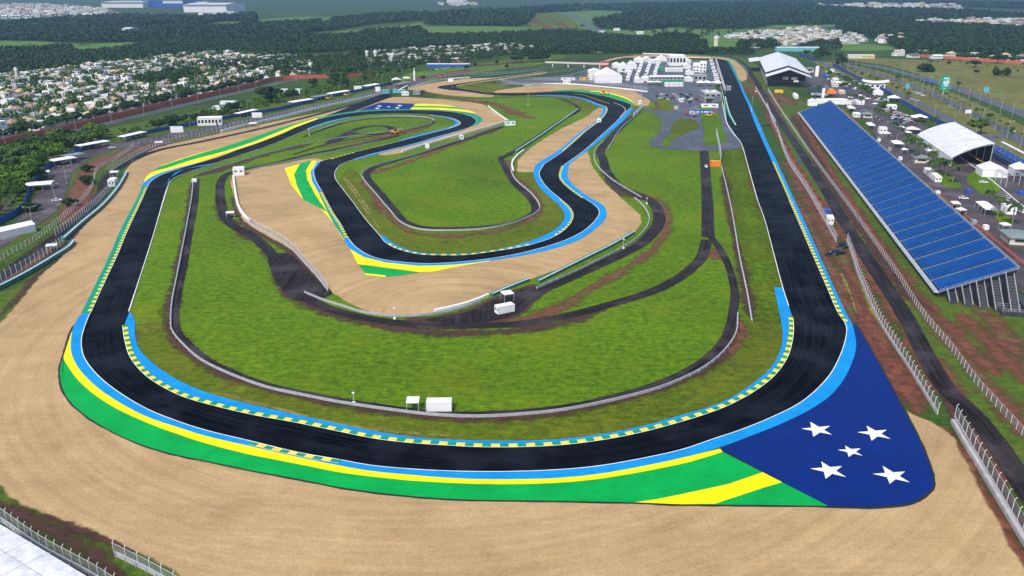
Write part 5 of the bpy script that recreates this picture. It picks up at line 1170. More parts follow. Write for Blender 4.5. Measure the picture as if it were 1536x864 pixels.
gable_tent(595, 124, 10, 10, 3.6, 5.5, 'white marquee left of the white pylon', rz=0.2, open_='y'); canopy(610, 122, 8, 8, 4, 'white square canopy next to the pylon marquee', rz=0.2)
def pylon(px, py, r, h, label, cap=True):
    root = thing('pylon', label, 'tower', at(px, py)); MB().tube((0, 0, 0), (0, 0, h), r, r * 0.92, 12).obj('shaft', C['white'], root)
    if cap: MB().tube((0, 0, h + 1.2), (0, 0, h + 2.6), r * 0.6, r * 0.6, 10).obj('lamp_drum', C['white'], root); MB().tube((0, 0, h), (0, 0, h + 1.2), 0.15, None, 6).obj('neck', C['grey'], root)
    return root
pylon(622, 121, 1.1, 11.5, 'white round pylon with drum top by the far car park'); 
def water_tower(px, py, r, h, label, top=None):
    root = thing('water_tower', label, 'tower', at(px, py)); MB().tube((0, 0, 0), (0, 0, h * 0.8), r * 0.85, r * 0.8, 12).obj('shaft', C['cream'], root); MB().tube((0, 0, h * 0.8), (0, 0, h), r, r, 12).obj('tank', C['white'], root); MB().tube((0, 0, h), (0, 0, h + r * 0.5), r, 0.2, 12).obj('lid', C['grey'], root); return root
water_tower(28, 125, 1.9, 17, 'tall slim cream water tower among the left houses'); water_tower(467, 110, 2.6, 13, 'white water tower over the trees beyond the red wall'); water_tower(551, 90, 2.6, 13, 'cream water tower at the edge of the far houses'); water_tower(564, 92, 3.0, 15, 'broader cream water tower beside a slimmer one'); water_tower(1074, 69, 5.0, 17, 'white water tower beyond the pits')
# machines
def machine(px, py, label, mat, rz=0.0, kind='loader', sc=1.0):
    root = thing(kind, label, kind.replace('_', ' '), at(px, py), rz, sc=sc); m = MB(); m.box((0, 0, 1.2), (4.2, 2.0, 1.0)); m.box((-1.2, 0, 1.9), (1.6, 1.7, 0.6)); m.obj('body', C[mat], root)
    MB().box((0.5, 0, 2.4), (1.5, 1.6, 1.5), 0, 0.85).obj('cab', C['glass'], root); a = MB(); a.tube((1.6, 0, 1.6), (3.8, 0, 3.4), 0.22, 0.16, 5); a.tube((3.8, 0, 3.4), (5.0, 0, 0.9), 0.16, 0.14, 5); a.obj('arm', C[mat], root); MB().box((5.1, 0, 0.6), (0.9, 1.8, 0.8)).obj('bucket', C['dgrey'], root)
    for x in (-1.4, 1.4):
        for y in (-1.0, 1.0): MB().tube((x, y - 0.2, 0.65), (x, y + 0.2, 0.65), 0.65, None, 10).obj('wheel', C['black'], root)
    return root
machine(592, 201, 'orange machine parked by the skid pad lawn', 'orange', 0.2, 'excavator', 1.3); machine(662, 117, 'orange machine beyond the top hairpin', 'orange', 0.4, 'excavator', 1.3); machine(492, 149, 'yellow machine by the grey shelter', 'yellow', 0.4); machine(519, 144, 'yellow machine under the long white shelter edge', 'yellow', 0.2); machine(904, 142, 'yellow machine working on the track before the marquees', 'yellow', 0.1, 'loader', 1.2); machine(1063, 175, 'yellow machine parked at the blue banner', 'yellow', 0.0); machine(1188 - 54, 139, 'small yellow machine on the path under the gabled stand', 'yellow', 1.2)
def crane():
    root = thing('crane_truck', 'pale teal crane truck with raised jib at the hairpin gap', 'crane', at(600, 141), 0.1)
    MB().box((0, 0, 2.0), (14, 3, 2.2)).obj('body', C['cyan'], root); MB().box((-5, 0, 4.0), (4, 2.8, 2.6)).obj('cab', C['cyan'], root); MB().tube((-2, 0, 3.4), (8, 0, 8.5), 0.6, 0.35, 6).obj('jib', C['alu'], root); MB().box((3, 0, 4.0), (5, 2.6, 1.6)).obj('counterweight', C['grey'], root)
    for x in (-5, -2, 3, 5.5):
        for y in (-1.4, 1.4): MB().tube((x, y - 0.2, 0.7), (x, y + 0.2, 0.7), 0.7, None, 10).obj('wheel', C['black'], root)
    return root
crane()
for x, y, c, lb in ((579, 140, 'cyan', 'pale truck left of the teal crane'), (608, 143, 'white', 'white truck in front of the teal crane'), (625, 142, 'grey', 'grey truck right of the teal crane'), (632, 141, 'dgrey', 'dark truck at the end of the row by the crane')): cabin(x, y, 7, 3, 3.6, lb, rz=0.05, mat=c, name='truck', cat='truck', doors=0)

# --- cars
CARCOL = [('white', (0.75, 0.75, 0.76)), ('silver', (0.42, 0.43, 0.45)), ('black', (0.015, 0.015, 0.017)), ('grey', (0.12, 0.125, 0.13)), ('red', (0.35, 0.02, 0.02)), ('blue', (0.03, 0.07, 0.25))]
car_proto = {}
def make_car(col, rgb):
    root = thing('car', 'x', 'car', (0, 0, 0)); pt = pm('car_paint_' + col, rgb, 0.04, 0.5, 0.25)
    b = MB(); prof = [(-2.15, 0.35), (2.1, 0.35), (2.2, 0.62), (2.05, 0.80), (1.0, 0.95), (-1.7, 1.0), (-2.15, 0.92)]
    b.prism(prof, -0.86, 0.86, 'y'); b.obj('body', pt, root)
    g = MB(); g.prism([(-1.75, 0.99), (0.95, 0.95), (0.30, 1.40), (-1.15, 1.43)], -0.74, 0.74, 'y'); go = g.obj('window', C['glass'], root)
    MB().prism([(-1.2, 1.40), (0.33, 1.38), (0.25, 1.46), (-1.1, 1.48)], -0.70, 0.70, 'y').obj('roof', pt, root)
    wm = MB().tube((0, -0.1, 0), (0, 0.1, 0), 0.33, None, 10).mesh('wheel', C['black'])
    for x in (-1.3, 1.35):
        for y in (-0.8, 0.8): link('wheel', wm, root, loc=(x, y, 0.33))
    for y in (-0.6, 0.6): MB().box((2.16, y, 0.66), (0.1, 0.36, 0.14)).obj('headlight', C['alu'], root)
    return root
used = set()
def car(px, py, deg, col, where, group=None):
    rgb = dict(CARCOL)[col]
    if col not in car_proto: car_proto[col] = make_car(col, rgb)
    p = car_proto[col]; lb = f'{col} car {where}'; loc = at(px, py) + Vector((0, 0, 0.13)); rz = math.radians(deg)
    if col in used: return dup(p, loc, rz, 1.0, lb, group)
    used.add(col); p.location = loc; p.rotation_euler = (0, 0, rz); p['label'] = lb
    if group: p['group'] = group
    return p
car(1475, 275, -20, 'white', 'alone on the lane beside the grass island'); car(1445, 299, -20, 'white', 'parked left of the white canopy with tables'); car(86, 302, 20, 'white', 'alone in the left car park'); car(168, 223, 30, 'white', 'near the shelter at the car park bend'); car(1518, 198, -30, 'white', 'with dark window glass turning at the avenue junction'); car(1322, 181, 10, 'silver', 'parked by the palms behind the grandstand'); car(1059, 251, 80, 'white', 'on the infield service road by the orange container'); car(1035, 154, 40, 'black', 'on the paddock tarmac below the trucks'); car(1080, 164, 80, 'grey', 'beside the control tower pit exit'); car(20, 219, 15, 'white', 'driving on the street below the red wall'); car(1456, 143, -40, 'red', 'driving on the far carriageway'); car(1438, 124, -40, 'black', 'driving up the far carriageway')
rc = random.Random(3); ux = (math.cos(AX + math.pi/2), math.sin(AX + math.pi/2))
for r in range(7):                                     # parked cars between the canopies and the hoarding
    for k in range(9):
        if rc.random() < 0.28: continue
        t = k / 8; x = 1322 + r * 5.4 + 34 * t * 0.55 + rc.uniform(-0.6, 0.6); y = 158 + r * 2.2 + 34 * t * 0.62 + rc.uniform(-0.5, 0.5)
        if y > 186 or x > 1372 or (1328 < x < 1346 and y < 168): continue
        c = rc.choices([c for c, _ in CARCOL], [5, 3, 3, 3, 1, 0.6])[0]; car(x, y, 20 + rc.uniform(-6, 6), c, 'parked in the crowded lot by the blue hoarding', c + ' cars in the crowded lot')
for k in range(26):                                    # row along the hoarding, further up
    t = k / 25; x = 1238 + 62 * t + rc.uniform(-1, 1); y = 101 + 30 * t + rc.uniform(-0.4, 0.6); c = rc.choices([c for c, _ in CARCOL], [5, 3, 3, 3, 1, 0.6])[0]; car(x, y, 18 + rc.uniform(-6, 6), c, 'in the row under the far hoarding', c + ' cars under the far hoarding')
for x, y in ((1372, 139), (1378, 141), (1384, 144), (1368, 150), (1376, 152), (1358, 133), (1350, 129), (1392, 120), (1366, 127), (1330, 115), (1310, 107)):
    c = rc.choice(['white', 'silver', 'black', 'grey']); car(x, y, -40 + rc.uniform(-5, 5), c, 'on the avenue beyond the blue hoarding', c + ' cars on the avenue')
for k in range(16):
    t = k / 15; x = 640 + 70 * t + rc.uniform(-2, 2); y = 107 - 10 * t + rc.uniform(-0.5, 0.5); c = rc.choice(['white', 'silver', 'black', 'blue', 'grey']); car(x, y, 15, c, 'in the far lot by the long brown roof', c + ' cars in the far lot')
for k in range(9):
    x, y = rc.uniform(1100, 1150) * 0 + rc.uniform(985, 1040), rc.uniform(142, 150); c = rc.choice(['white', 'black', 'grey']); car(x, y, rc.uniform(0, 180), c, 'among the soil heaps at the paddock front', c + ' cars at the paddock front')
def car_scatter(poly, n, where, gname, ang, seed):
    P_ = P(poly); q = random.Random(seed); done = []; tries = 0; x0, x1, y0, y1 = min(p[0] for p in P_), max(p[0] for p in P_), min(p[1] for p in P_), max(p[1] for p in P_)
    while len(done) < n and tries < 4000:
        tries += 1; x, y = q.uniform(x0, x1), q.uniform(y0, y1); v = G(x, y); odd = False; j = len(P_) - 1
        for i in range(len(P_)):
            (xi, yi), (xj, yj) = P_[i], P_[j]
            if (yi > y) != (yj > y) and x < (xj - xi) * (y - yi) / (yj - yi) + xi: odd = not odd
            j = i
        if not odd or any((v - w).length < 3.6 for w in done): continue
        done.append(v); col = q.choices([k for k, _ in CARCOL], [5, 3, 3, 3, 1, 0.6])[0]; car(x, y, ang + q.choice((0, 90)) + q.uniform(-8, 8), col, where, f'{col} cars {gname}')
car_scatter("1298,136 1330,151 1372,183 1352,189 1318,163 1290,142", 44, 'between the pyramid marquees and the canopies', 'between marquees and canopies', 75, 51)
car_scatter("1238,108 1268,122 1300,137 1290,141 1245,122", 34, 'on the far lot below the tall white totem', 'on the far lot', 75, 52)
car_scatter("1395,205 1420,240 1412,246 1388,214", 6, 'beside the hangar side wall', 'beside the hangar', 75, 53); car_scatter("1500,290 1536,312 1536,330 1505,300", 5, 'on the lower lot by the white box cabin', 'on the lower lot', 75, 54); car_scatter("975,141 1042,143 1048,152 990,151", 16, 'by the soil at the paddock front', 'by the paddock soil', 20, 56); car_scatter("1040,156 1052,158 1050,182 1042,178", 5, 'on the tarmac by the blue banner', 'by the blue banner', 20, 55)
# --- street lamps
def lamp_proto(h, arms):
    root = thing('street_lamp', 'x', 'street lamp'); MB().tube((0, 0, 0), (0, 0, h), 0.13, 0.07, 6).obj('pole', C['lgrey'], root)
    for s in arms:
        MB().tube((0, 0, h - 0.1), (s * 2.0, 0, h + 0.3), 0.05, None, 4).obj('arm', C['lgrey'], root); MB().box((s * 2.3, 0, h + 0.3), (0.9, 0.35, 0.16)).obj('lamp_head', C['alu'], root)
    return root
LP = {}
def lamps(s, n, h, arms, label, group, rz=0.0):
    pts = resample(GP(s), n=n)
    for p in pts:
        k = (h, arms)
        if k not in LP: LP[k] = lamp_proto(h, arms); o = LP[k]; o.location = p; o.rotation_euler = (0, 0, rz); o['label'] = label; o['group'] = group
        else: dup(LP[k], p, rz, None, label, group)
lamps("1262,97 1330,121 1395,146 1450,175 1500,203 1530,222", 20, 13.0, (1,), 'tall pale street lamp on the verge along the inner avenue lane', 'lamps along the inner avenue lane', AX)
lamps("1256,92 1310,103 1362,117 1425,138 1480,160 1536,186", 20, 12.5, (-1, 1), 'tall double street lamp on the avenue median', 'lamps on the avenue median', AX)
lamps("1250,98 1290,121 1350,147 1400,171 1450,200 1500,231", 12, 10.0, (-1,), 'street lamp beside the frontage road hoarding', 'lamps beside the hoarding', AX)
lamps("10,226 42,213 100,200 162,186 212,175 322,150 390,132 445,122", 12, 12.0, (1, -1), 'tall pale street lamp along the red wall street', 'lamps along the red wall street', 0.2)
lamps("50,340 83,305 100,274 108,250", 4, 9.0, (1, -1), 'double street lamp in the left car park', 'lamps in the left car park', 0.3)
lamps("285,190 360,172 440,150 573,126", 5, 10.0, (1,), 'street lamp beside the upper car park hoarding', 'lamps beside the upper car park', 0.2)
lamps("495,118 530,113 570,108 640,100", 6, 12.0, (1, -1), 'street lamp by the far trees beyond the estate wall', 'lamps by the far trees', 0.2)
lamps("1195,80 1215,78 1240,80 1262,85", 9, 14.0, (1, -1), 'tall lamp among the trees beyond the gabled stand', 'lamps beyond the gabled stand', 0.2)
lamps("1360,230 1342,213 1318,196 1290,178", 5, 7.0, (1,), 'short lamp behind the grandstand back', 'lamps behind the grandstand', AX)
def mast(px, py, h, label): root = thing('camera_mast', label, 'mast', at(px, py)); MB().tube((0, 0, 0), (0, 0, h), 0.09, 0.05, 5).obj('pole', B['post'], root); MB().box((0, 0, h), (0.6, 0.4, 0.4)).obj('camera_box', C['white'], root); MB().box((0, 0, 0.3), (0.8, 0.6, 0.6)).obj('base', C['white'], root); return root
mast(531, 606, 3.2, 'thin white camera mast on the ring guardrail near the canopy'); mast(592, 479, 4.0, 'thin white camera mast at the foot of the central trap'); mast(935, 373, 4.0, 'thin camera mast at the right end of the teal tyre barrier'); mast(792, 158, 10.0, 'tall slim mast on the lawn below the back straight'); mast(970, 306, 3.0, 'short camera mast at the guardrail gap'); mast(1127, 167, 12, 'tall white pole at the far fence gap'); mast(464, 203, 4, 'white camera mast beside the blue strip of the fast bend')
# ---------------------------------------------------------------- vegetation
def px_of(v):
    d = Vector((v[0], v[1], v[2] - H)); yc = d.y * CP - d.z * SP; zc = d.y * SP + d.z * CP
    return 768 + F * d.x / yc, 432 - F * zc / yc
def inside(x, y, poly):
    c = False; j = len(poly) - 1
    for i in range(len(poly)):
        xi, yi = poly[i]; xj, yj = poly[j]
        if (yi > y) != (yj > y) and x < (xj - xi) * (y - yi) / (yj - yi) + xi: c = not c
        j = i
    return c
def leaf_mat(name, c1, c2, c3):
    m, t, b = nodes(name)
    f = noise(t, 0.35, 4, 0.6); oi = N(t, 'ShaderNodeObjectInfo').outputs['Random']
    c = mix(t, c1, c2, ramp(t, f, [(0.35, 0), (0.65, 1)])); c = mix(t, c, c3, ramp(t, oi, [(0.35, 0.0), (1.0, 0.65)]))
    g = noise(t, 2.2, 3, 0.7); c = mix(t, c, ramp(t, g, [(0.25, 0.7), (0.75, 1.25)]), 0.8, 'MULTIPLY')
    t.links.new(c, b.inputs['Base Color']); b.inputs['Roughness'].default_value = 0.7; b.inputs['Specular IOR Level'].default_value = 0.2
    return m
V = {}
V['leaf'] = leaf_mat('leaves', (0.018, 0.060, 0.005), (0.052, 0.115, 0.008), (0.078, 0.145, 0.008))
V['dark'] = leaf_mat('dark_leaves', (0.009, 0.030, 0.007), (0.022, 0.056, 0.010), (0.032, 0.066, 0.012))
V['bright'] = leaf_mat('bright_leaves', (0.042, 0.110, 0.005), (0.095, 0.185, 0.008), (0.115, 0.185, 0.010))
V['palm'] = leaf_mat('palm_leaves', (0.014, 0.045, 0.008), (0.045, 0.09, 0.014), (0.055, 0.085, 0.014))
V['forest'] = leaf_mat('forest_leaves', (0.008, 0.030, 0.008), (0.022, 0.058, 0.012), (0.022, 0.055, 0.012))
V['bark'] = pm('bark', (0.10, 0.075, 0.055), 0.25, 2.0, 0.9); V['palmbark'] = pm('palm_bark', (0.22, 0.18, 0.14), 0.25, 2.0, 0.9)
def crown_mesh(seed, mat, nlobe=9, per=120, leaf=0.85, flat=0.8, Rr=3.9, h0=2.1):
    """leaf clumps spread through several uneven lobes; unit tree about 8 m tall"""
    rr = random.Random(seed); vs = []; fs = []; lobes = []
    for i in range(nlobe):
        a = rr.uniform(0, 6.28); d = Rr * rr.uniform(0.15, 0.75); lobes.append((d*math.cos(a), d*math.sin(a), h0 + 1.0 + rr.uniform(0, 3.0) * (1 - d / (Rr * 1.3)) + rr.uniform(0, 0.8), rr.uniform(0.9, 1.9)))
    lobes.append((0, 0, h0 + 2.6, 2.0))
    for lx, ly, lz, lr in lobes:
        for k in range(int(per * lr / 1.5)):
            z = rr.uniform(-0.75, 1); a = rr.uniform(0, 6.28); s = math.sqrt(1 - z*z); r = lr * rr.uniform(0.55, 1.08)
            c = Vector((lx + r*s*math.cos(a), ly + r*s*math.sin(a), lz + r*z*flat))
            n = Vector((s*math.cos(a), s*math.sin(a), z)) + Vector((rr.uniform(-.7, .7), rr.uniform(-.7, .7), rr.uniform(-.3, .9))); n.normalize()
            u = n.orthogonal().normalized(); w = n.cross(u); q = rr.uniform(0, 6.28); u, w = u*math.cos(q) + w*math.sin(q), w*math.cos(q) - u*math.sin(q); L = leaf * rr.uniform(0.6, 1.35); o = len(vs)
            vs += [tuple(c - u*L*0.5), tuple(c + w*L*0.38 + n*0.1), tuple(c + u*L*0.55), tuple(c - w*L*0.38 + n*0.1)]; fs.append((o, o+1, o+2, o+3))
    me = D.meshes.new('crown'); me.from_pydata(vs, [], fs); me.materials.append(mat); return me
def trunk_mesh(seed, h0=2.9):
    rr = random.Random(seed); m = MB(); m.tube((0, 0, 0), (0.1, 0, h0), 0.28, 0.18, 6)
    for i in range(5):
        a = rr.uniform(0, 6.28); m.tube((0.08, 0, h0 * rr.uniform(0.6, 1.0)), (1.9*math.cos(a), 1.9*math.sin(a), h0 + rr.uniform(0.8, 2.2)), 0.13, 0.04, 5)
    return m.mesh('trunk', V['bark'])
def palm_meshes(seed, nf=15, h=8.0):
    rr = random.Random(seed); t = MB(); pts = [Vector((0.25*math.sin(k*0.35 + seed), 0.2*math.cos(k*0.3 + seed), h*k/6)) for k in range(7)]; pts = [p - Vector((pts[0].x, pts[0].y, 0)) for p in pts]
    for a, b in zip(pts, pts[1:]): t.tube(a, b, 0.2, 0.17, 6)
    f = MB(); top = pts[-1]
    for i in range(nf):
        a = 2*math.pi*i/nf + rr.uniform(-.15, .15); up = rr.uniform(0.1, 1.1); L = rr.uniform(2.6, 3.5); d = Vector((math.cos(a), math.sin(a), 0)); s = Vector((-d.y, d.x, 0)); prev = None
        for k in range(7):
            u = k / 6; c = top + d*L*u + Vector((0, 0, up*2.0*u - 2.6*u*u*(1.2 - 0.3*up))); w = 0.62 * math.sin(0.25 + 2.6*u) + 0.08; dr = Vector((0, 0, -0.35*w)); row = (c - s*w + dr, c, c + s*w + dr)
            if prev: f.add([prev[0], prev[1], row[1], row[0]], [(0, 1, 2, 3)]); f.add([prev[1], prev[2], row[2], row[1]], [(0, 1, 2, 3)])
            prev = row
    return t.mesh('trunk', V['palmbark']), f.mesh('fronds', V['palm'])
TREES = {}
def tree_proto(kind, i):
    k = (kind, i)
    if k not in TREES:
        if kind == 'palm': TREES[k] = palm_meshes(i + 1)
        else: TREES[k] = (trunk_mesh(i), crown_mesh(i * 7 + len(kind), V[{'leaf': 'leaf', 'dark': 'dark', 'bright': 'bright', 'bush': 'dark'}[kind]], h0=0.2 if kind == 'bush' else 2.1, nlobe=9 + i % 3, flat=0.75 + 0.12 * (i % 3)))
    return TREES[k]
rt = random.Random(11); NTREE = [0]
def plant(p, kind, height, label, group=None, wide=1.0):
    i = rt.randrange(5); tm, cm = tree_proto(kind, i); base = {'palm': 9.4, 'bush': 4.6}.get(kind, 7.6); s = height / base
    nm = {'palm': 'palm_tree', 'bush': 'bush'}.get(kind, 'tree'); NTREE[0] += 1
    root = thing(nm, label, {'palm': 'palm'}.get(kind, nm), (p.x, p.y, 0), rt.uniform(0, 6.28), group); root.scale = (s * wide, s * wide, s)
    link('trunk', tm, root); link('fronds' if kind == 'palm' else 'crown', cm, root); return root
def scatter(poly, n, kinds, hmin, hmax, label, group, mind=4.0, wide=1.0):
    P_ = P(poly); xs = [p[0] for p in P_]; ys = [p[1] for p in P_]; pts = []; tries = 0
    gs = [G(x, y) for x, y in P_]; x0, x1 = min(g.x for g in gs), max(g.x for g in gs); y0, y1 = min(g.y for g in gs), max(g.y for g in gs)
    while len(pts) < n and tries < n * 60:
        tries += 1; v = Vector((rt.uniform(x0, x1), rt.uniform(y0, y1), 0)); x, y = px_of(v)
        if not inside(x, y, P_) or any((v - q).length < mind for q in pts): continue
        pts.append(v); kd = rt.choice(kinds); nm = {'palm': 'palm', 'leaf': 'mid green tree', 'dark': 'dark green tree', 'bright': 'bright green tree', 'bush': 'low dark bush'}[kd]
        plant(v, kd, rt.uniform(hmin, hmax), f'{nm} {label}', f'{nm}s {group}', wide * rt.uniform(0.9, 1.2))
def row(s, n, kinds, hmin, hmax, label, group, jit=2.0, wide=1.0):
    for p in resample(GP(s), n=n):
        kd = rt.choice(kinds); nm = {'palm': 'palm', 'leaf': 'mid green tree', 'dark': 'dark green tree', 'bright': 'bright green tree', 'bush': 'low dark bush'}[kd]
        plant(p + Vector((rt.uniform(-jit, jit), rt.uniform(-jit, jit), 0)), kd, rt.uniform(hmin, hmax), f'{nm} {label}', f'{nm}s {group}', wide * rt.uniform(0.85, 1.2))
scatter("-20,255 0,236 60,216 110,205 160,196 160,208 110,226 75,243 50,270 20,290 -20,300", 70, ['leaf', 'bright', 'dark', 'leaf', 'palm'], 6.5, 10.5, 'in the park left of the blue hoarding', 'in the left park', 4.0, 1.25)
scatter("-20,345 0,300 20,285 50,272 40,292 28,318 0,332", 14, ['palm', 'palm', 'leaf'], 6.0, 8.5, 'on the lawn beside the lower blue hoarding', 'beside the lower hoarding', 5.0)
scatter("165,205 230,190 330,165 400,150 440,140 440,148 330,178 230,198", 40, ['palm', 'bright', 'dark', 'leaf'], 5.0, 8.0, 'between the street and the upper blue hoarding', 'behind the upper hoarding', 6.0)
for x, y, h, k, w, lb in ((263, 190, 10, 'dark', 1.6, 'wide dark tree beside the white hall'), (240, 194, 9, 'dark', 1.4, 'dark tree left of the white signboard'), (352, 169, 10, 'dark', 1.3, 'round dark tree by the low white terrace'), (408, 154, 16, 'dark', 1.5, 'largest dark tree at the end of the red wall'), (395, 148, 12, 'leaf', 1.3, 'tree behind the largest dark tree'), (440, 152, 12, 'dark', 1.3, 'dark tree right of the largest one'), (516, 131, 11, 'dark', 1.2, 'dark tree on the upper car park edge'), (1470, 201, 13, 'leaf', 1.25, 'round tree beside the hangar ridge'), (1386, 107, 9, 'bush', 2.0, 'broad dark bush tree on the dry meadow'), (1423, 98, 6, 'dark', 1.1, 'small round tree on the upper meadow'), (1463, 101, 11, 'dark', 1.3, 'dark tree by the red meadow wall'), (1493, 113, 7.5, 'bush', 1.2, 'small twin tree on the dry meadow'), (1508, 114, 8.5, 'bush', 0.9, 'round small tree right of the twin tree'), (1464, 109, 3.5, 'bush', 1.2, 'tiny bush on the dry meadow'), (1450, 98, 6, 'leaf', 1.0, 'thin tree near the meadow wall'), (1437, 130, 5.5, 'dark', 1.2, 'dark tree overhanging the far carriageway'), (1263, 99, 13, 'dark', 1.7, 'big dark tree at the bend of the avenue'), (1495, 95, 14, 'dark', 1.5, 'brownish dark tree behind the meadow wall'), (107, 310, 4, 'bush', 1.2, 'bush on the red bank by the car park lamp'), (130, 277, 5, 'bush', 1.3, 'larger bush on the red bank'), (133, 258, 4, 'bush', 1.2, 'upper bush on the red bank'), (45, 318, 4, 'bush', 1.6, 'dry bush at the hoarding corner')):
    plant(at(x, y), k, h, lb, None, w)
row("1262,94 1300,105 1345,119 1380,131 1415,146 1450,163 1480,178 1510,196 1530,208", 34, ['palm', 'palm', 'leaf'], 4.5, 6.5, 'in the row between the avenue carriageways', 'between the avenue carriageways', 1.5)
row("1250,96 1275,108 1310,120 1340,131 1365,145", 14, ['bright', 'leaf', 'palm'], 4.5, 7.0, 'on the strip beyond the blue hoarding', 'beyond the blue hoarding', 1.5)
for i, (x, y, h) in enumerate(((1397, 250, 10.5), (1407, 259, 10), (1417, 265, 11), (1428, 275, 11.5), (1480.5, 307, 8.5), (1495.5, 327, 11.5), (1518, 337, 11.5), (1280, 159, 12), (1273, 157, 11), (1291, 162, 11), (1314, 180, 11), (1320, 182, 10.5), (1331, 188, 11), (1348, 207, 9), (1365, 228, 11.5), (1379, 190, 8.5), (1391, 191, 8.5), (1402, 189, 8), (1222, 146, 11), (1226, 140, 9), (1366, 176, 7), (1412, 262, 9))):
    plant(at(x, y), 'palm', h, 'tall palm standing behind the blue grandstand', 'tall palms behind the grandstand')
scatter("1330,196 1350,200 1420,255 1440,285 1420,290 1385,262 1345,225", 10, ['palm'], 8, 11, 'on the tarmac side of the grandstand back', 'on the tarmac side', 7.0)
row("862,119 868,118 874,118 880,117", 4, ['palm'], 6, 8, 'in front of the white paddock marquees', 'before the paddock marquees', 0.5); row("930,124 936,112 941,103", 5, ['palm'], 8, 10, 'between the huge marquee and the team trucks', 'between marquee and trucks', 0.8); row("961,119 966,117", 2, ['palm'], 8, 9, 'beside the first rows of team trucks', 'beside the team trucks', 0.5)
scatter("1236,112 1290,128 1330,158 1330,176 1290,150 1240,126", 14, ['palm', 'palm', 'leaf'], 6, 9, 'among the stalls of the far car park', 'among the stalls', 8.0)
row("0,211 60,197 130,182 200,166 270,150 330,137 390,124", 40, ['dark', 'dark', 'leaf'], 7.0, 11.0, 'in the row behind the long red wall', 'behind the long red wall', 3.0, 1.2)
scatter("770,96 780,86 800,80 828,82 828,92 800,95", 14, ['dark'], 10, 14, 'in the grove beyond the top hairpin car park', 'in the grove', 7.0, 1.3)
scatter("440,138 470,122 520,112 600,104 640,98 600,112 540,124 480,140", 24, ['dark', 'leaf', 'leaf'], 7, 12, 'on the strip between street and upper car park', 'on the strip by the upper car park', 7.0, 1.1)
scatter("1200,84 1240,78 1262,82 1268,95 1240,90", 16, ['dark', 'leaf', 'palm'], 8, 13, 'in the grove beyond the gabled stand', 'in the grove beyond the gabled stand', 7.0, 1.2)
row("1362,83 1400,85.5 1440,88 1500,93 1536,95", 22, ['dark', 'leaf'], 7, 11, 'growing behind the red meadow wall', 'behind the red meadow wall', 4.0, 1.3)
for x, y in ((636, 121), (712, 101), (745, 97), (700, 105), (760, 104)): plant(at(x, y), 'dark', 7, 'single dark tree on the lawn beyond the top hairpin', 'trees on the far lawn')

# forest and far tree masses: real crowns, joined
def crown_templates(nq, seed):
    rr = np.random.default_rng(seed); out = []
    for k in range(8):
        z = rr.uniform(-0.25, 1, nq); a = rr.uniform(0, 2*np.pi, nq); s = np.sqrt(1 - z*z); r = rr.uniform(0.72, 1.08, nq)
        c = np.stack([r*s*np.cos(a), r*s*np.sin(a), r*z*0.8], 1); nrm = np.stack([s*np.cos(a), s*np.sin(a), z + 0.4], 1) + rr.uniform(-.6, .6, (nq, 3)); nrm /= np.linalg.norm(nrm, axis=1)[:, None]
        u = np.cross(nrm, np.array([0.3, 0.2, 1.0])); u /= np.linalg.norm(u, axis=1)[:, None]; w = np.cross(nrm, u); L = (rr.uniform(0.5, 1.0, nq) * 2.3 / math.sqrt(nq))[:, None]
        out.append(np.stack([c - u*L, c + w*L*0.8, c + u*L, c - w*L*0.8], 1))
    return out
def forest(name, polys, spacing, r0, label, mat, nq=40, seed=1, keep=1.0, hf=1.0, cat='forest', excl=None):
    rr = np.random.default_rng(seed); rp = random.Random(seed); T = crown_templates(nq, seed); V_ = []
    for poly in polys:
        P_ = P(poly); gs = [G(x, y) for x, y in P_]; x0, x1 = min(g.x for g in gs), max(g.x for g in gs); y0, y1 = min(g.y for g in gs), max(g.y for g in gs)
        y = y0
        while y < y1:
            sp = spacing * max(1.0, y / 1600.0); x = x0 + rp.uniform(0, sp)
            while x < x1:
                X, Y = x + rp.uniform(-.5, .5)*sp, y + rp.uniform(-.5, .5)*sp; px, py = px_of((X, Y, 0))
                if -60 < px < 1600 and rp.random() < keep and inside(px, py, P_) and not (excl and any(inside(px, py, e) for e in excl)):
                    k = max(1.0, y / 1600.0); r = r0 * k * rp.uniform(0.75, 1.3); h = r0 * hf * rp.uniform(0.9, 1.7) * min(k, 2.2); ca, sa = math.cos(rp.uniform(0, 6.28)), 0; a = rp.uniform(0, 6.28)
                    t = T[rp.randrange(8)]; m = np.array([[math.cos(a)*r, -math.sin(a)*r, 0], [math.sin(a)*r, math.cos(a)*r, 0], [0, 0, h]]); V_.append(t.reshape(-1, 3) @ m.T + np.array([X, Y, h * 0.75]))
                x += sp
            y += sp * 0.9
    if not V_: return
    v = np.concatenate(V_).astype(np.float32); n = len(v) // 4; me = D.meshes.new(name); me.vertices.add(len(v)); me.vertices.foreach_set('co', v.ravel()); me.loops.add(n*4); me.loops.foreach_set('vertex_index', np.arange(n*4, dtype=np.int32)); me.polygons.add(n); me.polygons.foreach_set('loop_start', np.arange(n, dtype=np.int32)*4); me.update(); me.validate(); me.materials.append(mat)
    o = link(name, me); stuff(o, label, cat); return o
CLEAR = [P("-80,74 0,61 60,62 112,66 108,73 60,77 0,78"), P("95,81 140,66.5 222,62.5 230,69 180,77 130,83"), P("392,68 440,60 505,63 500,71 430,73"), P("298,40 330,33 368,32 362,42 310,44"), P("50,80 85,77 84,84 55,85")]
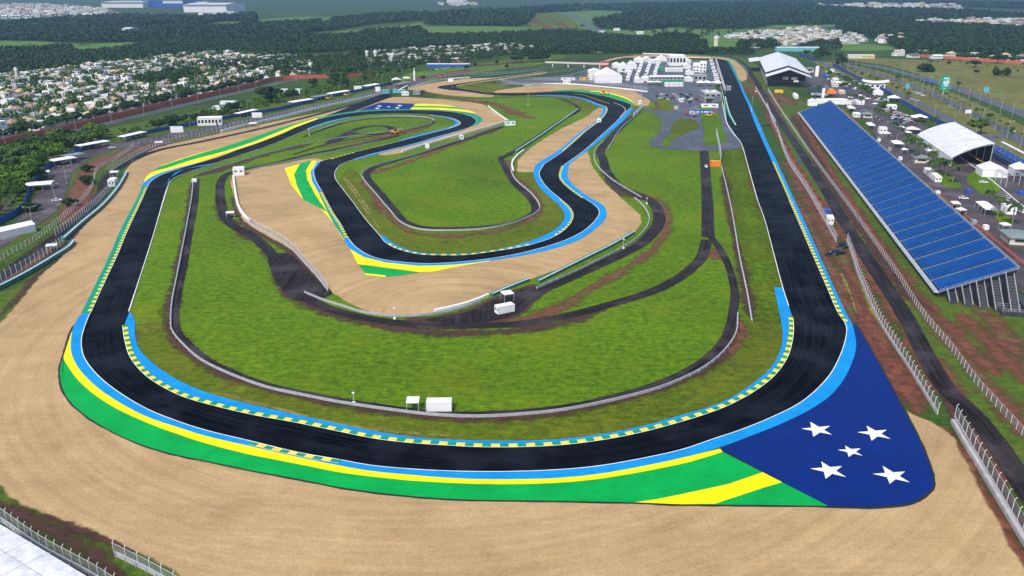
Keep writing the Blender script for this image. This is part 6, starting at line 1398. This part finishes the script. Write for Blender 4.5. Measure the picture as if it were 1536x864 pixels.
forest('forest', ["-80,84 60,84 110,79 150,75 225,67 330,65 400,69 470,70 560,66 640,57 700,56 768,54 840,50 870,53 900,56 935,59 1010,63 1050,65 1058,73 980,77.5 900,77.5 830,79 760,71 640,70 560,75 480,79 400,84 345,81 260,83 200,92 120,100 0,112 -80,118"], 7.5, 4.6, 'dark forest belt behind the left housing estate', V['forest'], 40, 1, excl=CLEAR)
forest('forest', ["-80,84 0,74 95,73 130,78 60,84", "-80,64 0,57 100,60 200,60 300,57 400,57 450,53 470,58 400,66 330,65 225,64 100,64", "-80,54 0,50 200,46 400,40 480,36 480,46 440,54 300,56 100,58 -80,60", "250,34 330,28 384,26 384,34 340,42 280,42", "-80,48 0,40 90,32 180,28 280,30 240,38 100,46 0,50"], 8, 4.8, 'blue-green woods far beyond the left housing estate', V['forest'], 24, 2, 0.9, excl=CLEAR)
forest('forest', ["535,57 548,51 630,47 640,55 600,58", "630,28 680,23 755,20 800,24 790,36 775,39.5 640,39", "500,34 560,28 640,24 640,30 560,36 500,46 470,48", "395,68 460,58 540,56 640,56 640,60 540,66", "760,22 830,14 870,12 870,17 800,20"], 8, 5.0, 'dark woods beyond the centre fields', V['forest'], 28, 3, 0.95)
forest('forest', ["1255,43 1300,38 1360,38 1440,42 1536,46 1620,50 1620,90 1536,87 1440,84 1370,82 1345,73 1330,64 1290,53 1260,49", ], 8, 5.0, 'large dark forest behind the white settlements on the right', V['forest'], 36, 4)
forest('forest', ["890,36 930,28 960,24 1010,30 1030,34 1000,42 960,46 920,45 900,43", "960,22 1040,16 1152,10 1300,20 1360,20 1440,22 1536,28 1620,30 1620,34 1400,32 1290,36 1200,38 1100,38 1050,28 980,28", "1000,40 1060,36 1160,40 1120,44 1040,44", "870,14 960,10 1060,8 1150,6 1300,3 1400,5 1536,9 1536,14 1400,9 1300,8 1200,10 1060,14 960,18"], 8, 5.0, 'dark wooded ridge on the right horizon', V['forest'], 22, 5, 0.95)
forest('tree_belt', ["1000,62 1060,66 1058,80 1000,79 960,74", "980,58 1000,55 1045,57 1048,66 990,70", "1105,74 1110,66 1160,64 1168,72", "1190,75 1230,66 1256,64 1262,76", "770,85 830,79 960,78 1130,80 1130,82.5 960,80 830,82"], 7.5, 4.4, 'tree belt right behind the far end of the circuit', V['dark'], 44, 6)
TOWN = P("-70,130 0,112 120,100 200,92 262,84 345,80 400,84 470,86 480,118 400,119 300,141 200,164 100,188 0,209 -70,230")
forest('estate_trees', ["-70,130 0,112 120,100 200,92 262,84 345,80 400,84 470,86 480,118 400,119 300,141 200,164 100,188 0,209 -70,230"], 11, 3.3, 'garden trees between the houses of the left estate', V['leaf'], 40, 7, 0.58, 1.25)
forest('estate_trees', ["205,128 215,118 255,112 300,108 310,118 270,126 220,132", "300,100 380,95 420,92 470,90 480,112 430,118 400,112 330,112"], 9, 4.0, 'thick dark grove inside the left estate', V['dark'], 50, 8, 0.9, 1.1)
forest('estate_trees', ["470,90 560,80 640,76 768,72 830,80 768,86 680,96 600,102 540,110 490,116"], 9, 3.8, 'trees round the far houses beyond the top hairpin', V['dark'], 44, 9, 0.55, 1.1)
forest('shrubbery', ["165,206 230,191 330,166 440,140 560,117 600,110 600,120 560,128 440,150 330,177 230,197"], 6, 2.0, 'shrubs and low trees between street and upper car park', V['leaf'], 40, 21, 0.6, 1.1, 'shrubs')
forest('shrubbery', ["-40,270 0,240 60,220 120,207 158,199 158,210 110,228 72,248 48,276 20,292 -40,330"], 6, 2.1, 'undergrowth between the trees of the left park', V['leaf'], 40, 22, 0.5, 0.9, 'shrubs')
forest('shrubbery', ["1262,98 1340,122 1430,156 1500,190 1530,208 1530,212 1430,162 1340,128 1262,102"], 6, 1.0, 'low shrubs on the avenue verge', V['leaf'], 24, 23, 0.4, 0.9, 'shrubs')
forest('meadow_shrubs', ["1380,90 1536,97 1536,112 1450,104 1400,98"], 17, 1.7, 'scattered shrubs on the upper dry meadow', V['dark'], 24, 10, 0.35, 1.0, 'shrub')
forest('far_hedges', ["800,40 900,44 960,52 1040,58 1140,56 1140,48 1050,46 960,48 900,42"], 30, 4.0, 'scattered trees on the far green fields', V['dark'], 24, 12, 0.3, 1.1, 'trees')
# ---------------------------------------------------------------- houses
HM = {}
def wall_mat(name, cols, island=False):
    m, t, b = nodes(name); oi = N(t, 'ShaderNodeNewGeometry').outputs['Random Per Island'] if island else N(t, 'ShaderNodeObjectInfo').outputs['Random']; r = N(t, 'ShaderNodeValToRGB'); t.links.new(oi, r.inputs[0]); r.color_ramp.interpolation = 'CONSTANT'; e = r.color_ramp.elements
    while len(e) < len(cols): e.new(0.5)
    for i, (el, c) in enumerate(zip(e, cols)): el.position = i / len(cols); el.color = (*c, 1)
    c = mix(t, r.outputs[0], ramp(t, noise(t, 0.3, 5, 0.65), [(0.3, 0.86), (0.7, 1.05)]), 1.0, 'MULTIPLY'); t.links.new(c, b.inputs['Base Color']); b.inputs['Roughness'].default_value = 0.8; return m
_c = [(0.76, 0.76, 0.75), (0.66, 0.63, 0.57), (0.78, 0.78, 0.78), (0.58, 0.54, 0.48), (0.75, 0.74, 0.72), (0.42, 0.40, 0.39), (0.72, 0.70, 0.66)]; HM['wall'] = wall_mat('house_walls', _c); HM['m_wall'] = wall_mat('far_house_walls', _c, True)
_c = [(0.42, 0.30, 0.13), (0.48, 0.37, 0.19), (0.28, 0.14, 0.08), (0.52, 0.44, 0.30), (0.40, 0.31, 0.18), (0.22, 0.19, 0.17)]; HM['tile'] = wall_mat('house_roof_tiles', _c); HM['m_tile'] = wall_mat('far_house_roof_tiles', _c, True)
_c = [(0.60, 0.60, 0.61), (0.30, 0.31, 0.33), (0.66, 0.66, 0.66), (0.16, 0.17, 0.19), (0.50, 0.49, 0.47), (0.72, 0.72, 0.72)]; HM['flat'] = wall_mat('house_flat_roofs', _c); HM['m_flat'] = wall_mat('far_house_flat_roofs', _c, True)
_c = [(0.42, 0.46, 0.52), (0.62, 0.62, 0.62), (0.30, 0.33, 0.38), (0.70, 0.69, 0.67), (0.10, 0.11, 0.13)]; HM['metal'] = wall_mat('house_metal_roofs', _c); HM['m_metal'] = wall_mat('far_house_metal_roofs', _c, True)
def hip(m, x0, x1, y0, y1, z0, z1, o=0.6):
    x0 -= o; x1 += o; y0 -= o; y1 += o; w = min(x1 - x0, y1 - y0) / 2
    if x1 - x0 < y1 - y0: r = [((x0+x1)/2, y0 + w, z1), ((x0+x1)/2, y1 - w, z1)]; f = [(0, 1, 4), (1, 2, 5, 4), (2, 3, 5), (3, 0, 4, 5), (3, 2, 1, 0)]
    else: r = [(x0 + w, (y0+y1)/2, z1), (x1 - w, (y0+y1)/2, z1)]; f = [(0, 1, 5, 4), (1, 2, 5), (2, 3, 4, 5), (3, 0, 4), (3, 2, 1, 0)]
    m.add([(x0, y0, z0), (x1, y0, z0), (x1, y1, z0), (x0, y1, z0)] + r, f); return m
def house_meshes(v):
    """returns [(part name, mesh builder, material)] for one house kind"""
    w, r = MB(), MB(); wins = []
    if v == 0:                          # two-storey cube house, flat roofs with parapets
        w.box((0, 1, 3.2), (9, 10, 6.4)); w.box((1.5, -6, 1.7), (7, 5, 3.4)); w.box((-3, 7.2, 3.9), (2.6, 2.2, 7.8))
        for c, d, z in (((0, 1), (8.5, 9.5), 6.4), ((1.5, -6.0), (6.6, 4.5), 3.4)): r.box((c[0], c[1], z + 0.1), (d[0], d[1], 0.2))
        for c, d, z in (((0, 1), (9, 10), 6.4), ((1.5, -6), (7, 4.9), 3.4)):
            for sx in (-1, 1): w.box((c[0] + sx*(d[0]/2 - 0.1), c[1], z + 0.35), (0.2, d[1], 0.7))
            for sy in (-1, 1): w.box((c[0], c[1] + sy*(d[1]/2 - 0.1), z + 0.35), (d[0] - 0.42, 0.2, 0.7))
        wins = [(-2.2, -4.05, 4.8, 'y'), (2.0, -4.05, 4.9, 'y'), (-4.55, 0, 4.7, 'x'), (-4.55, 3.5, 1.8, 'x'), (0.5, -8.55, 1.8, 'y')]; rm = 'flat'
    elif v == 1:                        # low tiled hip roof
        w.box((0, 0, 1.7), (10, 12, 3.4)); w.box((-3.5, -7, 1.5), (4, 4, 3.0)); hip(r, -5, 5, -6, 6, 3.4, 6.0, 0.8); hip(r, -5.4, -1.6, -9, -5.5, 3.0, 4.2, 0.4); wins = [(2, -6.05, 1.8, 'y'), (-5.05, 2, 1.8, 'x'), (-5.05, -2.5, 1.8, 'x'), (-3.5, -9.05, 1.5, 'y')]; rm = 'tile'
    elif v == 2:                        # two-storey with two hip roofs
        w.box((0, 2, 3.2), (9, 8, 6.4)); w.box((0.5, -5, 1.6), (8, 6, 3.2)); hip(r, -4.5, 4.5, -2, 6, 6.4, 8.6); hip(r, -3.5, 4.5, -8, -2.2, 3.2, 4.8, 0.5); wins = [(-2, -2.05, 4.9, 'y'), (2, -2.05, 4.9, 'y'), (-4.55, 2, 4.8, 'x'), (0, -8.05, 1.6, 'y')]; rm = 'tile'
    elif v == 3:                        # low house, metal gable
        w.box((0, 0, 1.7), (9, 13, 3.4)); r.prism([(-5.2, 3.3), (0, 5.0), (5.2, 3.3), (5.2, 3.45), (0, 5.2), (-5.2, 3.45)], -7.2, 7.2); w.add([(-4.5, -6.5, 3.4), (4.5, -6.5, 3.4), (0, -6.5, 4.9)], [(0, 1, 2)]); wins = [(-2.2, -6.55, 1.8, 'y'), (-4.55, -3, 1.8, 'x'), (-4.55, 2, 1.8, 'x')]; rm = 'metal'
    else:                               # wide modern slab house
        w.box((0, 0, 1.7), (13, 9, 3.4)); w.box((-2.5, 1, 4.8), (7, 7, 2.8)); r.box((0, 0, 3.55), (14, 10, 0.3)); r.box((-2.5, 1, 6.3), (8, 8, 0.3)); wins = [(-3.5, -4.55, 1.9, 'y'), (2.5, -4.55, 1.8, 'y'), (-2.5, -2.55, 5.0, 'y'), (-6.55, 0, 1.8, 'x')]; rm = 'flat'
    gw = MB()
    for c, d in (((0, -11.0), (13.6, 0.2)), ((-6.9, 0), (0.2, 22)), ((6.9, 0), (0.2, 22))): gw.box((c[0], c[1], 1.1), (d[0], d[1], 2.2))
    return w, r, rm, wins, gw
HP = []
WC = dict(white=[(0.77, 0.77, 0.76), (0.74, 0.74, 0.73)], cream=[(0.66, 0.62, 0.53), (0.60, 0.55, 0.46)], grey=[(0.42, 0.41, 0.40), (0.36, 0.36, 0.37)])
RC = dict(tile=dict(ochre=[(0.42, 0.32, 0.17), (0.48, 0.38, 0.21)], russet=[(0.26, 0.16, 0.11), (0.31, 0.20, 0.14)], sand=[(0.50, 0.43, 0.30), (0.46, 0.39, 0.27)]), flat=dict(pale=[(0.66, 0.66, 0.66), (0.58, 0.58, 0.59)], dark=[(0.20, 0.21, 0.23), (0.28, 0.28, 0.30)]), metal=dict(bluish=[(0.40, 0.45, 0.52), (0.33, 0.38, 0.45)], white=[(0.70, 0.69, 0.67), (0.64, 0.64, 0.64)], black=[(0.10, 0.11, 0.13), (0.13, 0.13, 0.14)]))
WM_ = {k: wall_mat('house_wall_' + k, c) for k, c in WC.items()}; RM_ = {(t_, k): wall_mat(f'house_roof_{t_}_{k}', c) for t_, q in RC.items() for k, c in q.items()}
for v in range(5):
    w, r, rm, wins, gw = house_meshes(v); HP.append(dict(w=w, r=r, rm=rm, wins=wins, gw=gw, wm={k: w.mesh('wall', m) for k, m in WM_.items()}, rmesh={k[1]: r.mesh('roof', m) for k, m in RM_.items() if k[0] == rm}, gm=gw.mesh('garden_wall', WM_['white'])))
WX = MB().box((0, 0, 0), (0.12, 1.7, 1.5)).mesh('window', C['glass']); WY = MB().box((0, 0, 0), (1.8, 0.12, 1.5)).mesh('window', C['glass']); DM = MB().box((0, 0, 1.1), (1.1, 0.12, 2.2)).mesh('door', C['wood'])
HL = ['{w} cube house with {r} parapet roofs', 'low {w} house under a {r} tiled hip roof', 'two-storey {w} house with stepped {r} tiled roofs', 'low {w} house under a {r} metal gable roof', 'wide {w} slab house with flat {r} roofs']
def house(p, rz, v, sc, where, group):
    h = HP[v]; wc = rh.choices(('white', 'cream', 'grey'), (6, 2.4, 1))[0]; rc_ = rh.choice(list(h['rmesh'])); lb = HL[v].format(w=wc, r=rc_)
    root = thing('house', f'{lb} {where}', 'house', (p.x, p.y, 0), rz, f'{lb} {group}'); root.scale = (sc[0], sc[1], sc[2])
    link('wall', h['wm'][wc], root); link('roof', h['rmesh'][rc_], root); link('garden_wall', h['gm'], root)
    for x, y, z, s in h['wins']: link('window', WX if s == 'x' else WY, root, loc=(x, y, z))
    y = min(c[1] for c in h['w'].v) - 0.04; link('door', DM, root, loc=(-0.4 if v != 0 else 3.6, y, 0)); return root
rh = random.Random(21)
def lots(poly, ang, lot_w, lot_d, street, keep, spacing_jit=0.8, excl=()):
    P_ = P(poly); gs = [G(x, y) for x, y in P_]; a = math.radians(ang); u = Vector((math.cos(a), math.sin(a), 0)); w = Vector((-u.y, u.x, 0)); o = gs[0]
    us = [(g - o).dot(u) for g in gs]; ws = [(g - o).dot(w) for g in gs]; out = []; t = min(ws) + lot_d / 2; k = 0
    while t < max(ws):
        s = min(us)
        while s < max(us):
            p = o + u * (s + rh.uniform(-1, 1) * spacing_jit) + w * (t + rh.uniform(-1, 1) * spacing_jit); x, y = px_of(p)
            if rh.random() < keep and inside(x, y, P_) and not any(inside(x, y, e) for e in excl): out.append((p, a + math.pi/2 + (math.pi if k % 2 else 0) - math.pi, (x, y)))
            s += lot_w
        t += lot_d + (street if k % 2 else 0); k += 1
    return out
GROVE = [P("205,128 215,118 255,112 300,108 310,118 270,126 220,132")]
L1 = lots("-60,132 0,116 120,103 200,95 262,86 345,82 400,86 460,90 470,112 400,122 300,143 200,166 100,190 0,211 -60,228", 78, 13.2, 18, 7, 0.93, excl=GROVE)
L1.sort(key=lambda q: q[0].length)
NEAR, FAR = L1[:255], L1[255:]
for i, (p, a, (x, y)) in enumerate(NEAR):
    v = rh.choices(range(5), [3.2, 3, 1.6, 1.8, 2])[0]; sc = (rh.uniform(0.82, 0.98), rh.uniform(0.76, 0.92), rh.uniform(0.85, 1.1))
    q = i // 64; house(p, a + rh.choice((0, math.pi)), v, sc, ('near the long red wall', 'in the estate front half', 'in the estate back half', 'towards the forest belt')[min(q, 3)], ('near the red wall', 'in the front half', 'in the back half', 'towards the forest')[min(q, 3)])
L2 = lots("545,84 620,76 700,72 768,69 850,72 830,78 760,80 660,90 590,98 550,100", 20, 15, 20, 8, 0.75); L2.sort(key=lambda q: q[0].length)
for p, a, xy in L2[:40]: house(p, a, rh.choice((0, 1, 3, 4)), (1.05, 1, 1), 'beyond the top hairpin', 'beyond the top hairpin')
def house_mass(lots_, name, label, sc=1.0, tall=1.0):
    """houses too many and too small to pick apart: real walls, roofs and windows, joined by material"""
    A = MB(); mi = []; keys = ['wall', 'tile', 'flat', 'metal', 'glass']
    for p, a, xy in lots_:
        v = rh.choices(range(5), [3, 2, 1.5, 1.5, 2])[0]; h = HP[v]; ca, sa = math.cos(a), math.sin(a); wn = MB()
        for x, y, z, s in h['wins']: wn.box((x, y, z), (0.12, 1.7, 1.5) if s == 'x' else (1.8, 0.12, 1.5))
        for key, mb in (('wall', h['w']), (h['rm'], h['r']), ('glass', wn)):
            A.add([(p.x + (x*ca - y*sa)*sc, p.y + (x*sa + y*ca)*sc, z*sc*tall) for x, y, z in mb.v], mb.f); mi += [keys.index(key)] * len(mb.f)
    o = A.obj(name, None)
    for k in keys: o.data.materials.append(C['glass'] if k == 'glass' else HM['m_' + k])
    o.data.polygons.foreach_set('material_index', mi); stuff(o, label, 'houses')
house_mass(FAR + L2[40:], 'house_mass', 'smaller houses at the back of the left estate')
house_mass(lots("1090,56 1110,52 1160,48 1200,43 1240,44 1262,50 1290,54 1300,64 1260,68 1200,69 1160,68 1100,60", 30, 24, 34, 16, 0.72), 'house_mass', 'white villas of the settlement beyond the gabled stand', 1.15)
house_mass(lots("1318,62 1330,56 1352,57 1352,64 1330,68", 30, 26, 30, 14, 0.8), 'house_mass', 'white villas in front of the right forest', 1.5)
house_mass(lots("1375,36 1400,33 1440,33 1500,30 1560,34 1560,44 1500,41 1440,40 1380,39", 15, 34, 44, 14, 0.8), 'house_mass', 'long white settlement behind the right forest', 1.9)
house_mass(lots("1220,12 1290,9 1360,9 1440,11 1440,14 1380,17 1300,17 1222,15", 10, 60, 110, 30, 0.8), 'house_mass', 'white houses along the right ridge', 2.8, 1.1)
house_mass(lots("-60,10 40,8 100,11 140,15 180,21 175,26 120,26 60,28 -60,30", 15, 42, 75, 20, 0.82), 'house_mass', 'pale town in the haze at the far left', 2.4)
house_mass(lots("1330,84 1380,82 1440,85 1536,90 1536,93 1440,89 1360,87", 10, 22, 26, 10, 0.75), 'house_mass', 'white houses behind the red meadow wall', 1.2)
house_mass(lots("640,6 700,4 720,7 680,9", 10, 70, 120, 30, 0.6), 'house_mass', 'pale houses in the haze beyond the centre woods', 2.8); house_mass(lots("600,21 640,20 640,24 610,25", 10, 30, 50, 20, 0.7), 'house_mass', 'pale farmstead between the centre woods', 1.6)
# far halls and the white factory
def hall(x0, x1, y, h, dep, label, mat='white', stripes=None):
    a, b = G(x0, y), G(x1, y); d = b - a; root = thing('factory_hall', label, 'factory', a, math.atan2(d.y, d.x)); L = d.length
    MB().box((L/2, dep/2, h/2), (L, dep, h)).obj('wall', C[mat], root); m = MB(); n = max(2, int(L / 60))
    for k in range(n): m.prism([(-dep*0.02, h), (dep*1.02, h), (dep/2, h * 1.18)], L*k/n, L*(k+1)/n - 0.5, 'x')
    m.obj('roof', C['canvas2'], root)
    if stripes: MB().box((L * 0.75, -0.3, h * 0.75), (L * 0.5, 0.5, h * 0.4)).obj('stripe', C[stripes], root)
    return root
hall(153, 215, 11.5, 28, 300, 'long white factory hall in the haze'); hall(215, 275, 11, 38, 260, 'blue topped factory hall in the haze', 'bluep', 'white'); hall(276, 340, 18.5, 32, 260, 'second long white factory hall in the haze'); hall(298, 350, 24.5, 14, 60, 'low pale warehouse below the factory'); hall(275, 310, 10, 22, 100, 'small pale hall right of the blue one')
hall(184, 196, 53, 14, 40, 'small white shed far beyond the estate'); hall(104, 120, 52.5, 8, 30, 'tiny white farm building far left'); hall(610, 622, 24, 10, 30, 'white farm hall by the centre wood'); hall(670, 700, 4.5, 30, 120, 'pale hall on the hazy horizon')
hall(1125, 1140, 72, 6, 20, 'low white hall behind the far pits'); hall(1272, 1312, 88, 5, 12, 'yellow and white low hall by the avenue bend', 'cream', 'yellow'); hall(1165, 1230, 77, 6, 12, 'long hall with red roof beyond the gabled stand', 'cyan'); hall(570, 640, 112, 3.5, 14, 'low cyan awning hall by the lawn', 'cyan') if False else None
b_ = lambda x0, x1, y, h, dep, lb, m: hall(x0, x1, y, h, dep, lb, m)
hall(652, 700, 93.5, 5, 16, 'long building with pale brown roof beyond the top hairpin', 'wood'); hall(640, 705, 101, 4, 14, 'low blue workshop row in front of the brown roof', 'bluep'); hall(1000, 1060, 74.5, 4, 10, 'low white wall building behind the pits', 'white'); hall(768, 790, 72, 5, 14, 'cream building among the trees', 'cream'); hall(886, 905, 79, 5, 12, 'white building on the road behind the pits'); hall(420, 450, 141, 4, 10, 'long white roof beside the largest tree'); hall(318, 360, 165, 2.5, 12, 'low white terrace by the round dark tree'); hall(330, 352, 158, 3.0, 10, 'white filling station roof on the street')
for i, (x, y) in enumerate(((990, 74), (1008, 73), (902, 50), (925, 46), (960, 51))): cabin(x, y, 14, 10, 6, 'small white shed on the fields beyond the pits', rz=0.2, name='shed', cat='shed', group='white sheds beyond the pits', doors=0, win=2)
# far ridge
def ridge():
    n, k = 90, 8; vs = []; fs = []; rr = random.Random(5); ph = [rr.uniform(0, 6.28) for _ in range(6)]
    for j in range(k):
        v = j / (k - 1); y = 8200 + 3000 * v
        for i in range(n):
            x = -9000 + 18000 * i / (n - 1); e = math.sin(math.pi * v); hgt = 60 + 34 * math.sin(x / 1300 + ph[0]) + 22 * math.sin(x / 520 + ph[1]) + 10 * math.sin(x / 210 + ph[2]) + 25 * math.tanh(x / 3000); vs.append((x, y, max(-2, e * hgt * 1.0 - 2)))
    for j in range(k - 1):
        for i in range(n - 1): a = j*n + i; fs.append((a, a+1, a+n+1, a+n))
    return struct(MB().add(vs, fs).obj('hills', M['field'], sm=True))
ridge()
# ---------------------------------------------------------------- haze: one box of even, pale air round everything
hz = MB().box((0, S_ - 450, (H + 80 - 1.2) / 2), (2*S_ + 40, 2*S_ + 940, H + 80 + 1.2)).mesh('haze', None)
hm = D.materials.new('haze'); hm.use_nodes = True; ht = hm.node_tree; ht.nodes.clear(); ho = ht.nodes.new('ShaderNodeOutputMaterial'); hv = ht.nodes.new('ShaderNodeVolumePrincipled')
hv.inputs['Color'].default_value = (0.26, 0.40, 0.66, 1); hv.inputs['Density'].default_value = 0.00011; hv.inputs['Anisotropy'].default_value = 0.3
ht.links.new(hv.outputs[0], ho.inputs['Volume']); hz.materials.append(hm)
haze = link('haze', hz); haze['kind'] = 'stuff'
